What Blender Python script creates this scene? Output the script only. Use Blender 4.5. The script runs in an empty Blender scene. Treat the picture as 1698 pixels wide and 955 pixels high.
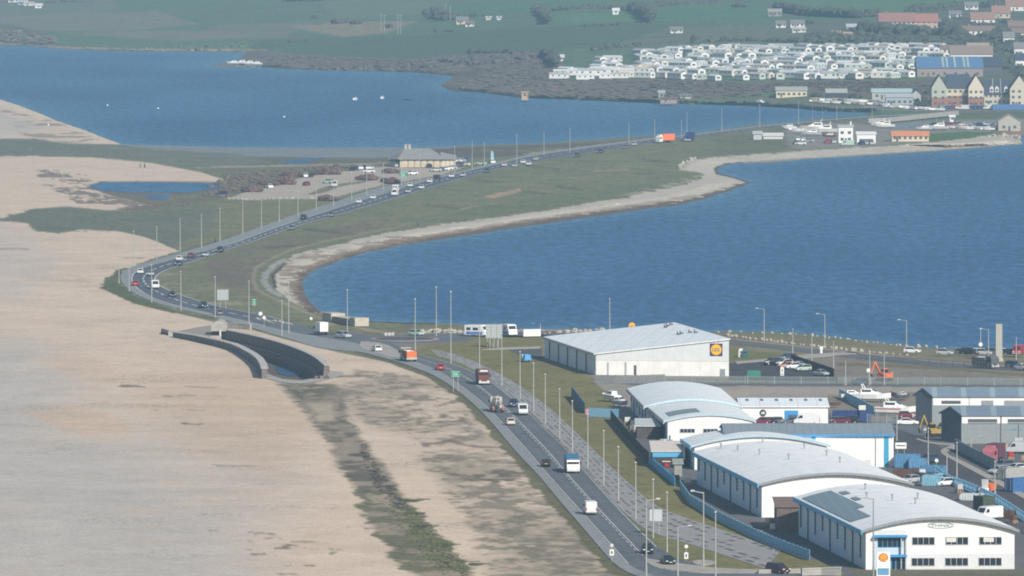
import bpy, math, random
import numpy as np
from mathutils import Vector, Matrix
random.seed(11); RNG = np.random.default_rng(5)
S = bpy.context.scene; COL = S.collection
R = math.radians; PI = math.pi
# ---------------------------------------------------------------- survey geometry
F = 13300.0; HC = 117.0; LAND = 2.0
PIT = math.atan(691.5 / F); SP, CP = math.sin(PIT), math.cos(PIT)
def at(px, py, h=LAND):
    """survey point: where the sight line through a photo point meets the level z=h"""
    u = (px - 849.0) / F; v = (477.5 - py) / F
    t = (HC - h) / (SP - v * CP)
    return Vector((u * t, (CP + v * SP) * t, h))
def ppm(py, h=LAND):
    p = at(849, py, h); return F / math.hypot(p.y, HC - h)
def lerp(a, b, t): return a + (b - a) * t
def sst(x):
    x = np.clip(x, 0, 1); return x * x * (3 - 2 * x)
SHX = [-900, 0, 250, 600, 950, 1300, 1500, 2600]
SHY = [70, 75, 84, 117, 163, 178, 190, 192]
def hill(px, py):
    ys = np.interp(px, SHX, SHY)
    return 0.158 * np.maximum(0, ys - 6 - py)
def gh(px, py): return LAND + float(hill(px, py))
def gat(px, py): return at(px, py, gh(px, py))
def heading(p, q, h=LAND):
    a, b = at(*p, h), at(*q, h); return math.atan2(b.y - a.y, b.x - a.x) - PI / 2   # local +Y runs along p->q
# ---------------------------------------------------------------- materials
MATS = {}
def mat(name, col, rough=0.75, nz=0.12, sc=1.5, metal=0.0, spec=0.3, bump=0.0, coord='Object'):
    if name in MATS: return MATS[name]
    m = bpy.data.materials.new(name); m.use_nodes = True; MATS[name] = m
    nt = m.node_tree; b = nt.nodes['Principled BSDF']
    b.inputs['Roughness'].default_value = rough; b.inputs['Metallic'].default_value = metal
    b.inputs['Specular IOR Level'].default_value = spec
    tc = nt.nodes.new('ShaderNodeTexCoord'); n = nt.nodes.new('ShaderNodeTexNoise')
    n.inputs['Scale'].default_value = sc; n.inputs['Detail'].default_value = 5
    nt.links.new(tc.outputs[coord], n.inputs['Vector'])
    mx = nt.nodes.new('ShaderNodeMapRange'); mx.inputs['From Min'].default_value = 0.3; mx.inputs['From Max'].default_value = 0.7
    mx.inputs['To Min'].default_value = 1 - nz; mx.inputs['To Max'].default_value = 1 + nz
    nt.links.new(n.outputs['Fac'], mx.inputs['Value'])
    vm = nt.nodes.new('ShaderNodeVectorMath'); vm.operation = 'SCALE'; vm.inputs[0].default_value = col
    nt.links.new(mx.outputs['Result'], vm.inputs['Scale']); nt.links.new(vm.outputs['Vector'], b.inputs['Base Color'])
    if bump:
        bp = nt.nodes.new('ShaderNodeBump'); bp.inputs['Strength'].default_value = bump; bp.inputs['Distance'].default_value = 0.2
        nt.links.new(n.outputs['Fac'], bp.inputs['Height']); nt.links.new(bp.outputs['Normal'], b.inputs['Normal'])
    return m
def banded(name, col, col2, axis, period, duty=0.12, rough=0.5, nz=0.06):
    """sheet cladding / roof seams: thin darker lines every `period` metres along one object axis"""
    m = mat(name, col, rough, nz, 0.4); nt = m.node_tree; b = nt.nodes['Principled BSDF']
    if nt.nodes.get('bands'): return m
    src = b.inputs['Base Color'].links[0].from_socket
    tc = nt.nodes.new('ShaderNodeTexCoord'); sx = nt.nodes.new('ShaderNodeSeparateXYZ'); nt.links.new(tc.outputs['Object'], sx.inputs[0])
    d = nt.nodes.new('ShaderNodeMath'); d.operation = 'DIVIDE'; d.inputs[1].default_value = period; d.name = 'bands'
    nt.links.new(sx.outputs[axis], d.inputs[0])
    fr = nt.nodes.new('ShaderNodeMath'); fr.operation = 'FRACT'; nt.links.new(d.outputs[0], fr.inputs[0])
    lt = nt.nodes.new('ShaderNodeMath'); lt.operation = 'LESS_THAN'; lt.inputs[1].default_value = duty; nt.links.new(fr.outputs[0], lt.inputs[0])
    mx = nt.nodes.new('ShaderNodeMix'); mx.data_type = 'RGBA'; nt.links.new(lt.outputs[0], mx.inputs['Factor'])
    nt.links.new(src, mx.inputs['A']); mx.inputs['B'].default_value = (*col2, 1)
    nt.links.new(mx.outputs['Result'], b.inputs['Base Color'])
    return m
WHITE = mat('white_paint', (.80, .80, .79), .5, .05); OFFW = mat('off_white', (.62, .62, .59), .6, .08)
LGREY = mat('light_grey', (.46, .47, .48), .6, .06); GREY = mat('grey_metal', (.27, .29, .31), .55, .08)
DGREY = mat('dark_grey', (.09, .095, .105), .6, .1); BLACK = mat('black_rubber', (.018, .018, .02), .8, .1)
GLASS = mat('dark_glass', (.02, .028, .038), .08, .05, spec=.6); GALV = mat('galvanised_steel', (.38, .39, .375), .5, .12, metal=.1)
CONC = mat('concrete', (.36, .345, .315), .9, .14, .8); DCONC = mat('dark_concrete', (.085, .078, .075), .95, .3, .6, bump=.4)
BLUE = mat('blue_paint', (.05, .28, .58), .5, .08); NAVY = mat('navy_paint', (.02, .045, .16), .5, .1); RED = mat('red_paint', (.38, .03, .035), .4, .08)
ORANGE = mat('orange_paint', (.72, .16, .035), .5, .08); YELLOW = mat('yellow_paint', (.80, .50, .02), .5, .05); GREEN = mat('green_sign', (.03, .28, .17), .5, .06)
BROWN = mat('rust_brown', (.12, .065, .045), .8, .25); CREAM = mat('cream_wall', (.60, .50, .34), .8, .08); STONE = mat('pale_stone', (.46, .42, .35), .9, .16, .7)
BRICK = mat('red_brick', (.30, .16, .11), .9, .15); SLATE = mat('slate', (.055, .07, .10), .7, .12); TILE = mat('red_tile', (.29, .175, .135), .8, .14)
GROOF = mat('grey_sheet_roof', (.24, .28, .31), .5, .06); TAN = mat('tan_board', (.44, .33, .22), .8, .12); PAVE = mat('pavement', (.33, .315, .30), .9, .1, .3)
# ---------------------------------------------------------------- mesh builder
class MB:
    def __init__(s): s.v = []; s.f = []; s.m = []
    def quad(s, *p, m=0):
        i = len(s.v); s.v += [tuple(q) for q in p]; s.f.append(tuple(range(i, i + len(p)))); s.m.append(m)
    def box(s, cx, cy, z0, sx, sy, sz, rz=0, m=0, top=1.0):
        c, sn = math.cos(rz), math.sin(rz); P = []
        for z, k in ((z0, 1), (z0 + sz, top)):
            for a, b in ((-1, -1), (1, -1), (1, 1), (-1, 1)):
                x, y = a * sx / 2 * k, b * sy / 2 * k; P.append((cx + x * c - y * sn, cy + x * sn + y * c, z))
        i = len(s.v); s.v += P
        for q in ((0, 3, 2, 1), (4, 5, 6, 7), (0, 1, 5, 4), (1, 2, 6, 5), (2, 3, 7, 6), (3, 0, 4, 7)):
            s.f.append(tuple(i + k for k in q)); s.m.append(m)
    def loft(s, secs, m=0, caps=True, closed=True):
        i = len(s.v); n = len(secs[0])
        for q in secs: s.v += [tuple(p) for p in q]
        for a in range(len(secs) - 1):
            for k in range(n if closed else n - 1):
                b, c = i + a * n, i + (a + 1) * n; k2 = (k + 1) % n
                s.f.append((b + k, b + k2, c + k2, c + k)); s.m.append(m)
        if caps:
            s.f.append(tuple(i + k for k in reversed(range(n)))); s.m.append(m)
            s.f.append(tuple(i + (len(secs) - 1) * n + k for k in range(n))); s.m.append(m)
    def tube(s, p, q, r0, r1=None, n=8, m=0):
        r1 = r0 if r1 is None else r1; p, q = Vector(p), Vector(q); d = (q - p).normalized()
        u = d.orthogonal().normalized(); w = d.cross(u); A = []; B = []
        for k in range(n):
            t = 2 * PI * k / n; o = u * math.cos(t) + w * math.sin(t); A.append(p + o * r0); B.append(q + o * r1)
        s.loft([A, B], m)
    def prism(s, prof, x0, x1, m=0):       # profile in (y,z), extruded along x
        s.loft([[(x0, y, z) for y, z in prof], [(x1, y, z) for y, z in prof]], m)
    def blob(s, c, r, m=0, rough=.25, n=1, seed=None):
        rr = random.Random(seed if seed is not None else random.random()); i = len(s.v)
        st, sl = 5, 7; s.v.append((c[0], c[1], c[2] - r[2]))
        for a in range(1, st):
            ph = -PI / 2 + PI * a / st
            for b in range(sl):
                th = 2 * PI * (b + .5 * (a % 2)) / sl; k = 1 + rr.uniform(-rough, rough)
                s.v.append((c[0] + r[0] * k * math.cos(ph) * math.cos(th), c[1] + r[1] * k * math.cos(ph) * math.sin(th), c[2] + r[2] * k * math.sin(ph)))
        s.v.append((c[0], c[1], c[2] + r[2])); e = len(s.v) - 1
        for b in range(sl):
            s.f.append((i, i + 1 + (b + 1) % sl, i + 1 + b)); s.m.append(m)
            o = i + 1 + (st - 2) * sl; s.f.append((e, o + b, o + (b + 1) % sl)); s.m.append(m)
        for a in range(st - 2):
            for b in range(sl):
                o = i + 1 + a * sl; b2 = (b + 1) % sl
                s.f.append((o + b, o + b2, o + sl + b2, o + sl + b)); s.m.append(m)
    def mesh(s, name, mats, smooth=False):
        me = bpy.data.meshes.new(name); me.from_pydata(s.v, [], s.f)
        for m in (mats if isinstance(mats, (list, tuple)) else [mats]): me.materials.append(m)
        if any(s.m): me.polygons.foreach_set('material_index', s.m)
        if smooth: me.polygons.foreach_set('use_smooth', [True] * len(me.polygons))
        me.update(); return me
def link(name, me, parent=None, loc=(0, 0, 0), rz=0):
    o = bpy.data.objects.new(name, me); COL.objects.link(o); o.parent = parent; o.location = loc; o.rotation_euler = (0, 0, rz); return o
def obj(name, mb, mats, parent=None, loc=(0, 0, 0), rz=0, smooth=False):
    return link(name, mb.mesh(name, mats, smooth), parent, loc, rz)
def tag(o, label, cat, group=None, kind=None):
    if kind: o['kind'] = kind
    else: o['label'] = label; o['category'] = cat
    if group: o['group'] = group
    return o
def thing(name, label, cat, loc=(0, 0, 0), rz=0, group=None):
    return tag(link(name, None, None, loc, rz), label, cat, group)
KIDS = {}
def kids(o):
    if o.name not in KIDS: KIDS[o.name] = list(o.children)
    return KIDS[o.name]
def dup(o, loc, rz, label=None, group=None, paint=None, scale=None, parent=None):
    """copy of a thing with its parts and sub-parts; `paint` swaps the first material of the copies that were given a paint slot"""
    c = o.copy(); COL.objects.link(c)
    if parent is None: c.location = loc; c.rotation_euler = (0, 0, rz)
    else: c.parent = parent
    if label: c['label'] = label
    if group: c['group'] = group
    if scale: c.scale = scale
    if paint and o.get('_paint') and c.material_slots:
        c.material_slots[0].link = 'OBJECT'; c.material_slots[0].material = paint
    for k in kids(o): dup(k, None, 0, paint=paint, parent=c)
    return c
def paintable(o): o['_paint'] = 1; return o
W1 = "first second third fourth fifth sixth seventh eighth ninth tenth eleventh twelfth thirteenth fourteenth fifteenth sixteenth seventeenth eighteenth nineteenth".split()
TENS = {20: 'twent', 30: 'thirt', 40: 'fort', 50: 'fift'}
def nth(n):
    if n < 20: return W1[n - 1]
    t = TENS[n // 10 * 10]
    return t + 'ieth' if n % 10 == 0 else t + 'y-' + W1[n % 10 - 1]
def text_mesh(s, size, depth=0.02, width=None):
    cu = bpy.data.curves.new('lettering', 'FONT'); cu.body = s; cu.size = size; cu.extrude = depth; cu.align_x = 'CENTER'; cu.align_y = 'CENTER'
    o = bpy.data.objects.new('lettering', cu); COL.objects.link(o); bpy.context.view_layer.update()
    me = bpy.data.meshes.new_from_object(o); bpy.data.objects.remove(o)
    if width:
        xs = [v.co.x for v in me.vertices]; k = width / (max(xs) - min(xs))
        for v in me.vertices: v.co.x *= k
    return me
def text(s, size, material, parent, loc, width=None, rx=PI / 2, rz=0, name='lettering'):
    me = text_mesh(s, size, .02, width); me.materials.append(material)
    o = link(name, me, parent, loc, rz); o.rotation_euler = (rx, 0, rz); return o
# ================================================================ TERRAIN
WA = [(-900,68),(0,75),(53,77),(109,81.5),(206,85),(324,85.5),(409,86.5),(398,97),(376,103),(345,109),(390,111),(436,111.3),(480,115),(533,116.5),(621,118),(686,120),(754,126),(735,138),(730,141),(745,149.6),(804,154.6),(863,162),(920,164),(994,167),(1077,170.7),(1159,173),(1230,174.7),(1300,178),(1335,181),(1366,184.5),(1440,186),(1440,189),(1389,193.5),(1359,196.5),(1330,200),(1300,204.5),(1253,206),(1194,215.5),(1136,222.5),(1041,227),(971,233),(900,238),(811,240.5),(740,243.5),(680,245),(400,244.5),(240,240.5),(201,239),(176,230),(138,215),(93,200),(73.6,191),(29,174),(0,165),(-300,120),(-900,100)]
WBU = [(2600,215),(1698,222),(1692,224),(1690,231),(1696,238.3),(1651,241.8),(1616,245.4),(1557,250),(1498,253.6),(1330,264),(1271.5,269.2),(1227,270.7),(1202,273.6),(1189,279.5),(1192,287.6),(1220,294),(1246.4,303)]
WBM = [(1227,310.5),(1198,320),(1168,329.6),(1124,340),(1046,350),(952,363.8),(881,374),(720,398.6),(665,407),(608.4,418.4),(570.7,429.7),(533,443),(510.4,456),(500,469),(504.8,482.5),(514,501),(525.5,513.6),(535,516.4),(561,520)]
WBL = [(591.5,529.6),(627,533.4),(721.7,535.6),(760,538),(853.6,546),(920,546),(1000,548),(1180,550),(1266,550),(1337,554),(1384,559.7),(1440,566),(1486,571.5),(1546,577.7),(1601,577.7),(1698,581),(2600,600)]
WB = WBU + WBM + WBL
WC = [(150.8,306.8),(163,303),(226,301.8),(326.6,303),(372,304.3),(357,313),(314,319.3),(226,319.3),(176,316.8),(153,313)]
WD = [(238.7,325.6),(262,323),(284,323),(276.4,331),(251,330.6)]
WE = [(456,270.5),(487,264.5),(540,262),(500,270.5)]
PIT_POLY = [(364,562),(376,549),(419,557),(463,568.5),(498.5,582),(520,593),(537,606),(536,616),(524,626),(500,631),(470,629),(448,622),(432,613),(431,603),(425,595),(415,587),(398,577),(380,569)]
px = np.concatenate([np.linspace(-900, -20, 110), np.arange(-16, 1716, 2.0), np.linspace(1722, 2600, 110)])
py = np.concatenate([np.linspace(-185, -4, 60), np.arange(-2, 962, 1.5), np.linspace(965, 1160, 60)])
NX, NY = len(px), len(py)
PX, PY = np.meshgrid(px, py); PX = PX.ravel(); PY = PY.ravel(); NP = len(PX)
_v = (477.5 - PY) / F
def WXY(h):
    t = (HC - h) / (SP - _v * CP); return (PX - 849.0) / F * t, (CP + _v * SP) * t
TAB = np.random.default_rng(3).random((256, 256))
def vnoise(x, y):
    xi = np.floor(x).astype(np.int64); yi = np.floor(y).astype(np.int64); fx = sst(x - xi); fy = sst(y - yi)
    a = TAB[yi & 255, xi & 255]; b = TAB[yi & 255, (xi + 1) & 255]; c = TAB[(yi + 1) & 255, xi & 255]; d = TAB[(yi + 1) & 255, (xi + 1) & 255]
    return (a * (1 - fx) + b * fx) * (1 - fy) + (c * (1 - fx) + d * fx) * fy
def fbm(sx, sy, o=4, off=0.0):
    s = 0; a = 1; n = 0
    for k in range(o):
        s = s + a * (vnoise(X0 / sx * 2 ** k + 17.3 * k + off, Y0 / sy * 2 ** k + 9.1 * k + off) * 2 - 1); n += a; a *= .55
    return s / n * 1.8
X0, Y0 = WXY(LAND)
nA = fbm(70, 90); nB = fbm(16, 22, off=31); nC = fbm(4, 8, 3, off=57); nS = fbm(9, 11, 5, off=77); nL = fbm(16, 26, 5, off=95); nD = fbm(1.6, 3.2, 2, off=113)
nS = nS * .7 + nC * .45 + nD * .3; nL = nL * .75 + nC * .35 + nD * .25
nE = nB * .55 + nC * .45 + nD * .35
def seg_d(qx, qy, a, b, sx):
    ax, ay, bx, by = a[0] * sx, a[1], b[0] * sx, b[1]; dx, dy = bx - ax, by - ay; L = dx * dx + dy * dy or 1e-9
    t = np.clip(((qx - ax) * dx + (qy - ay) * dy) / L, 0, 1); return np.hypot(qx - ax - t * dx, qy - ay - t * dy), t
def region(poly, pad):
    xs = [p[0] for p in poly]; ys = [p[1] for p in poly]
    return np.nonzero((PX > min(xs) - pad / .3) & (PX < max(xs) + pad / .3) & (PY > min(ys) - pad) & (PY < max(ys) + pad))[0]
def sd(poly, pad=20, sx=.4, nz=(0, 0), idx=None):
    """signed distance (photo rows), positive inside"""
    i = region(poly, pad) if idx is None else idx
    qx = PX[i] + nE[i] * nz[0]; qy = PY[i] + nE[i] * nz[1]; ins = np.zeros(len(i), bool); d = np.full(len(i), 1e9)
    for a, b in zip(poly, poly[1:] + poly[:1]):
        d = np.minimum(d, seg_d(qx * sx, qy, a, b, sx)[0])
        if a[1] != b[1]:
            c = (qy < a[1]) != (qy < b[1]); xx = a[0] + (qy - a[1]) / (b[1] - a[1]) * (b[0] - a[0]); ins ^= c & (qx < xx)
    return i, np.where(ins, d, -d)
COLR = np.tile(np.array([.165, .17, .092]), (NP, 1)); VEG = np.full(NP, .7)
def mixin(i, w, c, veg=None):
    w = np.clip(w, 0, 1); COLR[i] = COLR[i] * (1 - w[:, None]) + np.array(c) * w[:, None]
    if veg is not None: VEG[i] = VEG[i] * (1 - w) + veg * w
def P(poly, c, soft=1.5, nz=(3, 1), op=1.0, patch=None, veg=None, sx=.4):
    i, d = sd(poly, 20 + soft, sx, nz); w = sst(d / soft + .5) * op
    if patch is not None: n, th, wd = patch; w = w * sst((n[i] - th) / wd)
    mixin(i, w, c, veg)
def K(line, c, w0, w1=None, soft=1.2, nz=(2, .6), op=1.0, patch=None, veg=None, sx=.4):
    w1 = w0 if w1 is None else w1; i = region(line, 30)
    qx = (PX[i] + nE[i] * nz[0]) * sx; qy = PY[i] + nE[i] * nz[1]; best = np.full(len(i), -1e9)
    for k, (a, b) in enumerate(zip(line, line[1:])):
        d, t = seg_d(qx, qy, a, b, sx); f = (k + t) / (len(line) - 1); best = np.maximum(best, w0 + (w1 - w0) * f - d)
    w = sst(best / soft + .5) * op
    if patch is not None: n, th, wd = patch; w = w * sst((n[i] - th) / wd)
    mixin(i, w, c, veg)
SAND = (.61, .49, .38); GSH = (.47, .435, .395); PALE = (.475, .43, .36); WEED = (.12, .09, .07)
LAWN = (.185, .168, .068); BRN = (.165, .132, .10); MUD = (.165, .165, .16); ASPH = (.135, .136, .14)
# --- hills, fields, far shore
P([(-900,-200),(2600,-200),(2600,205),(1390,196),(1230,180),(990,171),(860,166),(740,152),(730,120),(420,115),(400,90),(-900,90)], (.105,.165,.084), 3, veg=.5)
for poly, c, op in (([(-900,-60),(160,-40),(200,15),(100,30),(-900,30)], (.17,.175,.12), .7), ([(0,28),(260,18),(330,40),(200,52),(0,50)], (.22,.20,.14), .7), ([(100,55),(300,50),(420,60),(300,68)], (.22,.195,.14), .7),
    ([(360,42),(520,36),(470,62),(300,66)], (.21,.185,.135), .6), ([(480,44),(560,36),(690,36),(640,55),(570,62)], (.29,.22,.145), .8), ([(440,66),(700,58),(1010,38),(1200,42),(1190,52),(1010,78),(800,88),(640,100),(480,92)], (.085,.132,.075), .95),
    ([(740,8),(1010,-5),(1000,22),(890,22),(760,25)], (.085,.17,.078), .9), ([(905,26),(1060,18),(1075,36),(920,38)], (.10,.20,.082), .95), ([(1085,14),(1260,4),(1275,28),(1080,38)], (.085,.18,.078), .95), ([(1270,-10),(1690,-10),(1640,14),(1450,28),(1340,26),(1290,14)], (.095,.19,.075), .95),
    ([(520,-10),(760,-10),(720,22),(560,32)], (.145,.185,.095), .8), ([(1120,44),(1460,42),(1470,66),(1300,68),(1000,84),(1040,66)], (.14,.16,.098), .9)):
    P(poly, c, 3, (6, 1), op, veg=.4)
P([(1280,40),(1470,30),(1600,12),(2600,-10),(2600,205),(1560,190),(1540,140),(1500,80)], (.125,.13,.10), 5, op=.8)
P([(-900,40),(20,40),(95,62),(90,76),(-900,70)], (.13,.115,.095), 2.5, (5, 1), .8)
K([(-900,64),(0,73),(110,79),(206,82.5),(324,83),(440,83.5)], (.36,.255,.17), 2.2, 1.6, patch=(nB,-.5,.4)); K([(0,74.5),(120,82),(330,85),(410,86)], (.10,.085,.075), .7)
P([(408,88),(430,84),(470,88),(600,95),(690,98),(760,98),(850,88),(935,88),(935,132),(1110,130),(1240,137),(1340,134),(1540,132),(1565,172),(1440,160),(1280,152),(1180,163),(1100,170),(980,165),(860,161),(800,154),(735,147),(735,135),(750,125),(690,119),(530,116),(440,111),(345,109),(380,101)], BRN, 2.5, (6, 1.5), .95)
P([(690,100),(770,104),(815,108),(760,122),(690,118)], (.27,.215,.15), 2.5, (6, 1.5), .75, (nB,-.4,.5)); P([(840,150),(900,138),(940,132),(960,142),(880,160)], (.24,.18,.135), 2.5, (6, 1.5), .7, (nC,-.4,.5))
P([(745,150),(930,96),(925,130),(830,152)], (.165,.14,.115), 3, (5, 1), .5, (nL,-.1,.4))
K([(436,110.5),(533,115.5),(686,119),(754,125)], (.085,.065,.055), 1); K([(730,141),(745,149),(863,161.5),(994,166.5),(1159,172.5),(1300,177.5),(1366,184)], (.10,.075,.06), 1.2)
P([(1170,166),(1300,158),(1440,166),(1560,176),(2600,172),(2600,186),(1560,186),(1390,183),(1300,176),(1180,171)], (.165,.155,.115), 2, (4, .6), .85, (nC,-.6,.5))
P([(375,103),(440,108),(430,111),(350,109.5)], (.2,.165,.13), 1.2)
# --- isthmus: grass base, scrub, flats
P([(200,238),(400,243),(680,244),(760,243),(690,258),(560,266),(420,264),(260,256)], (.21,.235,.25), 2, (5, 1.2), .95, veg=.1); P([(690,248),(820,243),(1000,236),(1090,228),(1090,234),(960,246),(880,254),(810,262),(720,262)], (.12,.095,.085), 1.5, (5, .7), .9, (nB,-.7,.5))
K([(870,256),(960,244.5),(1090,229),(1140,224)], (.34,.28,.20), 1, .8); P([(360,258),(600,262),(680,262),(660,272),(360,272)], (.13,.12,.075), 2, (5, 1), .8)
P([(360,270),(640,268),(660,280),(560,292),(470,305),(390,325),(340,335),(230,345),(150,348),(120,330),(150,315),(330,322),(380,305)], (.16,.135,.105), 3, (6, 1.5), .9, (nB,-.7,.6)); K([(330,277),(430,275.5),(560,273),(640,270)], (.33,.29,.225), 1.6, .8)
P([(-900,228),(0,229),(60,227),(110,236),(200,240),(250,247),(400,256),(450,268),(340,278),(250,269),(150,261),(60,258),(0,259),(-900,260)], (.155,.165,.122), 2.5, (8, 1.5), .95)
P([(-900,130),(0,164),(29,173),(74,190),(93,199),(138,214),(176,229),(205,239),(110,238),(60,230),(0,230),(-900,232)], SAND, 2, (5, .8), veg=.05); P([(0,180),(90,200),(170,232),(110,238),(40,225)], (.22,.18,.14), 3, (9, 2), .75, (nB,-.1,.4)); P([(-900,165),(-300,165),(0,186),(70,212),(30,226),(-900,232)], GSH, 6, (9, 2), .6)
P([(-900,258),(0,259),(60,258.5),(150,261),(250,270),(330,285),(378,300),(330,301),(226,300),(163,301),(145,310),(185,325),(250,340),(180,349),(110,342),(50,347),(0,362),(-900,368)], SAND, 2, (7, 1.2), veg=.05)
P([(60,282),(150,288),(160,320),(230,335),(320,340),(370,332),(340,347),(230,350),(130,338),(100,320),(60,300)], (.155,.125,.10), 2, (12, 3), .85, (nL,-.05,.3)); K([(140,306),(226,300.5),(372,302.5)], (.30,.235,.18), .8); K([(150,313),(226,320.5),(314,321),(360,314)], (.15,.125,.10), 1.4)
P([(-900,370),(0,363),(50,346.5),(110,342),(160,352),(250,351),(330,345),(360,340),(365,380),(330,400),(290,412),(278,409),(240,393),(200,384),(150,381),(100,387),(60,383),(45,371),(0,367)], (.145,.152,.105), 2.5, (9, 1.8))
P([(365,336),(460,331),(550,330),(600,330),(500,355),(360,400),(300,416),(290,410),(350,385)], (.185,.178,.092), 4, (8, 1.5), .7)
# visitor car park
P([(376,329),(400,321),(465,307),(500,294.5),(558,285.5),(599,279.7),(640,274.7),(665,278),(745,279),(772,276),(735,289),(690,297),(640,306),(600,315),(560,326),(545,329),(525,328),(459,330),(409,332)], (.43,.375,.31), 1.2, (2, .5), veg=.1)
P([(502,324.5),(535,311),(566,304),(600,300),(640,292),(600,304),(565,309),(535,320)], (.15,.145,.085), 1, (2, .4), .9); K([(376,329),(409,330.5),(459,328.5),(527,329)], (.44,.40,.33), .9); K([(399,321.5),(430,315),(465,306.5)], (.44,.41,.35), .8)
# --- shore of the bay
PATH = [(790,340),(720,360),(646,379),(590,390),(533,401),(486,413),(448,430),(424,445),(420,462),(426,480),(448,492),(486,509),(514,520),(531,527.7)]
P([(430,400),(520,385),(640,360),(640,378),(540,398),(480,412),(440,432),(420,460),(430,490),(380,480),(350,465),(340,440),(380,420)], (.165,.132,.105), 5, (9, 2), .85, (nL,-.8,.9)); K(PATH, (.28,.235,.17), 1.1, 1.6, nz=(2, .4), op=.8)
SH_UP = [(2600,205),(1720,215),(1692,227),(1663,222.5),(1639,226),(1622,227),(1592,230.5),(1533,235.5),(1500,240),(1406,245),(1330,250.5),(1242,256),(1183,260),(1146,264.5),(1131,272),(1128,282.5),(1159,285.4),(1167,289),(1162,297),(1124,309),(1093,315),(1046,326),(975,336.6),(905,349.6),(834,359),(740,371.5),(646,384.5),(590,397.7),(540,410),(495,420),(476,431.6),(458,454),(456,478),(482,499),(505,511),(530,521)]
P(SH_UP + WBM[::-1] + WBU[::-1], PALE, 1.5, (5, 1.4), veg=.15)
P([(1120,300),(1160,290),(1150,300),(1090,318),(1030,325)], PALE, 3, (6, 1.5), .5, (nC,-.2,.5))
K([(1696,238.5),(1616,246),(1498,254),(1330,264.5),(1227,271)], (.30,.23,.16), 2.2, 2.4, nz=(3, .6)); K([(1227,271),(1202,273.6),(1189,279.5),(1192,287.6),(1220,294),(1246,303)], (.10,.08,.065), 2.5, 2)
K([(1246,303)] + WBM[:9], (.15,.12,.095), 5, 11, 2, nz=(7, 2), op=.75, patch=(nC,-.9,.8)); K([(1246,303)] + WBM[:9], WEED, 3.6, 8, nz=(6, 1.6)); K(WBM[7:17], WEED, 9, 6.5, 2, nz=(9, 3)); K(WBM[8:15], (.17,.135,.105), 15, 11, 5, nz=(10, 4), op=.7, patch=(nC,-.3,.5)); K([(1150,325),(1046,341),(952,355),(800,377),(665,399),(570,420),(520,440)], (.26,.20,.145), 2, 3, 3, nz=(4, 1), op=.6)
P([(480,432),(530,415),(560,425),(505,450),(492,470),(498,490),(515,510),(500,508),(475,490),(462,470),(464,450)], (.24,.185,.135), 3, (10, 3), .8, (nC,-.2,.4))
K([(471,430.7),(454,441),(441,454),(437,467),(448,481),(463,490)], (.30,.30,.28), 2.2); K([(474,437),(452,457),(456,477)], (.07,.065,.06), 1.1)
P([(800,326),(862,312),(866,317),(820,329)], (.36,.26,.17), 1, (3, .6)); K([(985,284),(1040,281)], (.30,.25,.17), 1.2)
for x0, y0, x1, y1, op in ((880,276,925,280,.7),(925,309,955,312,.8),(785,298,820,302,.5),(870,318,915,322,.5),(1060,262,1100,268,.4),(700,338,760,346,.4),(510,380,560,386,.6),(445,411,485,408,.8),(1180,232,1230,236,.4)):
    K([(x0, y0), (x1, y1)], (.085,.078,.055), 2.4, 1.6, 3, (6, 1.4), op)
P([(560,370),(800,300),(1000,262),(1130,240),(1160,262),(1100,300),(900,335),(700,370),(600,385)], (.20,.192,.104), 8, (8, 2), .6, (nL,-.2,.7)); P([(620,372),(900,325),(1110,300),(1110,308),(900,345),(700,370)], (.135,.158,.084), 3, (6, 1), .6)
# --- marina hardstanding and town
P([(1300,212),(1370,205),(1480,205),(1560,200),(2600,180),(2600,214),(1692,214),(1650,216),(1560,232),(1470,240),(1330,248),(1300,240)], (.25,.235,.205), 3, (6, 1), .9, veg=.2)
P([(1535,222),(1600,218),(1660,220),(1610,229),(1540,236)], (.09,.15,.05), 1.5, (2, .4)); P([(1200,225),(1300,214),(1310,246),(1230,254),(1180,258)], (.13,.135,.08), 4, (5, 1), .6); P([(1440,190),(1560,188),(2600,180),(2600,190),(1560,196)], (.12,.125,.075), 2, op=.7)
P([(1430,165),(1560,168),(1690,172),(1690,180),(1560,184),(1430,180)], (.24,.23,.21), 1.5, (3, .5), .8)
# --- the great shingle beach
BEACH = [(-900,366),(0,366.5),(45,370),(60,383.5),(100,387.5),(150,381.5),(200,384),(240,393),(279,409),(297,417),(243,434),(200,448),(178,462),(168,478),(200,493),(250,507),(300,521),(352,533),(414,546),(470,562),(560,584),(640,600),(700,622),(760,655),(800,690),(840,735),(880,785),(930,840),(1000,920),(1040,960),(1200,1170),(-900,1170)]
P(BEACH, SAND, 2, (8, 1.6), veg=.05)
P([(-900,540),(-100,540),(60,570),(140,650),(110,700),(230,750),(330,850),(420,960),(420,1170),(-900,1170)], GSH, 70, (30, 8), .95); P([(-900,366),(0,372),(60,400),(100,430),(60,500),(-900,520)], GSH, 40, (30, 6), .55); P([(200,700),(420,690),(520,800),(420,960),(300,960)], GSH, 60, (40, 10), .5)
P([(50,596),(140,590),(185,602),(215,640),(150,628),(80,612)], (.56,.42,.30), 12, (20, 5), .5); P([(30,682),(120,672),(200,690),(230,715),(150,726),(90,706)], (.57,.415,.285), 14, (24, 6), .6); P([(230,620),(420,600),(520,700),(470,790),(300,740)], (.53,.40,.285), 40, (30, 8), .6)
P([(0,380),(430,500),(440,960),(0,960)], (.41,.36,.30), 40, op=.45, patch=(nS, .15, .9)); P([(0,380),(500,520),(640,960),(0,960)], (.60,.47,.345), 40, op=.4, patch=(-nL, .2, .8))
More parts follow.
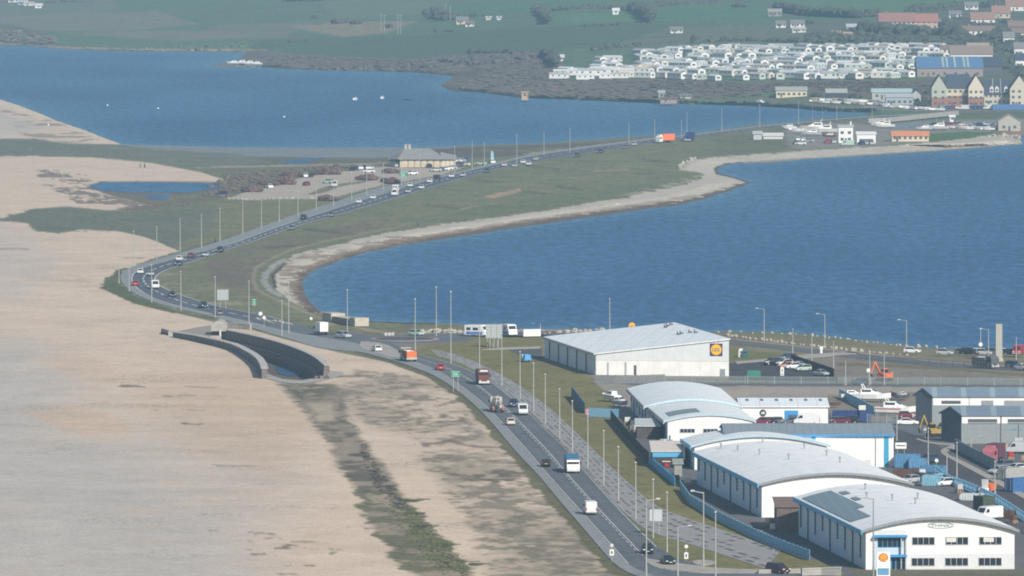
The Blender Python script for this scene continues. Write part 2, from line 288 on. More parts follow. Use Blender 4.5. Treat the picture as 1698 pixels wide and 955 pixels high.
for x, y, w, k in ((222,641,16,.8),(285,657,12,.6),(327,703,18,.8),(300,680,40,.4),(400,774,36,.5),(440,885,18,.7),(455,893,12,.6),(490,910,30,.7),(440,920,20,.7),(494,937,26,.9),(350,643,30,.3),(470,903,16,.8),(505,898,20,.6),(455,918,12,.8),(20,413,30,.5),(215,428,30,.5),(358,880,8,.5),(530,600,0,0),(480,953,16,.6),(400,920,8,.7),(340,656,40,.35),(110,745,14,.3)):
    if w: K([(x - w, y - .5), (x + w, y + .5)], (.12,.105,.08), 2.0, 1.0, 2, (14, 2.4), k, (nC, -.5, .5))
P([(400,860),(560,880),(580,950),(420,960)], (.15,.135,.09), 6, (10, 2), .8, (nS, .6, .3))
# --- ditch and vegetation between beach and road
D1 = [(455,632),(480,655),(500,680),(545,735),(565,775),(598,818),(606,850),(636,900),(650,925),(700,958),(760,1170)]; D2 = [(548,634),(560,655),(582,700),(610,740),(640,775),(660,812),(688,850),(712,870),(742,900),(768,935),(785,958),(900,1170)]
P(D1 + D2[::-1], (.27,.225,.165), 7, (12, 4), .9, veg=.3); P(D1 + D2[::-1], (.15,.13,.09), 7, (14, 5), .9, (nS, -.15, .7), veg=.6)
P([(590,818),(650,812),(690,850),(712,870),(742,900),(785,958),(900,1170),(760,1170),(690,958),(640,905)], (.135,.128,.07), 4, (22, 6), .9, (nS, -.6, .6), veg=.8); P([(655,822),(690,846),(716,868),(748,900),(790,958),(900,1170),(840,1170),(735,958),(690,890)], (.125,.13,.06), 4, (24, 7), .92, (nS, -1.0, .6), veg=.9)
P([(470,640),(545,638),(555,650),(500,665)], (.10,.095,.066), 4, (10, 3), .8, (nC, -.5, .5)); K([(548,640),(575,690),(600,745)], (.12,.10,.08), 2.5, 3, 3, (16, 3), .8, (nC,-.2,.4)); K([(608,755),(640,800),(668,842)], (.075,.062,.058), 3.5, 3.5, 3, (20, 5), .9, (nC,-.5,.4)); P([(560,775),(600,765),(640,800),(620,820),(600,815)], (.10,.09,.065), 4, (16, 5), .75, (nC,-.4,.4))
P([(510,668),(545,668),(560,700),(530,700)], (.43,.36,.27), 5, (10, 3), .8); P([(606,822),(640,818),(665,832),(620,835)], (.38,.31,.235), 3, (10, 3), .7)
for x, y, w in ((690,828,40),(712,872,26),(744,902,28),(765,930,46),(800,934,24),(690,850,24)):
    K([(x - w * .6, y + 2), (x + w * .6, y)], (.085,.092,.042), 3, .6, 1.5, (10, 2))
for poly in ([(540,640),(600,616),(700,624),(770,668),(830,735),(720,735),(600,700)], [(690,755),(850,745),(905,810),(1030,945),(1060,1170),(860,1170),(800,880)]): P(poly, (.27,.232,.172), 16, (20, 5), .65, (nL, -.9, 1.1), veg=.4); P(poly, (.16,.14,.10), 12, (26, 5), .7, (nC * .7 + nD * .6 + nB * .3, .0, .7), veg=.5)
P([(540,636),(600,612),(680,620),(735,645),(790,690),(800,725),(760,745),(700,720),(640,700),(570,670)], (.20,.172,.125), 8, (16, 4), .6, (nS, -.1, .9), veg=.6)
P([(690,755),(760,748),(850,745),(905,810),(960,870),(1030,945),(1040,970),(900,970),(840,940),(800,880),(770,820)], (.21,.182,.132), 10, (18, 4), .6, (nS, -.3, .9), veg=.5)
P([(820,860),(960,850),(1050,970),(1100,1170),(860,1170)], (.17,.158,.108), 14, (20, 5), .6, (nS, -.1, .9), veg=.6)
K([(704,737),(745,731),(790,741),(832,742)], (.17,.12,.10), 3.4, 1.2, 2, (12, 2), .8, (nC,-.8,.6)); P([(720,640),(760,640),(775,655),(730,655)], (.15,.115,.095), 4, (12, 3), .8, (nC,-.5,.5)); P([(730,690),(775,692),(780,702),(730,700)], (.16,.12,.10), 3, (12, 3), .7, (nC,-.5,.5)); P([(735,785),(860,775),(890,800),(800,805)], (.13,.11,.08), 5, (14, 3), .8, (nS,-.1,.6))
RL = [(600,583),(614,588.5),(642.5,595),(666,601.6),(685,609),(713,619.5),(736,633),(761,650),(785,670),(812,697),(840,731),(865,760),(894,789),(933,837),(978,889),(1014,931),(1036,947),(1052,955),(1180,1050)]
K([(x - 3, y + 1) for x, y in RL], (.125,.118,.06), 2.5, 8, 3, (10, 2), .95, veg=.7)
P([(170,478),(178,460),(200,446),(212,444),(200,458),(205,475),(225,492),(300,517),(290,520),(220,503)], (.11,.12,.055), 1.5, (5, 1)); K([(225,495),(300,519),(352,529)], (.12,.122,.06), 1.4, 1.2); K([(243,435),(300,418),(366,400),(438,381)], (.125,.13,.07), 1.8, 2.2)
# --- road-side lawn, shop and industrial ground
P([(640,552),(760,545),(880,548),(1200,552),(1400,566),(1600,580),(1698,583),(2600,602),(2600,645),(985,640),(900,606),(840,580),(690,585),(620,560)], (.205,.185,.115), 2, (4, .8), veg=.4)
P([(690,586),(700,575),(760,560),(880,553),(900,560),(898,600),(985,628),(1010,650),(1030,700),(1075,755),(1130,808),(1185,850),(1250,888),(1345,925),(1400,945),(1500,1170),(1200,1170),(1200,955),(1110,928),(1050,852),(980,782),(900,702),(830,640),(760,604)], LAWN, 1.5, (4, 1), veg=.6)
P([(690,586),(760,604),(830,640),(900,702),(980,782),(1050,852),(1110,928),(1240,950),(1160,900),(1040,810),(960,725),(880,650),(800,603),(740,585)], (.165,.16,.066), 2, (4, 1), .7)
P([(985,628),(1000,632),(2600,640),(2600,1170),(1520,1170),(1400,950),(1345,925),(1250,888),(1185,850),(1130,808),(1075,755),(1030,700),(1010,655)], ASPH, 1.2, (2, .5), veg=.1)
P([(1000,641),(1240,640),(2600,646),(2600,660),(1530,650),(1370,660),(1200,664),(1050,650)], (.33,.30,.255), 1.5, (4, .8), veg=.2); P([(985,632),(1060,640),(1050,690),(1030,700),(1012,655)], (.29,.265,.23), 2, veg=.2); P([(1368,655),(1530,650),(1545,668),(1540,708),(1380,706)], (.235,.205,.165), 2, (5, 1))
P([(1208,602),(1290,595),(1310,592),(1390,625),(1385,632),(1209,630)], (.07,.07,.08), 1, (1, .2), veg=.1); P([(838,578),(898,576),(900,600),(868,594)], (.10,.10,.105), 1); P([(1310,590),(1420,583),(1600,600),(2600,625),(2600,640),(1400,632)], (.215,.195,.165), 2, (5, .8), .9); K([(1390,604),(1480,606),(1600,614),(1698,622),(1900,630)], (.15,.135,.065), 2.4, 2, 2, (4, .8), .9); P([(1208,578),(1310,588),(1300,594),(1208,600)], (.15,.16,.06), 1.2, (2, .4))
K([(560,552),(640,548),(760,543),(900,552),(1200,556),(1400,570),(1500,578)], (.20,.17,.10), 2, 3, 2, (5, 1), .9); K([(591,531),(640,534),(720,537)], (.055,.05,.045), 1.6, 1.2, 1.2, (4, .6)); K([(520,545),(560,533),(600,545),(640,552)], (.32,.265,.185), 2.5, 2, 2, (5, 1), .8)
P([(470,545),(560,560),(640,556),(760,552),(760,562),(640,575),(520,566)], (.19,.185,.18), 2, (3, .5), .9); P([(1400,920),(1698,944),(2600,1000),(2600,1170),(1500,1170)], (.14,.13,.08), 2, op=.8)
nT = fbm(60, 14, 4, off=141); i, d = sd(BEACH, 5); COLR[i] *= (1 + .045 * nT[i] * sst(d / 6) * (1 - VEG[i]))[:, None]
# --- heights
H = LAND + hill(PX, PY)
for poly, wd in ((WA, 6.5), (WB, 15)):
    i, d = sd(poly, wd * 2, .3, (2.5, .5)); w_ = np.where(PY[i] < 240, 9, wd) if poly is WB else wd
    H[i] = np.minimum(H[i], np.clip(-d / w_ * 2.0, -1.2, 60))
i, d = sd(PIT_POLY, 4, .6); H[i] = np.where(d > -1, .15 * sst((d + 1) / 3) + H[i] * (1 - sst((d + 1) / 3)), H[i])
i, d = sd(BEACH, 20); H[i] += nA[i] * .10 * sst((d - 9) / 12)
COLR *= (1 + (.03 + .08 * VEG) * nC + (.025 + .05 * VEG) * nB + .05 * VEG * nD)[:, None]; COLR = np.clip(COLR, .015, .9)
i, d = sd(PIT_POLY, 4, .6); mixin(i, sst(d / 2 + .5), (.125, .105, .088), .2)
X, Y = WXY(H)
me = bpy.data.meshes.new('ground'); me.vertices.add(NP); me.vertices.foreach_set('co', np.stack([X, Y, H], 1).astype(np.float32).ravel())
a = (np.arange(NY - 1)[:, None] * NX + np.arange(NX - 1)[None, :]).ravel(); q = np.stack([a, a + NX, a + NX + 1, a + 1], 1); nq = len(a)
me.loops.add(nq * 4); me.loops.foreach_set('vertex_index', q.ravel().astype(np.int32)); me.polygons.add(nq)
me.polygons.foreach_set('loop_start', np.arange(0, nq * 4, 4, dtype=np.int32)); me.polygons.foreach_set('use_smooth', np.ones(nq, bool))
me.update(calc_edges=True)
ca = me.color_attributes.new('land', 'FLOAT_COLOR', 'POINT'); ca.data.foreach_set('color', np.concatenate([COLR, VEG[:, None]], 1).astype(np.float32).ravel())
def node(nt, kind, **kw):
    n = nt.nodes.new('ShaderNode' + kind)
    for k, v in kw.items():
        if k in n.inputs: n.inputs[k].default_value = v
        else: setattr(n, k, v)
    return n
def ground_material():
    m = bpy.data.materials.new('ground'); m.use_nodes = True; nt = m.node_tree; b = nt.nodes['Principled BSDF']; L = nt.links
    b.inputs['Roughness'].default_value = .95; b.inputs['Specular IOR Level'].default_value = .1
    at_ = node(nt, 'Attribute', attribute_name='land'); g = node(nt, 'NewGeometry'); f = None
    for sc, lo, hi, veg in ((2.2, .86, 1.14, 0), (.35, .95, 1.05, 0), (.055, .965, 1.035, 0), (.5, .62, 1.38, 1)):
        n = node(nt, 'TexNoise', Scale=sc, Detail=3.0); L.new(g.outputs['Position'], n.inputs['Vector'])
        r = node(nt, 'MapRange'); r.inputs[1].default_value = .3; r.inputs[2].default_value = .7; r.inputs[3].default_value = lo; r.inputs[4].default_value = hi; L.new(n.outputs['Fac'], r.inputs[0]); o = r.outputs[0]
        if veg:
            x = node(nt, 'Mix', data_type='FLOAT'); L.new(at_.outputs['Alpha'], x.inputs[0]); x.inputs[2].default_value = 1; L.new(o, x.inputs[3]); o = x.outputs[0]
        if f is None: f = o
        else:
            k = node(nt, 'Math', operation='MULTIPLY'); L.new(f, k.inputs[0]); L.new(o, k.inputs[1]); f = k.outputs[0]
    n = node(nt, 'TexNoise', Scale=1.1, Detail=2.0); L.new(g.outputs['Position'], n.inputs['Vector']); n2 = node(nt, 'TexNoise', Scale=.03, Detail=3.0); L.new(g.outputs['Position'], n2.inputs['Vector'])
    k = node(nt, 'Math', operation='ADD'); L.new(n.outputs['Fac'], k.inputs[0]); L.new(n2.outputs['Fac'], k.inputs[1])
    r = node(nt, 'MapRange'); r.inputs[1].default_value = 1.18; r.inputs[2].default_value = 1.30; r.inputs[3].default_value = 1; r.inputs[4].default_value = .62; L.new(k.outputs[0], r.inputs[0])
    k = node(nt, 'Math', operation='MULTIPLY'); L.new(f, k.inputs[0]); L.new(r.outputs[0], k.inputs[1]); f = k.outputs[0]
    v = node(nt, 'VectorMath', operation='SCALE'); L.new(at_.outputs['Color'], v.inputs[0]); L.new(f, v.inputs['Scale']); L.new(v.outputs[0], b.inputs['Base Color'])
    n = node(nt, 'TexNoise', Scale=.6, Detail=4.0); L.new(g.outputs['Position'], n.inputs['Vector']); bp = node(nt, 'Bump', Strength=.2, Distance=.3); L.new(n.outputs['Fac'], bp.inputs['Height']); L.new(bp.outputs[0], b.inputs['Normal'])
    return m
me.materials.append(ground_material()); tag(link('ground', me), None, None, kind='structure')
# --- water
def water_material(name, c0, c1):
    m = bpy.data.materials.new(name); m.use_nodes = True; nt = m.node_tree; b = nt.nodes['Principled BSDF']; L = nt.links
    b.inputs['Roughness'].default_value = .42; b.inputs['IOR'].default_value = 1.33; b.inputs['Specular IOR Level'].default_value = .12
    g = node(nt, 'NewGeometry'); sc = node(nt, 'VectorMath', operation='MULTIPLY'); sc.inputs[1].default_value = (1, .22, 1); L.new(g.outputs['Position'], sc.inputs[0])
    big = node(nt, 'TexNoise', Scale=.009, Detail=5.0); L.new(sc.outputs[0], big.inputs['Vector'])
    mid = node(nt, 'TexNoise', Scale=.30, Detail=7.0, Roughness=.78); L.new(sc.outputs[0], mid.inputs['Vector'])
    r = node(nt, 'MapRange'); r.inputs[1].default_value = .40; r.inputs[2].default_value = .62; L.new(big.outputs['Fac'], r.inputs[0])
    r2 = node(nt, 'MapRange'); r2.inputs[1].default_value = .33; r2.inputs[2].default_value = .7; r2.inputs[3].default_value = .50; r2.inputs[4].default_value = 1.55; L.new(mid.outputs['Fac'], r2.inputs[0])
    x = node(nt, 'Mix', data_type='RGBA'); L.new(r.outputs[0], x.inputs['Factor']); x.inputs['A'].default_value = (*c0, 1); x.inputs['B'].default_value = (*c1, 1)
    sh = node(nt, 'Attribute', attribute_name='shore'); x2 = node(nt, 'Mix', data_type='RGBA'); sm = node(nt, 'Math', operation='MULTIPLY'); sm.inputs[1].default_value = .6; L.new(sh.outputs['Fac'], sm.inputs[0]); L.new(sm.outputs[0], x2.inputs['Factor']); L.new(x.outputs['Result'], x2.inputs['A']); x2.inputs['B'].default_value = (.10, .23, .33, 1); x = x2
    v = node(nt, 'VectorMath', operation='SCALE'); L.new(x.outputs['Result'], v.inputs[0]); L.new(r2.outputs[0], v.inputs['Scale']); L.new(v.outputs[0], b.inputs['Base Color'])
    bp = node(nt, 'Bump', Strength=.5, Distance=.25); L.new(mid.outputs['Fac'], bp.inputs['Height']); L.new(bp.outputs[0], b.inputs['Normal'])
    return m
def sheet(name, pts, m, h=0.0):
    b = MB(); b.quad(*[at(x, y, h) for x, y in pts]); return tag(obj(name, b, m), None, None, kind='structure')
def water_grid(xs, ys, poly, m, keep=None):
    gx, gy = np.meshgrid(xs, ys); gx, gy = gx.ravel(), gy.ravel(); d = np.full(len(gx), 1e9); ins = np.zeros(len(gx), bool)
    for a, b in zip(poly, poly[1:] + poly[:1]):
        d = np.minimum(d, seg_d(gx * .12, gy, a_(a), a_(b), 1)[0])
        if a[1] != b[1]: c = (gy < a[1]) != (gy < b[1]); ins ^= c & (gx < a[0] + (gy - a[1]) / (b[1] - a[1]) * (b[0] - a[0]))
    d = np.where(ins, d, -d); v_ = (477.5 - gy) / F; t = HC / (SP - v_ * CP); co = np.stack([(gx - 849) / F * t, (CP + v_ * SP) * t, 0 * t], 1); nx, ny = len(xs), len(ys); f = []
    for r in range(ny - 1):
        for c in range(nx - 1):
            k = r * nx + c
            if max(d[k], d[k + 1], d[k + nx], d[k + nx + 1]) > -14: f.append((k, k + nx, k + nx + 1, k + 1))
    me = bpy.data.meshes.new('water'); me.from_pydata(co.tolist(), [], f); at2 = me.attributes.new('shore', 'FLOAT', 'POINT'); at2.data.foreach_set('value', np.exp(-np.maximum(d, 0) / 5.0).astype(np.float32)); me.materials.append(m); me.update()
    tag(link('water', me), None, None, kind='structure')
def a_(q): return (q[0] * .12, q[1])
water_grid(np.arange(-1000, 2701, 10.), np.arange(60, 262, 1.5), WA, water_material('lagoon_water', (.020,.100,.225), (.038,.140,.275)))
water_grid(np.arange(470, 2701, 10.), np.arange(208, 612, 2.), WB, water_material('harbour_water', (.020,.098,.228), (.034,.125,.265)))
for poly, l in ((WC, 0), (WD, 1), (WE, 2)): sheet('water', poly, bpy.data.materials['lagoon_water'], LAND + .05)
# ================================================================ ROADS
def uvmat(name, col, rough=.85, kind='road'):
    m = bpy.data.materials.new(name); m.use_nodes = True; nt = m.node_tree; b = nt.nodes['Principled BSDF']; L = nt.links
    b.inputs['Roughness'].default_value = rough; b.inputs['Specular IOR Level'].default_value = .15
    uv = node(nt, 'UVMap'); g = node(nt, 'NewGeometry'); s = node(nt, 'SeparateXYZ'); L.new(uv.outputs[0], s.inputs[0])
    n = node(nt, 'TexNoise', Scale=.5, Detail=5.0); L.new(g.outputs['Position'], n.inputs['Vector'])
    r = node(nt, 'MapRange'); r.inputs[1].default_value = .3; r.inputs[2].default_value = .7; r.inputs[3].default_value = .84; r.inputs[4].default_value = 1.16; L.new(n.outputs['Fac'], r.inputs[0]); f = r.outputs[0]
    def mth(op, a, bb=None):
        k = node(nt, 'Math', operation=op)
        for j, q in enumerate((a, bb)):
            if q is None: continue
            if isinstance(q, (int, float)): k.inputs[j].default_value = q
            else: L.new(q, k.inputs[j])
        return k.outputs[0]
    if kind == 'road':       # worn wheel tracks: four smooth bands across the two lanes
        w = mth('MULTIPLY', mth('ADD', mth('COSINE', mth('MULTIPLY', s.outputs[1], 8 * PI)), 1.0), .045); f = mth('MULTIPLY', f, mth('ADD', .92, w))
        n2 = node(nt, 'TexNoise', Scale=.02, Detail=3.0); L.new(g.outputs['Position'], n2.inputs['Vector']); f = mth('MULTIPLY', f, mth('ADD', .68, mth('MULTIPLY', n2.outputs['Fac'], .64)))
    if kind == 'slots':      # broken dark slots in rows along an old surfaced strip
        row = mth('FLOOR', mth('MULTIPLY', s.outputs[1], 5.0)); fy = mth('FRACT', mth('MULTIPLY', s.outputs[1], 5.0))
        wn = node(nt, 'TexWhiteNoise', noise_dimensions='2D'); u = mth('ADD', mth('DIVIDE', s.outputs[0], 5.0), mth('MULTIPLY', row, .37)); c = node(nt, 'CombineXYZ'); L.new(mth('FLOOR', u), c.inputs[0]); L.new(row, c.inputs[1]); L.new(c.outputs[0], wn.inputs['Vector'])
        on = mth('MULTIPLY', mth('GREATER_THAN', wn.outputs['Value'], .42), mth('MULTIPLY', mth('LESS_THAN', mth('FRACT', u), .62), mth('LESS_THAN', mth('ABSOLUTE', mth('SUBTRACT', fy, .5)), .2)))
        f = mth('MULTIPLY', f, mth('SUBTRACT', 1.0, mth('MULTIPLY', on, .62)))
    v = node(nt, 'VectorMath', operation='SCALE'); v.inputs[0].default_value = col; L.new(f, v.inputs['Scale']); L.new(v.outputs[0], b.inputs['Base Color'])
    return m
TARMAC = uvmat('tarmac', (.135, .145, .16)); TARMAC2 = uvmat('tarmac_blue', (.11, .118, .145)); FOOT = uvmat('footway', (.25, .262, .262), kind='plain'); SLOT = uvmat('slotted_path', (.29, .285, .28), kind='slots')
KERB = uvmat('kerbstone', (.36, .34, .31), kind='plain'); PAINT = uvmat('road_paint', (.66, .66, .62), kind='plain'); PINK = uvmat('pink_kerb', (.34, .27, .25), kind='plain'); PALEP = uvmat('pale_paving', (.36, .335, .30), kind='plain')
def world(pts, h=LAND): return [at(x, y, h) for x, y in pts]
def resample(P_, n):
    P_ = [Vector(p) for p in P_]; d = [0]
    for a, b in zip(P_, P_[1:]): d.append(d[-1] + (b - a).length)
    xs = np.linspace(0, d[-1], n); return [Vector([np.interp(x, d, [p[k] for p in P_]) for k in range(3)]) for x in xs]
def smooth(P_, it=2):
    for _ in range(it):
        Q = [P_[0]]
        for a, b in zip(P_, P_[1:]): Q += [a.lerp(b, .25), a.lerp(b, .75)]
        P_ = Q + [P_[-1]]
    return P_
def pair(Lw, Rw, n):
    """points of two edge lines matched across the carriageway (nearest opposite point, never running backwards)"""
    A = resample(Lw, n); D_ = np.array([tuple(q) for q in resample(Rw, n * 6)]); j = 0; B = []
    for k, a in enumerate(A):
        e = len(D_) if k else 1; w = D_[j:min(e, j + 60)]; j += int(np.argmin(((w - np.array(tuple(a))) ** 2).sum(1))); B.append(Vector(D_[j]))
    B[-1] = Vector(D_[-1]); return A, B
def strip(name, Lw, Rw, m, dz, n=0, top=None):
    """a sheet between two world edge lines, uv = (metres along, 0..1 across); a skirt gives it a kerb step"""
    n = n or max(len(Lw), 2); A, B = pair(Lw, Rw, n); v = []; f = []; uv = []; d = 0
    for k in range(n):
        if k: d += ((A[k] + B[k]) / 2 - (A[k - 1] + B[k - 1]) / 2).length
        v += [A[k] + Vector((0, 0, dz)), B[k] + Vector((0, 0, dz))]; uv += [(d, 0), (d, 1)]
        if k: f.append((2 * k - 2, 2 * k - 1, 2 * k + 1, 2 * k))
    base = len(v)
    if dz > .09:
        for k in range(n): v += [A[k] - Vector((0, 0, .1)), B[k] - Vector((0, 0, .1))]; uv += [(0, 0), (0, 0)]
        for k in range(1, n):
            f.append((2 * k - 2, 2 * k, base + 2 * k, base + 2 * k - 2)); f.append((2 * k - 1, base + 2 * k - 1, base + 2 * k + 1, 2 * k + 1))
    me = bpy.data.meshes.new(name); me.from_pydata([tuple(p) for p in v], [], f); ul = me.uv_layers.new(name='UVMap')
    for lp in me.loops: ul.data[lp.index].uv = uv[lp.vertex_index]
    me.materials.append(m); me.update()
    bm_ok = [p for p in me.polygons if p.normal.z < -.2]
    for p in bm_ok: p.flip()
    return tag(link(name, me), None, None, kind='structure')
def mid(Lw, Rw, n, t=.5): return resample(smooth([a.lerp(b, t) for a, b in zip(*pair(Lw, Rw, 160))], 1), n)
def markings(Lw, Rw, t, n, wid, dash=None, dz=.09):
    C = mid(Lw, Rw, n, t); A = []; v = []; f = []
    for k in range(n):
        d = (C[min(k + 1, n - 1)] - C[max(k - 1, 0)]); d.z = 0; d.normalize(); o = Vector((-d.y, d.x, 0)) * wid / 2; A.append((C[k] + o, C[k] - o))
    for k in range(1, n):
        if dash and (k % dash[1]) >= dash[0]: continue
        i = len(v); up = Vector((0, 0, dz)); v += [A[k - 1][0] + up, A[k - 1][1] + up, A[k][1] + up, A[k][0] + up]; f.append((i, i + 1, i + 2, i + 3))
    me = bpy.data.meshes.new('road_marking'); me.from_pydata([tuple(p) for p in v], [], f); me.materials.append(MATS.get('line_paint') or mat('line_paint', (.62, .62, .58), .8, .2, .3)); me.update()
    return tag(link('road_marking', me), None, None, kind='structure')
# far to near: the causeway, the bend, then down to the small roundabout
FO = smooth(world([(1560,187.5),(1463,191),(1369,198.5),(1298,205.5),(1257,208.5),(1198,216.5),(1140,223.6),(1093,227.5),(1022.7,236.5),(952,246),(881,255.5),(811,272),(760,284.8),(737,290.7),(690,300),(642.7,307.5),(595.6,321.3),(548.5,337.5),(501,352),(454,368.4),(407,386),(366.5,400),(315,415),(273.7,426.4),(243,435.7),(215,444),(201,453),(198.5,462),(204,472),(218,485),(253,501.6),(302.5,514),(356,526.5),(414,543),(440,551)]))
FI = smooth(world([(1560,188.8),(1463,192.3),(1369,199.8),(1298,206.8),(1257,209.9),(1198,218),(1140,225.3),(1093,229.8),(1022.7,239),(952,248.4),(881,258),(811,275),(760,287.5),(713,297.3),(642.7,319),(595.6,333),(548.5,348),(525,355.5),(454,378),(383.6,405.5),(335.5,416),(284,430.5),(249,439.7),(230,446),(218.5,455),(216.5,462),(219.5,471),(228,480.5),(250,495),(294,508.5),(356,522),(414,534.8),(440,541.5)]))
IN = smooth(world([(1560,192),(1463,195.6),(1369,203),(1298,210),(1257,213),(1198,221.5),(1140,230.6),(1093,235.4),(1046,242.4),(975.6,253),(905,265),(834,277.8),(760,297.7),(713,311.5),(666,325.5),(595.6,346.5),(548.5,360),(492,374.5),(430.7,397.5),(376.8,414),(335.5,429),(290,443.5),(268,451.5),(257,460.4),(259,468.6),(273.7,479),(315,494.4),(376.8,512),(438.6,522.5),(470,531)]))
strip('footpath', FO, FI, FOOT, .12, 180); strip('road', FI, IN, TARMAC2, .05, 200)
markings(FI, IN, .5, 900, .45, (4, 7)); markings(FI, IN, .035, 300, .3); markings(FI, IN, .965, 300, .3)
# near road
NFO = smooth(world([(440,551),(470,560),(510,571),(560,580),(600,583.3),(614,588.5),(642.5,595.5),(666,602.4),(685,609.5),(713,619.5),(736.5,632.8),(761,649.7),(785.5,670.4),(812,697),(840,731),(865,760),(894,789.5),(932.6,836.8),(977.6,888.6),(1013.6,931.4),(1034,947),(1062,958),(1120,975)]))
NL = smooth(world([(440,541.5),(485,551),(540,563),(600,572),(650,586),(690,601.5),(724,614),(763,640),(790,661),(812,681),(868,742),(910,792),(977.6,866),(1018,911),(1040.6,937),(1067,950),(1125,967)]))
NR = smooth(world([(470,531),(519,545),(570,551),(620,556),(655,572),(687.7,585.6),(722.6,596),(746,602),(785.5,616.5),(815.7,633),(844,655.4),(879.7,685.5),(906,712),(942,745.8),(977.6,789),(1022.6,839),(1058.6,876.3),(1090,906.6),(1119.4,926),(1160,936)]))
strip('footpath', NFO, NL, FOOT, .12, 160); strip('road', NL, NR, TARMAC, .05, 170)
NLs = world([(690,601.5),(724,614),(763,640),(790,661),(812,681),(868,742),(910,792),(977.6,866),(1018,911),(1040.6,937)]); NRs = world([(687.7,585.6),(746,602),(785.5,616.5),(815.7,633),(844,655.4),(879.7,685.5),(906,712),(942,745.8),(977.6,789),(1022.6,839),(1058.6,876.3),(1090,906.6)])
NLs, NRs = smooth(NLs), smooth(NRs)
markings(NLs, NRs, .5, 420, .16); markings(NLs, NRs, .44, 420, .14, (3, 6)); markings(NLs, NRs, .03, 200, .14); markings(NLs, NRs, .965, 200, .14)
# wide paved lay-by, splitter islands, roundabout
def flat(name, pts, m, dz, sm=1):
    Q = world(pts); Q = Q + [Q[0]]; Q = smooth(Q, sm)[:-1] if sm else Q[:-1]; me = bpy.data.meshes.new(name); n = len(Q)
    v = [tuple(q + Vector((0, 0, dz))) for q in Q]; f = [tuple(range(n))]
    if dz > .09:
        v += [tuple(q - Vector((0, 0, .1))) for q in Q]; f += [(k, (k + 1) % n, n + (k + 1) % n, n + k) for k in range(n)]
    me.from_pydata(v, [], f); me.uv_layers.new(name='UVMap'); me.materials.append(m); me.update()
    if me.polygons[0].normal.z < 0: me.polygons[0].flip()
    return tag(link(name, me), None, None, kind='structure')
flat('pavement', [(466,557),(500,554),(540,561),(600,571),(640,585),(655,597),(600,584),(560,581.5),(520,576)], FOOT, .135)
flat('traffic_island', [(598,566.5),(638,570),(662,583),(672,592),(655,595),(620,585),(596,577)], PALEP, .16)
def disc(name, cx, cy, rx, m, dz, r_in=0, n=64):
    c = at(cx, cy); r = rx / ppm(cy); v = []; f = []
    for k in range(n):
        t = 2 * PI * k / n
        v += [(c.x + r * math.cos(t), c.y + r * math.sin(t), LAND + dz), (c.x + r_in * r * math.cos(t), c.y + r_in * r * math.sin(t), LAND + dz)]
        v += [(c.x + r * math.cos(t), c.y + r * math.sin(t), LAND - .1)]
    for k in range(n):
        a, b = 3 * k, 3 * ((k + 1) % n)
        if r_in: f.append((a, b, b + 1, a + 1))
        f.append((a, a + 2, b + 2, b))
    if not r_in: f.append(tuple(3 * k for k in range(n)))
    me = bpy.data.meshes.new(name); me.from_pydata(v, [], f); me.uv_layers.new(name='UVMap'); me.materials.append(m); me.update(); return tag(link(name, me), None, None, kind='structure')
disc('roundabout', 671, 563, 116, TARMAC, .075); disc('roundabout_kerb', 671, 563, 57, PINK, .20, .86); disc('roundabout_centre', 671, 563, 47, uvmat('island_tarmac', (.10, .10, .105), kind='plain'), .14)
flat('traffic_island', [(512,543),(545,548),(566,553),(560,557),(530,553)], uvmat('island_grass', (.12, .125, .06), kind='plain'), .13)
flat('road', [(700,556),(760,551),(900,549.5),(1010,553),(1160,560),(1240,568),(1400,586),(1560,603),(1720,612),(1720,616),(1560,609),(1400,592),(1240,573.5),(1160,566),(1010,559),(900,556),(770,559)], TARMAC, .055, 0)
strip('kerb', world([(770,547.5),(900,546.5),(1010,549.8),(1160,556.5),(1240,565),(1400,583),(1560,600),(1720,609)]), world([(770,549),(900,547.8),(1010,551),(1160,557.8),(1240,566.5),(1400,584.6),(1560,601.7),(1720,611)]), PINK, .12, 30)
flat('footpath', [(1218,600),(1290,594),(1340,588),(1420,583),(1430,586),(1345,593),(1290,597),(1222,603)], PALEP, .12, 0)
flat('footpath', [(800,580),(830,577),(896,575),(896,577.5),(830,579.5)], PALEP, .12, 0)
# the old slotted strip beside the road
PL = smooth(world([(712,578.5),(740,583),(790,600),(840,626),(880,652),(925,688),(962,724),(1002,764),(1050,808),(1085,838),(1120,853),(1170,870),(1240,893),(1296,913)]))
PR = smooth(world([(724,590),(745,596),(785,612),(826,640),(858,668),(898,707),(940,748),(980,793),(1025,842),(1070,880),(1110,893),(1160,907),(1220,927),(1268,943)]))
strip('path', PL, PR, SLOT, .05, 90)
# bottom junction and the industrial estate road
flat('traffic_island', [(1068,926),(1092,930),(1150,938),(1200,944),(1300,946),(1300,950),(1200,951),(1150,950),(1100,946),(1076,937)], PALEP, .14); flat('traffic_island', [(1148,932),(1160,929),(1184,931),(1186,935.5),(1168,938),(1150,936.5)], PALEP, .16)
flat('road', [(1040,944),(1075,938),(1150,951),(1300,951),(1480,958),(1480,1000),(1100,1000),(1062,957)], TARMAC, .058, 0)
flat('road', [(1478,700),(1530,722),(1560,742),(1600,770),(1660,806),(1720,842),(1720,900),(1640,850),(1575,802),(1540,776),(1500,752),(1470,745)], uvmat('estate_tarmac', (.085, .085, .092)), .06, 0); flat('road', [(1480,690),(1590,727),(1600,738),(1560,742),(1530,726),(1478,708)], TARMAC, .065, 0)
strip('footpath', smooth(world([(1592,735),(1566,743),(1556,750),(1580,764),(1640,796),(1720,840)])), smooth(world([(1594,741),(1574,747),(1567,752),(1590,762),(1650,792),(1720,830)])), PALEP, .13, 40)
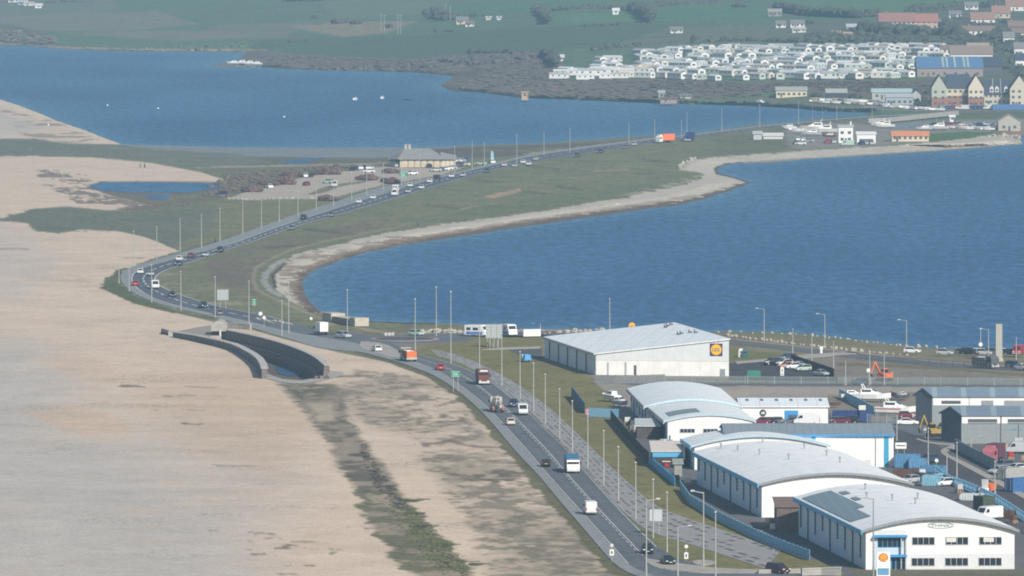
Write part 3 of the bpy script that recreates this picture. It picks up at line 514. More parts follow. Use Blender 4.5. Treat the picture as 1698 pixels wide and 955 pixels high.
strip('footpath', world([(1520,727),(1545,734),(1582,737)]), world([(1520,729.5),(1545,737),(1585,739.5)]), PALEP, .12, 12)
# ---------------------------------------------------------------- the bridge at the far end of the causeway
br = thing('road_bridge', 'low pale concrete road bridge over the dark channel by the marina', 'bridge', at(1508, 203))
b = MB(); z = -2.0
pts = [at(1440, 206), at(1467, 205), at(1510, 201), at(1552, 196.5), at(1590, 193)]
for a, c in zip(pts, pts[1:]):
    o = at(1508, 203); n_ = Vector((0, 4, 0)); A, C = a - o, c - o
    b.loft([[A + Vector((0, 0, .6)), A + n_ + Vector((0, 0, .6)), A + n_ + Vector((0, 0, 2.6)), A + Vector((0, 0, 2.6))], [C + Vector((0, 0, .6)), C + n_ + Vector((0, 0, .6)), C + n_ + Vector((0, 0, 2.6)), C + Vector((0, 0, 2.6))]])
obj('deck', b, CONC, br)
for k in range(3):
    b = MB(); p = at(1478 + 28 * k, 204.5 - 2.6 * k) - at(1508, 203); b.box(p.x, p.y + 2, -3, 1.4, 3, 3.7); obj('pier', b, DCONC, br)
b = MB(); b.quad(*[at(x, y, LAND + .06) for x, y in ((1464,208),(1480,214),(1505,212),(1530,206),(1552,199),(1505,203))])
tag(obj('channel_water', b, mat('dark_water', (.015, .035, .07), .2, .1)), None, None, kind='structure')
# ================================================================ LAMP POSTS
def lamp_proto(hgt, arm, name='street_lamp'):
    t = thing(name, 'x', 'lamp post'); b = MB(); b.tube((0, 0, -.2), (0, 0, hgt), .14, .085, 8); b.tube((0, 0, -.2), (0, 0, 1.3), .17, .17, 8); paintable(obj('pole', b, GALV, t))
    if arm:
        b = MB(); b.tube((0, 0, hgt - .1), (arm, 0, hgt + .12), .08, .06, 6); obj('arm', b, GALV, t)
    b = MB(); s = 1 if arm >= 0 else -1; x = arm if arm else 0; b.box(x + (.3 * s if arm else 0), 0 if arm else -.25, hgt + (.1 if arm else -.02), .8 if arm else .34, .34 if arm else .8, .2, top=.7); obj('lamp_head', b, LGREY, t); return t
TOP_MAIN = "street lamps along the causeway road"; TOP_QUAY = "lamp posts on the harbour side"
prot = lamp_proto(10, 0); protL = lamp_proto(9, -1.5); protR = lamp_proto(10, 1.6); used = set()
def lamp(x, yb, yt, label, group, p=None, pnt=None):
    h = (yb - yt) / ppm(yb) * 1.0; p = p or prot; base = 10 if p is not protL else 9; k = h / base; loc = gat(x, yb); loc.z = gh(x, yb)
    if p not in used:
        used.add(p); p.location = loc; p.scale = (1, 1, k); p['label'] = label; p['group'] = group; return p
    return dup(p, loc, 0, label, group, scale=(1, 1, k), paint=pnt)
FARL = [(1446,197,172),(1387.5,199,176),(1324,206,168),(1259.7,210,174),(1197,217,180),(1139,225,187.6),(1130,233,201),(1085.6,231,199),(1042.7,239,205),(945,251.5,213),(902,257,219),(857,269,223.6),(803,275.5,237),(783,280,234),(754,287,243),(696,299,258),(665.5,307.5,265),(635.8,315,272),(608,324,280),(583,332.5,287),(553,341.3,303),(524.4,348.8,311),(494,358,318),(463,367.5,328),(433.5,378,333),(402.4,387.5,335.4),(364.8,400,345.7),(334,410.5,356),(298.7,417,363),(260,430,376.5),(221.6,440,384)]
for i, (x, a, t) in enumerate(reversed(FARL)): lamp(x, a + .5, t, 'lamp post on the lagoon side of the causeway, %s beyond the road bend' % nth(i + 1), TOP_MAIN)
for i, (x, a, t) in enumerate([(197.3,470,424),(214.3,483,438),(251.5,501.5,439),(299.9,514,450),(356.8,527,459.4),(412.8,539,466.6),(467.5,558,498.5),(478.8,553,468.6)]): lamp(x, a, t, 'lamp post on the beach side before the roundabout, %s from the road bend' % nth(i + 1), TOP_MAIN)
NEARL = [(576,557,481),(688.4,583.6,496),(723.4,557,476),(747.6,603,484),(795,614,541),(832,639.6,553),(862.4,661,583),(884.6,681.8,602.5),(904,702.6,620.5),(927.8,727,645),(949,749.6,665),(974.6,775.6,686.5),(1001,803.6,714.3),(1025.3,829.5,741),(1054,860.4,767),(1083,892,795),(1106,915.6,816.5)]
for i, (x, a, t) in enumerate(NEARL): lamp(x, a, t, 'pale lamp post beside the main road, %s from the roundabout towards the camera' % nth(i + 1), TOP_MAIN)
for x, a, t, l, p in ((1071.7,958,829,'side-armed lamp post at the foot of the road, leftmost at the near junction',protR),(1124,962,873,'lamp post with a side arm right of the dark saloon at the near junction',protR),(1166.5,939,816,'lamp post with a short left arm standing on the small paved island',protL),(1186.4,956,849,'plain lamp post right of the paved island at the near junction',prot),
    (1448,960,826,'thin lamp post left of the office doors of the nearest arched shed',protL),(1470,918,846,'thin lamp post right in front of the glazed office corner of the nearest shed',protL)): lamp(x, a, t, l, 'lamp posts at the near junction', p, GREY if x > 1400 else None)
for x, a, t, l, p in ((896,549,536,'short post by the white hoarding on the harbour edge',protL),(1011,548,495.5,'tall lamp post rising behind the long supermarket roof',prot),(1267,565,512,'harbour lamp post right of the supermarket, nearest to its yellow sign',protL),(1314.5,592,546,'slim lamp post at the upper corner of the dark car park',prot),(1367.5,575,521,'harbour lamp post with a left arm above the brown timber fence',protL),(1402,639,600,'short lamp post behind the grey fence, right of the dark car park',prot),(1442,638,586,'slim lamp post left of the orange excavator',prot),(1466,638,587,'slim lamp post right behind the orange excavator',prot),(1503,586,531,'harbour lamp post with a left arm midway along the far promenade',protL),(1639,599,546,'harbour lamp post with a left arm beside the stone monolith',protL),(1626,581,544,'short post carrying a white disc left of the stone monolith',prot),(1685,597,560,'lamp post in front of the red van by the water',prot),(1346,610,556,'slim pole beside the upper part of the brown timber fence',prot),(1382,612,567,'slim pole beside the lower part of the brown timber fence',prot)): lamp(x, a, t, l, TOP_QUAY, p)
for x, a, t, l, p in ((1487,731,690,'lamp post behind the white gable of the long blue-trimmed building',prot),(1539,774,710,'lamp post at the mouth of the estate road behind the blue skips',prot),(1586.6,805,734,'lamp post on the near kerb of the estate road',prot),(1649.5,828,765,'lamp post on the estate road beside the orange dumper',prot),(1610,742,722,'short lamp post in front of the near grey industrial units',protR),(1654,740,716,'second short lamp post in front of the near grey industrial units',prot),(1570,792,752,'slim lamp post on the estate road kerb by the white van sign',prot)): lamp(x, a, t, l, 'lamp posts on the industrial estate', p)
# ================================================================ BUILDINGS ON THE NEAR SIDE
SHEET = banded('sheet_cladding', (.66, .69, .71), (.60, .62, .64), 0, 2.0, .05); SHEETS = banded('side_cladding', (.64, .73, .82), (.54, .62, .70), 1, 3.0, .06)  # side copy is bluer: skylight on the shaded walls is put into its colour
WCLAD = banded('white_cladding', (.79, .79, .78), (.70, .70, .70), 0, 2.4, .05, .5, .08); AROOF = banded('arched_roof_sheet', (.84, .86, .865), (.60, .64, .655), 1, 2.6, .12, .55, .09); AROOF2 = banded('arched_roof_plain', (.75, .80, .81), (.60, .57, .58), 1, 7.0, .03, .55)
LROOF = banded('long_roof_sheet', (.78, .83, .85), (.70, .61, .62), 0, 4.0, .05); SOLAR = banded('solar_panel', (.12, .165, .21), (.22, .27, .31), 0, 1.7, .07, .25)
SKYB = mat('sky_blue_trim', (.10, .38, .62), .5, .05); TEAL = mat('teal_stripe', (.05, .33, .53), .5, .05)
class Site:
    """local frame of a building: x along its front, y away from the camera, z up; px/py helpers read the front wall"""
    def __init__(s, name, label, cat, a, b, group=None):
        s.A, s.B = at(*a), at(*b); s.a = a; d = s.B - s.A; s.w = d.length; s.rz = math.atan2(d.y, d.x)
        s.root = thing(name, label, cat, s.A, s.rz, group); s.inv = Matrix.Rotation(-s.rz, 3, 'Z'); s.k = s.w / (b[0] - a[0])
    def loc(s, p): return s.inv @ (Vector(p) - s.A)
    def x(s, px): return (px - s.a[0]) * s.k
    def z(s, py): return (s.a[1] - py) * s.k
    def box(s, name, x0, x1, z0, z1, m, out=.06, parent=None):
        b = MB(); b.box((x0 + x1) / 2, -out / 2, z0, abs(x1 - x0), out, z1 - z0); return obj(name, b, m, parent or s.root)
    def pbox(s, name, p0, q0, p1, q1, m, out=.06, parent=None): return s.box(name, s.x(p0), s.x(p1), s.z(q1), s.z(q0), m, out, parent)
def quadpart(name, pts, m, parent): b = MB(); b.quad(*pts); return obj(name, b, m, parent)
def window(s, p0, q0, p1, q1, n=3, blind=None, frame=LGREY):
    f = s.pbox('window', p0, q0, p1, q1, frame, .10); x0, x1, z0, z1 = s.x(p0), s.x(p1), s.z(q1), s.z(q0); b = MB(); w = (x1 - x0 - .1) / n
    for k in range(n): b.box(x0 + .1 + w * (k + .5) - .05, -.115, z0 + .1, w - .1, .02, z1 - z0 - .2)
    obj('pane', b, GLASS, f)
    if blind:
        b = MB(); b.box(x0 + blind[0] * (x1 - x0), -.135, z0 + .35 * (z1 - z0), blind[1] * (x1 - x0), .015, .55 * (z1 - z0)); obj('blind', b, OFFW, f)
    return f
# ---- supermarket with single-slope roof
L = Site('supermarket_building', 'long grey supermarket with a single-slope pale roof and round yellow sign', 'supermarket', (988, 622), (1208.6, 624))
hl, hr = L.z(588), L.z(561.8); D = L.loc(at(903, 560.4, LAND + hl)) - L.loc(at(988, 588, LAND + hl)); D.z = 0; w = L.w; zb = L.z(597.5)
quadpart('white_wall', [(0, 0, 0), (w, 0, 0), (w, 0, zb), (0, 0, zb)], WCLAD, L.root)
quadpart('grey_wall', [(0, -.02, zb), (w, -.02, zb), (w, -.02, hr), (0, -.02, hl)], SHEET, L.root)
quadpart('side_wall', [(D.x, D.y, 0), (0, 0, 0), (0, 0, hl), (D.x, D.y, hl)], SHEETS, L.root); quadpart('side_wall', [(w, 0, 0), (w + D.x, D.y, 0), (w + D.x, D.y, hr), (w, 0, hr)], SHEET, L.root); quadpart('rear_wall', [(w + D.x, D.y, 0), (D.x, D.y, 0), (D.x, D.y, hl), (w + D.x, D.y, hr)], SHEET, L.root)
b = MB(); e = .35
for z0 in (0,): b.loft([[(-e, -e, hl + .02), (w + e, -e, hr + .02), (w + e, -e, hr + .3), (-e, -e, hl + .3)], [(D.x - e, D.y + e, hl + .02), (w + D.x + e, D.y + e, hr + .02), (w + D.x + e, D.y + e, hr + .3), (D.x - e, D.y + e, hl + .3)]])
rf = obj('roof', b, LROOF, L.root)
b = MB(); b.loft([[(-e - .1, -e, hl - .25), (-e - .1, -e, hl + .25), (-e, -e, hl + .25), (-e, -e, hl - .25)], [(D.x - e - .1, D.y, hl - .25), (D.x - e - .1, D.y, hl + .25), (D.x - e, D.y, hl + .25), (D.x - e, D.y, hl - .25)]]); obj('gutter', b, LGREY, L.root)
for k in range(1, 6):
    t = k / 5.6; b = MB(); b.box(D.x * t - .1, D.y * t, 0, .25, .35, hl); obj('downpipe', b, DGREY, L.root)
def roofpt(u, v): return (w * u + D.x * v, D.y * v, hl + (hr - hl) * u + .3)
for u, v in ((.80, .42), (.83, .44), (.90, .45), (.93, .42), (.86, .80), (.90, .86), (.945, .90)):
    p = roofpt(u, v); b = MB(); b.box(p[0], p[1], p[2] - .1, .8, 1.1, .35); b.tube((p[0] - .3, p[1], p[2]), (p[0] - .3, p[1], p[2] + .7), .15, .15, 6); obj('roof_vent', b, DGREY, rf)
for p0, p1 in ((1008, 1010), (1037, 1039.5)): L.pbox('drain_pipe', p0, 600, p1, 622, LGREY, .2)
L.pbox('door', 1051.5, 605, 1055.5, 622.3, DGREY, .1); L.pbox('door', 1194, 610, 1202.5, 623.3, GREY, .1); L.pbox('trim', 988, 596.6, 1208, 597.4, OFFW, .05)
x0, x1, z0, z1 = L.x(1177.5), L.x(1198), L.z(588.6), L.z(568); cx, cz = (x0 + x1) / 2, (z0 + z1) / 2
def badge(parent, cx, cz, s, y, flip=1):
    b = MB(); b.box(cx, y - .06, cz - s / 2, s, .12, s); sg = obj('sign_panel', b, mat('sign_blue', (.025, .05, .15), .4, .05), parent)
    for r, dd, m in ((.47, .02, RED), (.43, .035, YELLOW)): b = MB(); b.tube((cx, y - .12, cz), (cx, y - .12 - dd, cz), s * r, s * r, 28); obj('roundel', b, m, sg)
    text('LiDL', s * .36, mat('letter_blue', (.03, .06, .35), .4, .03), sg, (cx, y - .18, cz - s * .01), s * .62)
badge(L.root, cx, cz, x1 - x0, 0)
# ---- arched sheds
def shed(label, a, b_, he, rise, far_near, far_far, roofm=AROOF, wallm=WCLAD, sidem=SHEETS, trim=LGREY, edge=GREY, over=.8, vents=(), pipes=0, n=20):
    s = Site('arched_shed', label, 'industrial shed', a, b_, 'arched roof sheds on the estate'); w = s.w
    D = s.loc(at(*far_far, LAND + he)) - s.loc(at(*far_near, LAND + he)); D.z = 0; s.D = D; s.he, s.rise = he, rise
    s.arc = lambda t: he + rise * (1 - (2 * t - 1) ** 2)
    T = [k / n for k in range(n + 1)]
    quadpart('gable_wall', [(0, 0, 0), (w, 0, 0)] + [(w * t, 0, s.arc(t)) for t in reversed(T)], wallm, s.root); quadpart('rear_wall', [(w + D.x, D.y, 0), (D.x, D.y, 0)] + [(w * t + D.x, D.y, s.arc(t)) for t in T], wallm, s.root)
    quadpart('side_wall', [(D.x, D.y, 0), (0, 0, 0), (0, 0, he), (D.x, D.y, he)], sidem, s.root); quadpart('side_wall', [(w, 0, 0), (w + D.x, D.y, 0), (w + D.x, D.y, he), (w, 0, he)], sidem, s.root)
    u = D.normalized() * over; b = MB()
    def ring(o, dz): return [(w * t + o.x + (t - .5) * 1.4, o.y, s.arc(t) + dz) for t in T]
    b.loft([ring(-u, .28), ring(D + u, .28)], caps=False, closed=False); b.loft([ring(-u, .05), ring(D + u, .05)], caps=False, closed=False); s.roof = obj('roof', b, roofm, s.root, smooth=False)
    b = MB(); A_, B_ = ring(-u * 1.01, -.12), ring(-u * 1.01, .33)
    for k in range(n): b.quad(A_[k], A_[k + 1], B_[k + 1], B_[k])
    C_ = ring(-u * .55, -.12)
    for k in range(n): b.quad(C_[k], C_[k + 1], A_[k + 1], A_[k])
    obj('fascia', b, edge, s.root)
    b = MB(); P0 = Vector((-.7, 0, he)) - u; P1 = Vector((-.7, 0, he)) + D + u; o = lambda x, z: Vector((x, 0, z))
    b.loft([[P0 + o(-.2, -.45), P0 + o(0, -.45), P0 + o(0, .3), P0 + o(-.2, .3)], [P1 + o(-.2, -.45), P1 + o(0, -.45), P1 + o(0, .3), P1 + o(-.2, .3)]]); obj('gutter', b, trim, s.root)
    for t, v in vents:
        p = Vector((w * t, 0, s.arc(t) + .25)) + D * v; b = MB(); b.tube(p, p + Vector((0, 0, 1.0)), .13, .13, 6); b.tube(p + Vector((0, 0, .95)), p + Vector((0, 0, 1.15)), .26, .2, 6); obj('roof_vent', b, GREY, s.roof)
    for k in range(pipes):
        p = D * ((k + .6) / pipes) + Vector((-.08, 0, 0)); b = MB(); b.tube(p + Vector((-.05, 0, .0 if k % 3 == 1 else he * (.25 + .2 * (k % 2)))), p + Vector((-.05, 0, he - .6)), .11, .11, 6); b.tube(p + Vector((-.05, 0, he - 1.1)), p + Vector((-.62, 0, he - .15)), .09, .09, 6); obj('downpipe', b, DGREY, s.root)
    return s
S4 = shed('nearest arched white shed with two rows of office windows and a blue-framed entrance', (1435.5, 944.5), (1682, 943.6), 6.25, 2.2, (1429.6, 877), (1319, 823), trim=SKYB, vents=((.30, .62), (.42, .5), (.52, .38), (.40, .85), (.62, .55)), pipes=9)
S3 = shed('large arched white shed with a ribbed roof and plain gable, behind the nearest shed', (1263, 858), (1508, 857), 5.75, 1.95, (1263, 804), (1155.8, 751.4), trim=SKYB, vents=((.14, .93), (.2, .8), (.27, .62), (.38, .42), (.66, .78), (.72, .58), (.45, .96), (.70, .35)), pipes=10)
S2 = shed('wide shallow arched shed edged in blue between the large shed and the long building', (1151.5, 779), (1371.5, 779), 4.4, 2.05, (1151.5, 741), (1135.6, 730), AROOF2, trim=SKYB, edge=mat('pale_blue_edge', (.46, .58, .66), .5, .05), over=.5)
S1 = shed('front bay of the twin-bay arched shed with two strip windows in its white gable', (1107, 731), (1248, 731), 3.85, 1.35, (1107, 699.5), (1076, 673), AROOF2, trim=LGREY, edge=MATS['pale_blue_edge'], over=.3, pipes=5)
S0 = shed('rear higher bay of the twin-bay arched shed facing the boat compound', (1074, 709), (1223.6, 709), 4.2, 1.5, (1074, 677), (1045.5, 647.6), AROOF2, trim=LGREY, edge=MATS['pale_blue_edge'], over=.3, pipes=6)
for s, u0, u1, v0, v1 in ((S1, .08, .42, .12, .34),):
    b = MB()
    for k in range(6):
        ta, tb = u0 + (u1 - u0) * k / 6, u0 + (u1 - u0) * (k + 1) / 6
        b.quad(*[(s.w * t + s.D.x * v + (t - .5) * 1.4, s.D.y * v, s.arc(t) + .36) for t, v in ((ta, v0), (tb, v0), (tb, v1), (ta, v1))])
    obj('rooflight', b, mat('rooflight', (.16, .20, .24), .3, .1), s.roof)
b = MB()
for u0, u1, v0, v1 in ((.02, .15, .20, .93), (.15, .21, .42, .93), (.23, .27, .60, .68), (.23, .28, .78, .86)):
    for k in range(3):
        ta, tb = u0 + (u1 - u0) * k / 3, u0 + (u1 - u0) * (k + 1) / 3
        b.quad(*[(S4.w * t + S4.D.x * v + (t - .5) * 1.4, S4.D.y * v, S4.arc(t) + .40) for t, v in ((ta, v0), (tb, v0), (tb, v1), (ta, v1))])
obj('solar_array', b, SOLAR, S4.roof)
window(S1, 1127.5, 710.5, 1152.5, 717.5, 4); window(S1, 1166, 710.5, 1190.5, 717.5, 4)
for k, x in enumerate((1512, 1567.7, 1623.2)):
    window(S4, x, 890.5, x + 38, 904, 4, [None, (.25, .42), (.42, .45)][k]); window(S4, x - 1, 925, x + 38, 939, 4, None)
S4.pbox('lower_band', 1503, 918.6, 1681.6, 943.4, mat('pale_grey_band', (.64, .66, .67), .6, .05), .04)
S4.pbox('corner_panel', 1447, 869 + 10, 1503, 888, OFFW, .05); fr = S4.pbox('glazed_corner', 1450, 888, 1503, 943.4, mat('pale_blue_panel', (.52, .62, .70), .5, .05), .07)
S4.pbox('canopy', 1448, 887, 1504, 890.5, BLUE, 1.0); window(S4, 1455, 891, 1496, 908, 5, None, BLUE); S4.pbox('column', 1500.8, 890, 1503, 943, LGREY, .5); S4.pbox('column', 1493, 890, 1494.6, 943, LGREY, .7)
S4.pbox('canopy', 1474, 919.5, 1503, 923, BLUE, 1.1); d = S4.pbox('entrance_door', 1477, 923, 1501, 943.2, BLUE, .12); b = MB()
for k in range(3): b.box(S4.x(1480.5 + 7.6 * k + 1), -.14, .1, 5.6 * S4.k, .03, S4.z(926)); 
obj('pane', b, GLASS, d)
for sgn in (0, 1):
    b = MB(); cx, cz, rx, rz_ = S4.x(1559.5), S4.z(871.5), 22.5 * S4.k, 5.2 * S4.k
    for k in range(28):
        t0 = PI * sgn + PI * (.06 + .88 * k / 28); t1 = PI * sgn + PI * (.06 + .88 * (k + 1) / 28); th = .82
        b.quad(*[(cx + rx * q * math.cos(t), -.07, cz + rz_ * q * math.sin(t)) for t, q in ((t0, 1), (t1, 1), (t1, th), (t0, th))])
    obj('emblem_arc', b, mat('emblem_grey', (.26, .33, .36), .6, .05), S4.root)
text('THINK', 6.0 * S4.k, MATS['emblem_grey'], S4.root, (S4.x(1559.5), -.08, S4.z(871.7)), 31 * S4.k)
# ---- straight-ridged buildings
def ridged(name, label, cat, a, b_, he, hr, ridge_px, wallm, roofm, endm, group=None, over=.4):
    s = Site(name, label, cat, a, b_, group); w = s.w; rl = s.loc(at(*ridge_px, LAND + hr)); y = rl.y; dx = rl.x; s.y = y
    quadpart('front_wall', [(0, 0, 0), (w, 0, 0), (w, 0, he), (0, 0, he)], wallm, s.root); quadpart('rear_wall', [(w + 2 * dx, 2 * y, 0), (2 * dx, 2 * y, 0), (2 * dx, 2 * y, he), (w + 2 * dx, 2 * y, he)], wallm, s.root)
    quadpart('end_wall', [(2 * dx, 2 * y, 0), (0, 0, 0), (0, 0, he), (dx, y, hr - .05), (2 * dx, 2 * y, he)], endm, s.root); quadpart('end_wall', [(w, 0, 0), (w + 2 * dx, 2 * y, 0), (w + 2 * dx, 2 * y, he), (w + dx, y, hr - .05), (w, 0, he)], endm, s.root)
    b = MB(); sl = (hr - he) / y; k = dx / y
    sec = lambda x: [(x - k * over, -over, he - sl * over + .04), (x + dx, y, hr + .04), (x + k * (2 * y + over), 2 * y + over, he - sl * over + .04), (x + k * (2 * y + over), 2 * y + over, he - sl * over + .26), (x + dx, y, hr + .26), (x - k * over, -over, he - sl * over + .26)]
    b.loft([sec(-.3), sec(w + .3)]); s.roof = obj('roof', b, roofm, s.root); s.rp = lambda u, v: (w * u + dx * v, y * v, he + (hr - he) * v + .27); return s
S5 = ridged('long_building', 'long white building with a grey roof, blue eaves and one blue vertical stripe', 'industrial building', (1203, 774.5), (1481.7, 774.5), 6.1, 7.5, (1199, 704), WCLAD, banded('grey_seam_roof', (.245, .29, .32), (.20, .24, .27), 0, 1.5, .1), mat('blue_end', (.05, .22, .42), .6, .08))
S5.pbox('eaves_trim', 1203, 720.2, 1481.8, 723.5, BLUE, .5); S5.pbox('stripe', 1465.7, 722.5, 1473.6, 774, TEAL, .05); S5.pbox('stripe', 1345, 722.5, 1352.5, 774, TEAL, .05); S5.pbox('downpipe', 1451.8, 722, 1453, 774, LGREY, .2); S5.pbox('door', 1436, 762, 1444, 774.2, OFFW, .06)
S5b = Site('notice_board', 'white notice board with dark lettering behind the blue-striped end wall', 'sign', (1484.5, 760), (1503, 760)); b = MB(); b.box(S5b.w / 2, 0, 1.9, S5b.w, .12, 1.2); pn = obj('panel', b, WHITE, S5b.root)
for x in (.2, .8): b = MB(); b.tube((S5b.w * x, .1, 0), (S5b.w * x, .1, 2.2), .07); obj('post', b, GALV, S5b.root)
b = MB(); b.box(S5b.w / 2, -.07, 2.4, S5b.w * .8, .02, .22); obj('dark_line', b, DGREY, pn)
S6 = ridged('workshop_building', 'low white workshop with a round black emblem, blue doorway and six roof lights', 'workshop', (1227.5, 703), (1373, 703), 3.5, 4.5, (1224.5, 661.5), WCLAD, LROOF, SHEETS)
for k in range(6):
    b = MB(); p0 = S6.rp(.08 + k * .168, .62); p1 = S6.rp(.115 + k * .168, .86); q = lambda u, v: tuple(Vector(S6.rp(u, v)) + Vector((0, 0, .06))); u = .075 + k * .168; b.quad(q(u, .6), q(u + .035, .6), q(u + .035, .84), q(u, .84)); obj('rooflight', b, mat('roof_window', (.12, .15, .17), .3), S6.roof)
b = MB(); c = (S6.x(1265), S6.z(684.5)); b.tube((c[0], 0, c[1]), (c[0], -.08, c[1]), .72, .72, 24); em = obj('emblem', b, DGREY, S6.root); b = MB(); b.tube((c[0], -.08, c[1]), (c[0], -.1, c[1]), .58, .58, 24); e2 = obj('emblem_ring', b, mat('emblem_dark', (.03, .045, .05), .5), em)
b = MB(); b.box(c[0], -.12, c[1] - .22, .7, .03, .16); b.box(c[0] - .2, -.12, c[1] - .05, .22, .03, .22); b.box(c[0] + .16, -.12, c[1] - .05, .3, .03, .3); obj('emblem_mark', b, WHITE, em)
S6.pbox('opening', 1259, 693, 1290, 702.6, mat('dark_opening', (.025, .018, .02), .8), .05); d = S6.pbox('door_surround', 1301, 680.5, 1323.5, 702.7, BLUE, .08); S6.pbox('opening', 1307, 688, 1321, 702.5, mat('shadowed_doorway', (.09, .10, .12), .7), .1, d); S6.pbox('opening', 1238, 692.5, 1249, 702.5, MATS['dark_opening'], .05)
IG = mat('grey_profile', (.25, .28, .29), .65, .06)
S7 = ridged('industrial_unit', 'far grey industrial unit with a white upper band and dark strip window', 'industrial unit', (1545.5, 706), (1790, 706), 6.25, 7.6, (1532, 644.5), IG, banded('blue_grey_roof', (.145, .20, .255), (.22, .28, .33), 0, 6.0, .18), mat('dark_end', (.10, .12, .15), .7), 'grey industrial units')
S7.pbox('white_band', 1547, 657, 1789, 672, WHITE, .06); S7.pbox('window', 1561, 664.2, 1593, 669.5, DGREY, .1); S7.pbox('window', 1627, 664, 1647, 672, GREY, .1); S7.pbox('roller_door', 1665, 664, 1789, 705.5, GREY, .1); S7.pbox('seam', 1606.5, 657, 1607.6, 672, GREY, .1); S7.pbox('canopy', 1560, 699.5, 1575, 703, OFFW, 1.6)
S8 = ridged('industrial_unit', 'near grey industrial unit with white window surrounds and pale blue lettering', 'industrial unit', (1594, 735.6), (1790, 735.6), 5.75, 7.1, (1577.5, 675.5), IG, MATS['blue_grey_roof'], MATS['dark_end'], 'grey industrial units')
for p0, p1 in ((1595, 1658.5), (1661, 1740)): S8.pbox('white_band', p0, 689, p1, 702, WHITE, .06); S8.pbox('window', p0 + 10, 694.6, p1 - 5, 699.6, DGREY, .12); S8.pbox('wall_panel', p0 + 10, 699.6, p1 - 5, 702.2, IG, .12)
S8.pbox('seam', 1659, 689, 1660, 735, DGREY, .12); S8.pbox('seam', 1688.5, 702, 1689.2, 735, DGREY, .12); text('MARINE', 4.2 * S8.k, mat('letter_pale_blue', (.22, .47, .66), .5), S8.root, (S8.x(1681), -.08, S8.z(711.5)), 26 * S8.k); S8.pbox('door', 1682, 726, 1696, 735.4, LGREY, .14)
S1.pbox('opening', 1109.5, 722, 1112, 731, DGREY, .05)
# ---- lean-to stores and clutter strip against the arched sheds
def lowshed(label, a, b_, he, depth, roofm, wallm, cat='lean-to'):
    s = Site('lean_to_store', label, cat, a, b_); w = s.w; b = MB()
    for q in ([(0, 0, 0), (w, 0, 0), (w, 0, he), (0, 0, he)], [(0, depth, 0), (0, 0, 0), (0, 0, he), (0, depth, he + .5)], [(w, 0, 0), (w, depth, 0), (w, depth, he + .5), (w, 0, he)], [(w, depth, 0), (0, depth, 0), (0, depth, he + .5), (w, depth, he + .5)]): b.quad(*q)
    obj('wall', b, wallm, s.root); b = MB(); b.loft([[(-.3, -.3, he + .02), (w + .3, -.3, he + .02), (w + .3, -.3, he + .2), (-.3, -.3, he + .2)], [(-.3, depth + .3, he + .57), (w + .3, depth + .3, he + .57), (w + .3, depth + .3, he + .75), (-.3, depth + .3, he + .75)]]); obj('roof', b, roofm, s.root); return s
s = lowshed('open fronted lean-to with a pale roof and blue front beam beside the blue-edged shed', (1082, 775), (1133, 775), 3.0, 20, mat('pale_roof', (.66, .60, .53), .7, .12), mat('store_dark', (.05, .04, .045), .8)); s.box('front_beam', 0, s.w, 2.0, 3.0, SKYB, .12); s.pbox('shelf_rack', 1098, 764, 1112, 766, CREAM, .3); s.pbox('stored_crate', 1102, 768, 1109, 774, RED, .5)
lowshed('pale grey flat roofed store beside the front bay of the twin-bay shed', (1056, 727), (1094, 727), 2.4, 14, mat('store_roof', (.50, .53, .53), .7, .15), DCONC); lowshed('small green-grey shed behind the blue panel fence', (1118, 790), (1131, 790), 2.3, 5, mat('moss_roof', (.30, .33, .29), .8, .15), mat('moss_wall', (.28, .29, .25), .8))
lowshed('timber and brick store between the two big arched sheds', (1288, 882), (1331, 882), 4.3, 14, mat('brown_roof', (.20, .14, .115), .8, .2), mat('brown_wall', (.15, .115, .10), .8, .2))
# ================================================================ BASIN, WALLS
def wallrun(name, label, cat, pts, thick, m, capm, z_base=None):
    """upright wall along photo points (px, py of the top edge, height above land)"""
    o = at(pts[0][0], pts[0][1]); t = thing(name, label, cat, o); T = [at(x, y, LAND + h) - o for x, y, h in pts]; T = [Vector((p.x, p.y, p.z)) for p in T]; secs = []; caps = []
    for k, p in enumerate(T):
        d = T[min(k + 1, len(T) - 1)] - T[max(k - 1, 0)]; d.z = 0; d.normalize(); n = Vector((-d.y, d.x, 0)) * thick; zb = -.3 if z_base is None else z_base
        secs.append([Vector((p.x, p.y, zb)), p, p + n, Vector((p.x, p.y, zb)) + n]); caps.append([p + Vector((0, 0, .003)) - n * .15, p + Vector((0, 0, .16)) - n * .15, p + n * 1.15 + Vector((0, 0, .16)), p + n * 1.15 + Vector((0, 0, .003))])
    b = MB(); b.loft(secs); obj('wall_face', b, m, t); b = MB(); b.loft(caps); obj('coping', b, capm, t); return t
WALLC = mat('shade_tone_wall', (.165, .155, .15), .95, .25, .5, bump=.4); COPE = mat('coping_stone', (.44, .43, .40), .9, .12)  # wall tone darkened: shade of a face turned from the sun put into colour
t = wallrun('retaining_wall', 'curved grey retaining wall with pale coping on the beach side of the basin', 'wall', [(286.5,551.2,1.1),(322,556.5,1.3),(364,565.3,1.5),(383.7,570.6,1.6),(398,576.8,1.8),(415.5,586.5,2.0),(426,594.5,2.2),(432,604,2.3),(434,611,2.3)], 1.3, WALLC, COPE)
b = MB(); o = at(286.5, 551.2)
for x, y, r in ((271, 553, .8), (274, 554, .9), (277, 554.5, .8)): p = at(x, y) - o; b.blob((p.x, p.y, .3), (r, r * 1.4, .9), 0, .3, seed=int(x))
obj('end_rock', b, DCONC, t); p = at(283, 555.5) - o; b = MB(); b.box(p.x, p.y, -.2, 1.1, 2.2, 1.2); obj('end_block', b, CONC, t)
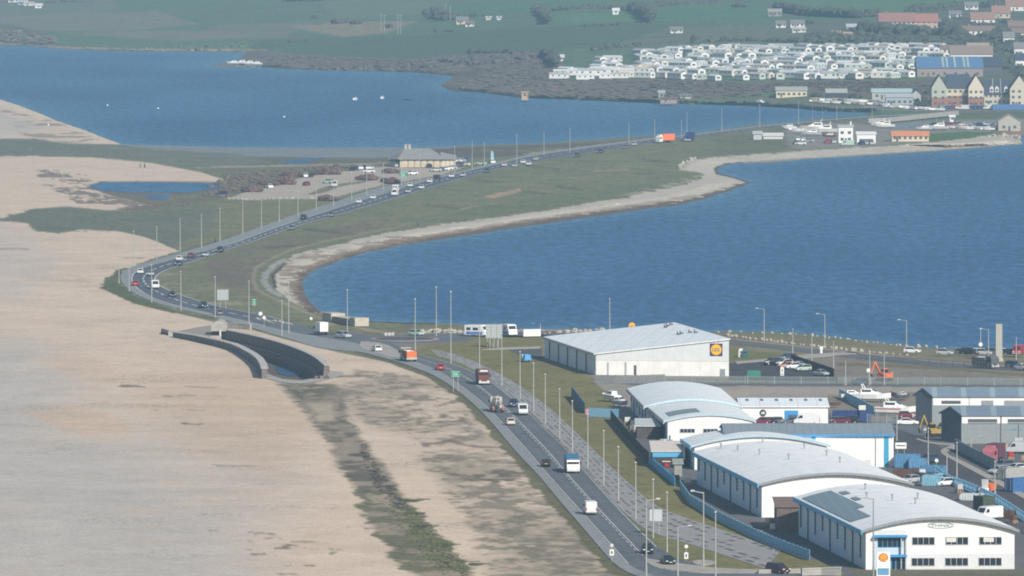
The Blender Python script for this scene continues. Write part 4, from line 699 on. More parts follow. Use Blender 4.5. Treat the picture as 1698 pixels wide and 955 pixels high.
gt = thing('gabion_wall', 'long dark two-tier stone basket wall curving round the basin below the road', 'wall', at(375, 563))
TL = [at(x, y, 5.0) for x, y in smooth([Vector((a, c, 0)) for a, c in ((375,547.7),(419,556.5),(463,568),(498.5,581),(521.5,592),(538,606))], 2) for x, y in [(x, y)]] if False else [at(v.x, v.y, 5.0) for v in smooth([Vector((a, c, 0)) for a, c in ((375,547.7),(419,556.5),(463,568),(498.5,581),(521.5,592),(538,606))], 2)]
o = at(375, 563); N = len(TL)
def tier(sec, name, m):
    secs = []
    for k, p in enumerate(TL):
        d = TL[min(k + 1, N - 1)] - TL[max(k - 1, 0)]; d.z = 0; d.normalize(); n = Vector((d.y, -d.x, 0))
        if n.x > 0: n = -n
        secs.append([Vector((p.x, p.y, 0)) + n * q + Vector((0, 0, z)) - o for q, z in sec])
    b = MB(); b.loft(secs); return obj(name, b, m, gt)
GAB = mat('gabion_stone', (.175, .145, .132), .95, .45, 1.4, bump=.6)
tier([(-1.2, 1.6), (-1.2, 5.0), (0, 5.0), (.25, 2.5), (.25, 1.6)], 'upper_tier', GAB); tier([(-1, -.4), (-1, 2.52), (1.0, 2.5), (1.2, -.4)], 'lower_tier', GAB); tier([(-1.25, 5.0), (-1.25, 5.12), (.05, 5.12), (.05, 5.0)], 'coping', COPE); tier([(.27, 2.53), (.27, 2.62), (1.08, 2.62), (1.08, 2.53)], 'ledge', mat('ledge_stone', (.30, .25, .235), .9, .2))
b = MB()
for k, (x, y, h) in enumerate(((537, 615, 2.3), (533, 620, 1.6), (529, 624, 1.0), (525, 627, .5))): p = at(x, y) - o; b.box(p.x, p.y, -2, .8, 6, h + 2)
obj('stepped_end', b, GAB, gt)
cv = Site('culvert_mouth', 'round-topped concrete culvert mouth at the head of the dark basin', 'culvert', (350, 556), (376.5, 556)); b = MB(); prof = [(0, 1.0), (cv.w, 1.0)] + [(cv.w / 2 + cv.w / 2 * math.cos(t), 1.6 + 2.0 * math.sin(t)) for t in np.linspace(0, PI, 12)]
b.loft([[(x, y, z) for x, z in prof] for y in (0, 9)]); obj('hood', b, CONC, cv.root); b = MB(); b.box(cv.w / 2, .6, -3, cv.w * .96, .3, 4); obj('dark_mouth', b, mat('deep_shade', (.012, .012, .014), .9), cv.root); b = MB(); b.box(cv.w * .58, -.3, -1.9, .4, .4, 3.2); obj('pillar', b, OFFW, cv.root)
wallrun('concrete_wall', 'pale straight concrete wall between the culvert mouth and the road', 'wall', [(376.5,535.5,1.4),(395,536.5,1.4),(414.5,538.5,1.3)], .5, CONC, COPE)
flat('apron', [(286,551.5),(325,543),(350,539.5),(350,557),(340,559),(310,555)], mat('apron_stone', (.30, .265, .225), .9, .2), .03, 0); flat('apron', [(418,613.5),(433,613),(448,622.5),(470,630),(500,632),(524,627),(538,614),(575,617),(560,625),(525,634),(490,637),(463,633),(440,627)], CONC, .035)
pool = [at(x, y, .22) for x, y in ((454,608),(468,607),(484,611),(496,620),(492,623.5),(476,623),(462,619))]; b = MB(); b.quad(*pool); tag(obj('puddle_water', b, mat('puddle', (.07, .20, .40), .12, .06)), None, None, kind='structure')
# concrete blockhouse on the bay edge
t = Site('concrete_blockhouse', 'low pale concrete blockhouse with two square ends on the bay edge', 'blockhouse', (538, 531), (590, 539)); k = t.w / 52; H_ = 1.75
b = MB(); b.box(t.w * .55, 1.6, -.3, t.w * .86, 3.2, H_ - .35); obj('long_wall', b, mat('block_side', (.25, .21, .185), .9, .2), t.root)
for x, z_, ww in ((.12, .6, .28), (.93, .35, .17)): b = MB(); b.box(t.w * x, 1.5, -.3, t.w * ww, 3.8, H_ + z_); obj('end_block', b, STONE, t.root)
b = MB(); b.box(t.w * .55, 1.6, H_ - .6, t.w * .74, 3.5, .2); obj('flat_roof', b, STONE, t.root); b = MB(); b.box(t.w * .38, -.02, .8, .5, .1, .6); obj('opening', b, DGREY, t.root)
wallrun('concrete_wall', 'low pale concrete wall on the grass below the end of the blue palisade fence', 'wall', [(1330,944,1.1),(1362,943,1.1),(1393,942,1.3)], .6, CONC, COPE); wallrun('concrete_wall', 'low concrete kerb wall beside the waiting maroon car at the bottom edge', 'wall', [(1258,946.5,.5),(1300,945.5,.5),(1330,944.5,.6)], .5, CONC, COPE)
# ================================================================ FENCES
def fence(label, pts, h, m, step=.28, bar=.12, post_every=3.0, solid=False, group=None, postm=None, backlean=0):
    W_ = [at(*p) for p in pts]; o = W_[0]; t = thing('fence', label, 'fence', o, 0, group); b = MB(); r = MB(); posts = []; acc = 0
    for p, q in zip(W_, W_[1:]):
        d = q - p; Lg = d.length; u = d.normalized(); rz = math.atan2(d.y, d.x); n = max(1, int(Lg / step))
        if solid: c = (p + q) / 2 - o; b.box(c.x, c.y, 0, Lg, .08, h, rz)
        else:
            for k in range(n): c = p + u * (k + .5) * Lg / n - o; b.box(c.x, c.y, .05, bar, .05, h - .05, rz, top=1)
        for z in (.3 * h, .85 * h): c = (p + q) / 2 + Vector((-u.y, u.x, 0)) * .08 - o; r.box(c.x, c.y, z, Lg, .06, .08, rz)
        k = 0.0
        while k < Lg: posts.append(p + u * k - o); k += post_every
    obj('boards' if solid else 'palings', b, m, t); obj('rail', r, postm or m, t)
    for c in posts[:70]: b = MB(); b.box(c.x, c.y + .1, 0, .13, .13, h + .08); obj('post', b, postm or m, t)
    return t
BF = mat('fence_blue', (.20, .43, .62), .5, .08); BFD = mat('fence_slate_blue', (.09, .17, .27), .6, .12); GF = mat('fence_grey', (.25, .29, .30), .6, .08); TF = mat('timber_brown', (.085, .05, .05), .85, .2)
fence('light blue palisade fence along the lawn below the two nearest sheds', [(1128,813),(1144,836),(1189,863),(1222,879.5),(1263,899),(1302,914.5),(1342.6,929.5)], 1.75, BF, .24, .16, 3)
fence('bright blue solid panel fence curving past the open fronted lean-to', [(1076,769),(1086,778),(1100,789),(1119,806)], 1.6, mat('panel_blue', (.06, .37, .68), .5, .05), solid=True, post_every=2.5); fence('dark weathered fence between the lawn and the twin-bay shed', [(1013,696),(1026,712),(1042,731),(1062,753),(1076,767)], 2.0, mat('dark_fence', (.055, .045, .055), .8, .3), .3, .22, 3)
fence('blue mesh fence dropping from the gravel yard to the boat compound', [(948,658),(956,668),(970,686)], 2.3, BFD, .2, .12); fence('blue palisade fence in front of the two small laid-up boats', [(976,691),(1000,692),(1026,693)], 1.9, BF, .22, .15); fence('grey slatted fence with plants in front of the supermarket wall', [(986,636),(1020,636.5),(1062,636.5),(1103,635)], 2.0, mat('slat_grey', (.20, .21, .215), .7, .12), .3, .24)
fence('long grey palisade fence beyond the gravel strip right of the supermarket', [(1103,636.5),(1240,636.5),(1400,637.5),(1560,638.5),(1720,640)], 1.75, GF, .3, .11, 6); fence('brown timber screen fence on the right of the dark car park', [(1312,600.5),(1335,608.5),(1360,617),(1383,625)], 1.9, TF, solid=True); fence('dark mesh fence between the promenade and the waste ground', [(1426,598),(1500,603),(1580,608),(1650,613),(1720,617)], 1.5, mat('mesh_dark', (.13, .15, .17), .7, .1), .5, .1, 4)
fence('blue palisade fence beside the laid-up motor yachts', [(1392,659),(1410,668),(1428,677),(1440,684),(1452,690)], 1.9, BF, .22, .16); fence('grey mesh fence at the front of the boat compound', [(1438,702),(1455,702.5),(1470,703),(1490,703)], 2.0, GF, .3, .1); fence('grey solid panel fence along the far side of the estate road', [(1584,746),(1605,757),(1630,770),(1652,781)], 2.2, mat('panel_grey', (.26, .30, .32), .7, .08), solid=True); fence('light blue palisade fence along the near side of the estate road', [(1550,786),(1575,803),(1600,812),(1624,822),(1650,834),(1676,850),(1700,866)], 1.7, BF, .3, .16, 4)
t = Site('hoarding_fence', 'white hoarding of six panels standing on the harbour edge', 'hoarding', (868, 558.5), (896.5, 558))
for k in range(6): b = MB(); b.box(t.w * (k + .5) / 6, 0, .1, t.w / 6 * .93, .1, 1.75); obj('panel', b, WHITE, t.root)
for k in range(7): b = MB(); b.box(t.w * k / 6, .12, 0, .1, .1, 2.0); obj('post', b, GALV, t.root)
# ================================================================ SIGNS
def board_sign(label, p0, q0, p1, q1, base, m, posts=(.25, .75), group=None, backm=GREY, edge=None, name='road_sign'):
    s = Site(name, label, 'road sign', (p0, base), (p1, base), group); w = s.w; b = MB(); b.box(w / 2, 0, s.z(q1), w, .1, s.z(q0) - s.z(q1)); pn = obj('panel', b, m, s.root)
    for x in posts: b = MB(); b.tube((w * x, .12, -.2), (w * x, .12, s.z(q0)), .08); obj('post', b, GALV, s.root)
    if edge: b = MB(); h = s.z(q0) - s.z(q1); z = s.z(q1); [b.box(w / 2, -.06, z + f * h, w * .92, .02, h * .05) for f in (.03, .9)]; b.box(w * .3, -.06, z + h * .2, w * .05, .02, h * .55); b.box(w * .55, -.06, z + h * .55, w * .3, .02, h * .08); b.box(w * .6, -.06, z + h * .3, w * .35, .02, h * .08); obj('legend', b, edge, pn)
    return s
SB = banded('sign_back', (.40, .43, .43), (.30, .32, .32), 2, .6, .15)
board_sign('grey back of a large road sign on the grass inside the bend', 360, 480, 379, 497.5, 512, SB); board_sign('small green sign on the verge right of the large grey sign', 418, 496, 425, 506, 509, GREEN, (.5,), edge=WHITE)
board_sign('green direction sign on two posts by the beach verge', 748, 615.5, 763, 624.5, 649, GREEN, edge=WHITE); board_sign('green direction sign in front of the visitor centre car park', 662.5, 284.5, 675, 294, 306, GREEN, edge=WHITE); board_sign('large grey sign back on two posts beside the slotted path', 1077, 844.5, 1098, 864, 886, banded('sign_back_pale', (.48, .52, .54), (.38, .42, .44), 0, .5, .12))
s = board_sign('very large three-panel grey sign back on leaning struts near the parked campers', 805.5, 537.5, 833, 561, 576, SB, (.1, .4, .7, .95))
for x in (.25, .5, .75): b = MB(); b.tube((s.w * x, -2.5, 0), (s.w * x, -.1, 2.6), .09); obj('strut', b, GALV, s.root)
for p in (.335, .665): b = MB(); b.box(s.w * p, -.07, s.z(561), .1, .06, s.z(537.5) - s.z(561)); obj('seam', b, GREY, s.root)
def disc_sign(label, x, base, y_c, r, plate=None, m=WHITE, group=None, ring=None, txt=None):
    s = Site('road_sign', label, 'road sign', (x, base), (x + 1, base), group); k = s.k; b = MB(); zt = s.z(y_c); b.tube((0, .06, -.2), (0, .06, zt), .06); obj('post', b, GALV, s.root); b = MB(); b.tube((0, 0, zt), (0, -.05, zt), r * k, r * k, 20); dd = obj('disc', b, ring or m, s.root)
    if ring: b = MB(); b.tube((0, -.05, zt), (0, -.07, zt), r * k * .78, r * k * .78, 20); obj('disc_face', b, m, dd)
    if plate: b = MB(); h = (plate[1] - plate[0]) * k; b.box(0, -.02, s.z(plate[1]), plate[2] * k, .06, h); pp = obj('plate', b, WHITE, s.root); b = MB(); b.box(-.03 * k, -.06, s.z(plate[1]) + h * .25, plate[2] * k * .4, .02, h * .5); obj('symbol', b, txt or DGREY, pp)
    return s
disc_sign('speed limit disc over a white plate on the left kerb near the junction', 1014.5, 931.5, 904, 3, (911, 921, 7), OFFW, None, LGREY); disc_sign('speed limit disc over a white plate on the lawn left of the paved island', 1138, 930, 906, 3.2, (916, 926.5, 6.5), WHITE, None, LGREY)
disc_sign('white round sign on the verge below the small green sign', 432, 531, 520, 3.2); disc_sign('second white round sign on a post close to the basin', 438, 543, 526.5, 2.6); disc_sign('white disc on the post left of the stone monolith', 1626, 583, 571, 3.2); disc_sign('white board on a post left of the orange excavator', 1440, 640, 614, 3.2); disc_sign('white disc sign by the estate road behind the blue skips', 1553, 772, 763.5, 3.0); disc_sign('small white disc beside the concrete blockhouse', 516, 533, 528, 2.4)
disc_sign('small grey disc sign on the island beside the estate road bend', 1534, 726, 712, 2.6, None, LGREY)
s = board_sign('white board on a tall post in the boat compound', 1424, 672, 1435.5, 679.5, 700, mat('cream_board', (.70, .68, .58), .6), (.35,)); board_sign('pink and red notice fixed beside the blue compound fence', 971, 678, 976, 687, 692, mat('pink_notice', (.60, .22, .26), .6), (.5,))
for i, (x, y) in enumerate(((637.5, 555.5), (643.5, 555.5), (649, 555))):
    s = Site('chevron_sign', 'black and white chevron board on the roundabout, %s from the left' % nth(i + 1), 'road sign', (x, y + 4), (x + 5.4, y + 4), 'chevron boards on the roundabout'); b = MB(); b.box(s.w / 2, 0, .4, s.w, .08, .85); pn = obj('panel', b, DGREY, s.root); b = MB()
    for f in (.25, .7): b.quad((s.w * f, -.06, .45), (s.w * f + .2, -.06, .45), (s.w * f, -.06, .82), (s.w * f + .2, -.06, 1.2), (s.w * f, -.06, 1.2), (s.w * f - .2, -.06, .82))
    obj('chevron', b, WHITE, pn); b = MB(); b.box(s.w / 2, .08, 0, .08, .08, .5); obj('post', b, GALV, s.root)
# tall monolith, petrol totem, shop pole sign
s = Site('stone_monolith', 'tall pale grooved stone monolith by the promenade', 'monument', (1651, 599), (1662, 599)); b = MB(); b.box(s.w / 2, .7, 0, s.w * 1.0, 1.4, s.z(537.5), top=.96); sl = obj('slab', b, banded('grooved_stone', (.42, .41, .36), (.27, .27, .25), 0, .42, .16, .9), s.root); b = MB(); b.box(s.w / 2, .7, -.1, s.w * 1.25, 2.2, .7); obj('plinth', b, STONE, s.root)
s = Site('petrol_totem', 'white petrol station totem with a yellow scallop shell emblem and blue panel', 'totem sign', (1453.5, 966), (1476, 966)); b = MB(); b.box(s.w / 2, .3, 0, s.w, .6, s.z(914.5)); bd = obj('body', b, WHITE, s.root)
k = s.k; cx, cz = s.w / 2, s.z(924.6); b = MB(); Rr = 7.6 * k
shell = [(Rr * math.sin(t) * (1 + .04 * math.cos(14 * t)), Rr * math.cos(t) * (1 + .04 * math.cos(14 * t))) for t in np.linspace(-2.05, 2.05, 30)] + [(Rr * .42, -Rr * .86), (-Rr * .42, -Rr * .86)]
b.quad(*[(cx + x, -.03, cz + z) for x, z in shell]); obj('emblem', b, RED, bd); b = MB(); b.quad(*[(cx + x * .84, -.05, cz + z * .84) for x, z in shell]); em = obj('emblem_face', b, mat('shell_yellow', (.85, .42, .02), .5), bd)
b = MB()
for a_ in np.linspace(-1.0, 1.0, 5): q = Vector((math.sin(a_), 0, math.cos(a_))); n_ = Vector((q.z, 0, -q.x)) * .05 * Rr; p = Vector((cx, -.065, cz - Rr * .6)); b.quad(p - n_ * .4, p + n_ * .4, p + q * Rr * 1.3 + n_, p + q * Rr * 1.3 - n_)
obj('emblem_rib', b, RED, bd)
b = MB(); b.box(cx, -.03, s.z(953), s.w * .82, .06, s.z(942) - s.z(953)); obj('price_panel', b, mat('price_blue', (.12, .30, .48), .5), bd); b = MB(); b.box(cx, -.03, s.z(965), s.w * .82, .06, s.z(956) - s.z(965)); obj('price_panel', b, MATS['price_blue'], bd)
s = Site('pole_sign', 'square blue sign with a yellow roundel on a pole behind the supermarket roof', 'sign', (1041.5, 566), (1054, 566)); badge(s.root, s.w / 2, s.z(540), s.w, 0); b = MB(); b.tube((s.w / 2, .15, -.2), (s.w / 2, .15, s.z(541)), .14); obj('pole', b, GALV, s.root)
# ================================================================ VEHICLES
HEAD = mat('headlamp', (.75, .76, .74), .15, .03, spec=.6); TAIL = mat('tail_lamp', (.42, .02, .02), .3, .05); RIM = mat('wheel_rim', (.42, .43, .44), .35, .05, metal=.5)
def carpaint(n, c): return mat('car_' + n, c, .28, .05, 2, spec=.55)
CARS = {'white': carpaint('white', (.74, .75, .75)), 'black': carpaint('black', (.018, .019, .022)), 'silver': carpaint('silver', (.42, .44, .46)), 'grey': carpaint('grey', (.13, .14, .155)), 'dark blue': carpaint('dark_blue', (.03, .05, .10)), 'red': carpaint('red', (.42, .025, .035)), 'dark red': carpaint('dark_red', (.17, .02, .03)), 'blue': carpaint('blue', (.04, .14, .34)), 'pale green': carpaint('pale_green', (.42, .55, .48)), 'cream': carpaint('cream', (.66, .62, .54)), 'very dark red': carpaint('very_dark_red', (.055, .015, .018)), 'orange': carpaint('orange', (.62, .20, .06))}
def wheel(parent, x, y, r, w=.22, n=14):
    b = MB(); b.tube((x - w / 2, y, r), (x + w / 2, y, r), r, r, n); t = obj('wheel', b, BLACK, parent); s = 1 if x > 0 else -1; b = MB(); b.tube((x + s * w * .5, y, r), (x + s * (w * .5 + .015), y, r), r * .62, r * .5, 10); obj('rim', b, RIM, t)
def car_proto(name, L_, Wd, zh, zt, hood, wind, rear_t, rear_b):
    """name; length, width, waist and roof height; y of bonnet base / windscreen top / rear roof / tail"""
    t = thing(name, 'x', 'car'); b = MB(); h = L_ / 2; w = Wd / 2
    st = [(-h, .84, .42, zh - .18), (-h + .12, .95, .26, zh - .04), (-h + .5, 1.0, .2, zh), (hood, 1.0, .2, zh), (h - .75, .98, .2, zh - .12), (h - .2, .92, .24, zh - .24), (h, .78, .36, .58)]
    b.loft([[(-w * k * .94, y, a), (-w * k, y, a + .12), (-w * k, y, c - .22), (-w * k * .93, y, c), (w * k * .93, y, c), (w * k, y, c - .22), (w * k, y, a + .12), (w * k * .94, y, a)] for y, k, a, c in st])
    wb, wt = w * .92, w * .76
    def sec(y, z, ww): return [(-ww, y, z), (ww, y, z)]
    base = [(-wb, rear_b, zh - .02), (wb, rear_b, zh - .02), (wb, hood, zh - .02), (-wb, hood, zh - .02)]; top = [(-wt, rear_t, zt), (wt, rear_t, zt), (wt, wind, zt), (-wt, wind, zt)]
    b.loft([base, top]); b.loft([[(-wt * .9, rear_t + .08, zt), (wt * .9, rear_t + .08, zt), (wt * .9, wind - .1, zt), (-wt * .9, wind - .1, zt)], [(-wt * .8, rear_t + .2, zt + .04), (wt * .8, rear_t + .2, zt + .04), (wt * .8, wind - .25, zt + .04), (-wt * .8, wind - .25, zt + .04)]]); body = paintable(obj('body', b, WHITE, t))
    def pane(nm, quad, out, ins=.1):
        c = sum((Vector(q) for q in quad), Vector()) / 4; o = Vector(out) * .012; b = MB(); b.quad(*[c + (Vector(q) - c) * (1 - ins) + o for q in quad]); obj(nm, b, GLASS, t)
    pane('windscreen', [base[3], base[2], top[2], top[3]], (0, .7, .7), .09); pane('rear_window', [base[1], base[0], top[0], top[1]], (0, -.8, .5), .14)
    pane('side_window', [base[2], base[1], top[1], top[2]], (1, 0, .25), .1); pane('side_window', [base[0], base[3], top[3], top[0]], (-1, 0, .25), .1)
    for sx in (-1, 1):
        for y in (h - .85, -h + .8): wheel(t, sx * (w - .11), y, .32)
        b = MB(); b.box(sx * w * .68, h - .13, zh - .36, .36, .14, .15); obj('headlight', b, HEAD, t); b = MB(); b.box(sx * w * .74, -h + .07, zh - .28, .26, .1, .2); obj('tail_light', b, TAIL, t)
        b = MB(); b.box(sx * (w + .08), hood - .25, zh + .0, .16, .1, .12); obj('wing_mirror', b, BLACK, t)
    b = MB(); b.box(0, h + .005, .42, .5, .02, .11); obj('number_plate', b, OFFW, t); b = MB(); b.box(0, -h - .005, .6, .5, .02, .11); obj('number_plate', b, mat('rear_plate', (.75, .6, .1), .5), t); return t
HATCH = car_proto('hatchback_car', 4.1, 1.8, .95, 1.47, 1.0, .25, -1.55, -1.95); SUV = car_proto('suv_car', 4.5, 1.9, 1.06, 1.68, 1.1, .45, -1.85, -2.15); SALOON = car_proto('saloon_car', 4.6, 1.8, .94, 1.42, .95, .2, -1.05, -1.7)
def van_proto():
    t = thing('panel_van', 'x', 'van'); b = MB(); prof = [(-2.6, .35), (-2.65, 2.2), (-2.5, 2.35), (1.2, 2.35), (1.55, 2.2), (2.1, 1.3), (2.65, 1.05), (2.72, .4)]
    sec = lambda k, x: [(x, y, z) for y, z in prof]
    P_ = [[(x, y * (1 if abs(x) < .96 else .985), .35 + (z - .35) * (1 if abs(x) < .96 else .97)) for y, z in prof] for x in (-.99, -.92, .92, .99)]; b.loft(P_); paintable(obj('body', b, WHITE, t))
    def pane(nm, q): b = MB(); b.quad(*q); obj(nm, b, GLASS, t)
    pane('windscreen', [(-.82, 2.1 - .02 + .035, 1.34), (.82, 2.115, 1.34), (.76, 1.60, 2.14), (-.76, 1.60, 2.14)])
    for s in (-1, 1): pane('side_window', [(s * 1.0, 1.75, 1.35), (s * 1.0, .85, 1.35), (s * 1.0, .85, 1.95), (s * 1.0, 1.45, 1.95)]); pane('rear_window', [(s * .12, -2.66, 1.45), (s * .78, -2.66, 1.45), (s * .78, -2.668, 2.0), (s * .12, -2.668, 2.0)])
    for s in (-1, 1):
        for y in (1.75, -1.6): wheel(t, s * .87, y, .36)
        b = MB(); b.box(s * .72, 2.66, .75, .36, .14, .24); obj('headlight', b, HEAD, t); b = MB(); b.box(s * .9, -2.64, .8, .16, .08, .5); obj('tail_light', b, TAIL, t); b = MB(); b.box(s * 1.1, 1.6, 1.35, .2, .12, .3); obj('wing_mirror', b, BLACK, t)
    b = MB(); b.box(0, 2.72, .38, 1.9, .12, .25); obj('bumper', b, GREY, t); b = MB(); b.box(0, -2.7, .38, 1.9, .12, .2); obj('bumper', b, GREY, t); return t
VAN = van_proto()
def tiny_proto():      # for cars a few pixels long
    t = thing('parked_car', 'x', 'car'); b = MB(); b.loft([[(-.85, y, .25), (.85, y, .25), (.85, y, z), (-.85, y, z)] for y, z in ((-2.05, .8), (-1.9, .95), (1, .95), (2.0, .7))]); b.loft([[(-.8, -1.8, .93), (.8, -1.8, .93), (.8, .95, .93), (-.8, .95, .93)], [(-.66, -1.4, 1.46), (.66, -1.4, 1.46), (.66, .25, 1.46), (-.66, .25, 1.46)]]); paintable(obj('body', b, WHITE, t))
    b = MB()
    for q in ([(-.76, .90, 1.02), (.76, .90, 1.02), (.66, .36, 1.40), (-.66, .36, 1.40)], [(.76, -1.76, 1.02), (-.76, -1.76, 1.02), (-.66, -1.48, 1.38), (.66, -1.48, 1.38)]): b.quad(*[Vector(p) + Vector((0, .03 if p[1] > 0 else -.03, .02)) for p in q])
    for s in (-1, 1): b.quad((s * .815, .8, 1.0), (s * .815, -1.65, 1.0), (s * .69, -1.38, 1.4), (s * .69, .22, 1.4))
    obj('glazing', b, GLASS, t)
    for s in (-1, 1):
        for y in (-1.25, 1.25): b = MB(); b.tube((s * .7, y, .31), (s * .9, y, .31), .31, .31, 8); obj('wheel', b, BLACK, t)
    return t
TINY = tiny_proto(); fresh = {HATCH.name, SUV.name, SALOON.name, VAN.name, TINY.name}
CENT = mid(FI, IN, 260) ; CENT = CENT + mid(NLs, NRs, 120)
def road_dir(p):
    k = min(range(len(CENT)), key=lambda i: (CENT[i] - p).length_squared); a, b = CENT[max(k - 2, 0)], CENT[min(k + 2, len(CENT) - 1)]; d = b - a; return math.atan2(d.y, d.x) - PI / 2   # runs far -> near
def vehicle(kind, x, y, col, label, face, group='vehicles on the causeway road', z=.09, tone=None, sc=1.0):
    loc = gat(x, y); loc.z += z; rz = road_dir(loc) + (0 if face == 'to' else PI) if isinstance(face, str) else face
    m = CARS[col]
    if kind.name in fresh:
        fresh.discard(kind.name); kids(kind); [kids(c) for c in kind.children]; kind.location = loc; kind.rotation_euler = (0, 0, rz); kind['label'] = label; kind['group'] = group; kind.scale = (sc,) * 3
        for c in kind.children:
            if c.get('_paint'): c.material_slots[0].link = 'OBJECT'; c.material_slots[0].material = m
        return kind
    return dup(kind, loc, rz, label, group, m, scale=(sc,) * 3)
G1 = 'vehicles on the causeway road'
for k, x, y, c, l, f in (
    (HATCH, 729, 614, 'red', 'bright red hatchback driving away, left of the green direction sign', 'away'), (SUV, 851.5, 675, 'dark blue', 'dark blue car half hidden behind the white minibus', 'to'), (HATCH, 846.5, 705, 'cream', 'pale cream hatchback driving away just behind the concrete mixer', 'away'), (HATCH, 904.5, 774, 'black', 'small very dark car driving away beside the blue-topped truck', 'away'),
    (VAN, 866.5, 688, 'white', 'white minibus coming towards the camera beside the concrete mixer', 'to'), (VAN, 979, 853, 'white', 'white panel van driving away alone on the lower road', 'away'), (SUV, 1073, 918, 'black', 'black off-roader waiting at the near junction', 'to'), (SALOON, 1107, 936, 'black', 'black saloon turning beside the lower traffic island', heading((1085, 927), (1130, 943))), (SUV, 1290, 951, 'very dark red', 'very dark red car at the bottom edge below the blue fence', heading((1270, 948), (1310, 952))),
    (HATCH, 624.7, 583, 'white', 'white hatchback on the pale splitter paving beside the roundabout', 'away'), (SUV, 569.6, 561, 'silver', 'silver estate car just left of the roundabout', heading((550, 560), (590, 563))), (HATCH, 690, 557, 'pale green', 'pale green and white car on the far side of the roundabout', heading((670, 556), (710, 558))),
    (HATCH, 224, 474, 'red', 'red hatchback rounding the outside of the road bend', 'away'), (HATCH, 233, 454, 'white', 'white hatchback leaving the road bend on the outer lane', 'away'), (SALOON, 250.5, 457.5, 'silver', 'silver saloon entering the road bend on the inner lane', 'to'), (VAN, 257, 479, 'white', 'white van coming out of the road bend', 'to'), (HATCH, 285, 492.5, 'black', 'black hatchback behind the white van below the bend', 'to'), (SUV, 337, 511, 'dark blue', 'dark blue off-roader left of the large grey sign back', 'to'), (HATCH, 362, 523, 'grey', 'dark grey hatchback driving away below the large grey sign back', 'away'),
    (HATCH, 298, 432.5, 'white', 'white hatchback beside a dark car just beyond the bend', 'away'), (SALOON, 296.5, 440.5, 'dark blue', 'dark blue saloon beside the white hatchback just beyond the bend', 'to'), (HATCH, 317.5, 427.5, 'dark red', 'dark red hatchback second beyond the bend', 'away'), (HATCH, 341.5, 425.5, 'silver', 'silver hatchback between the dark red car and the black off-roader', 'to'), (SUV, 365, 418.5, 'black', 'black off-roader coming towards the bend', 'to'),
    (HATCH, 483.7, 381.5, 'grey', 'grey hatchback alone on the inner lane of the straight', 'to'), (SUV, 504, 364, 'black', 'black off-roader driving away on the long straight', 'away'), (HATCH, 549, 359.5, 'grey', 'grey car with a pale bonnet coming down the long straight', 'to'), (HATCH, 595.6, 337, 'white', 'white hatchback nearest of the line driving towards the visitor centre', 'away'), (SALOON, 619, 330, 'white', 'white saloon second of the line driving towards the visitor centre', 'away'),
    (VAN, 655, 325, 'white', 'white van coming down the road below the green sign', 'to'), (VAN, 656.5, 317.5, 'white', 'white van driving away beside the other white van', 'away'), (HATCH, 677, 320, 'silver', 'silver hatchback behind the white van on the inner lane', 'to'), (HATCH, 680.5, 310, 'white', 'white hatchback ahead of the van driving away', 'away'), (HATCH, 699, 313.5, 'white', 'white car coming down beside the visitor centre entrance', 'to'), (SALOON, 713, 303, 'white', 'white saloon behind a dark van near the visitor centre', 'away'),
    (VAN, 724.6, 300.5, 'black', 'dark van driving away near the visitor centre', 'away'), (HATCH, 749, 294.5, 'white', 'white hatchback opposite the visitor centre', 'to'), (SUV, 768, 293, 'silver', 'grey off-roader beyond the visitor centre entrance', 'to'), (SUV, 808, 286.5, 'dark blue', 'dark blue off-roader right of the visitor centre', 'to'), (HATCH, 836.5, 276, 'cream', 'cream hatchback right of the dark blue off-roader', 'to'), (HATCH, 853.5, 277, 'silver', 'small silver car right of the cream hatchback', 'to'), (HATCH, 877, 274, 'white', 'white car on the empty stretch beyond the visitor centre', 'to'),
    (SUV, 957, 260.5, 'black', 'black off-roader farther up the causeway, nearer of two', 'to'), (SUV, 995.5, 254, 'black', 'black off-roader farther up the causeway, farther of two', 'to'), (HATCH, 1037, 246.5, 'grey', 'grey car behind the two black off-roaders', 'to'), (SALOON, 868, 271, 'white', 'white saloon parked on the lagoon verge beyond the visitor centre', 'away'), (HATCH, 889, 266, 'silver', 'pale car on the lagoon verge beyond the white saloon', 'away'), (HATCH, 1052, 241.5, 'silver', 'pale car just left of the orange box lorry', 'away')):
    c_ = vehicle(k, x, y, c, l, f)
    if 'white panel van' in l: [bpy.data.objects.remove(q_) for q_ in list(c_.children) if q_.name.startswith('rear_window')]
G2 = 'cars parked by the shop and along the promenade'
e = heading((1280, 604), (1335, 612)); q = e + PI / 2
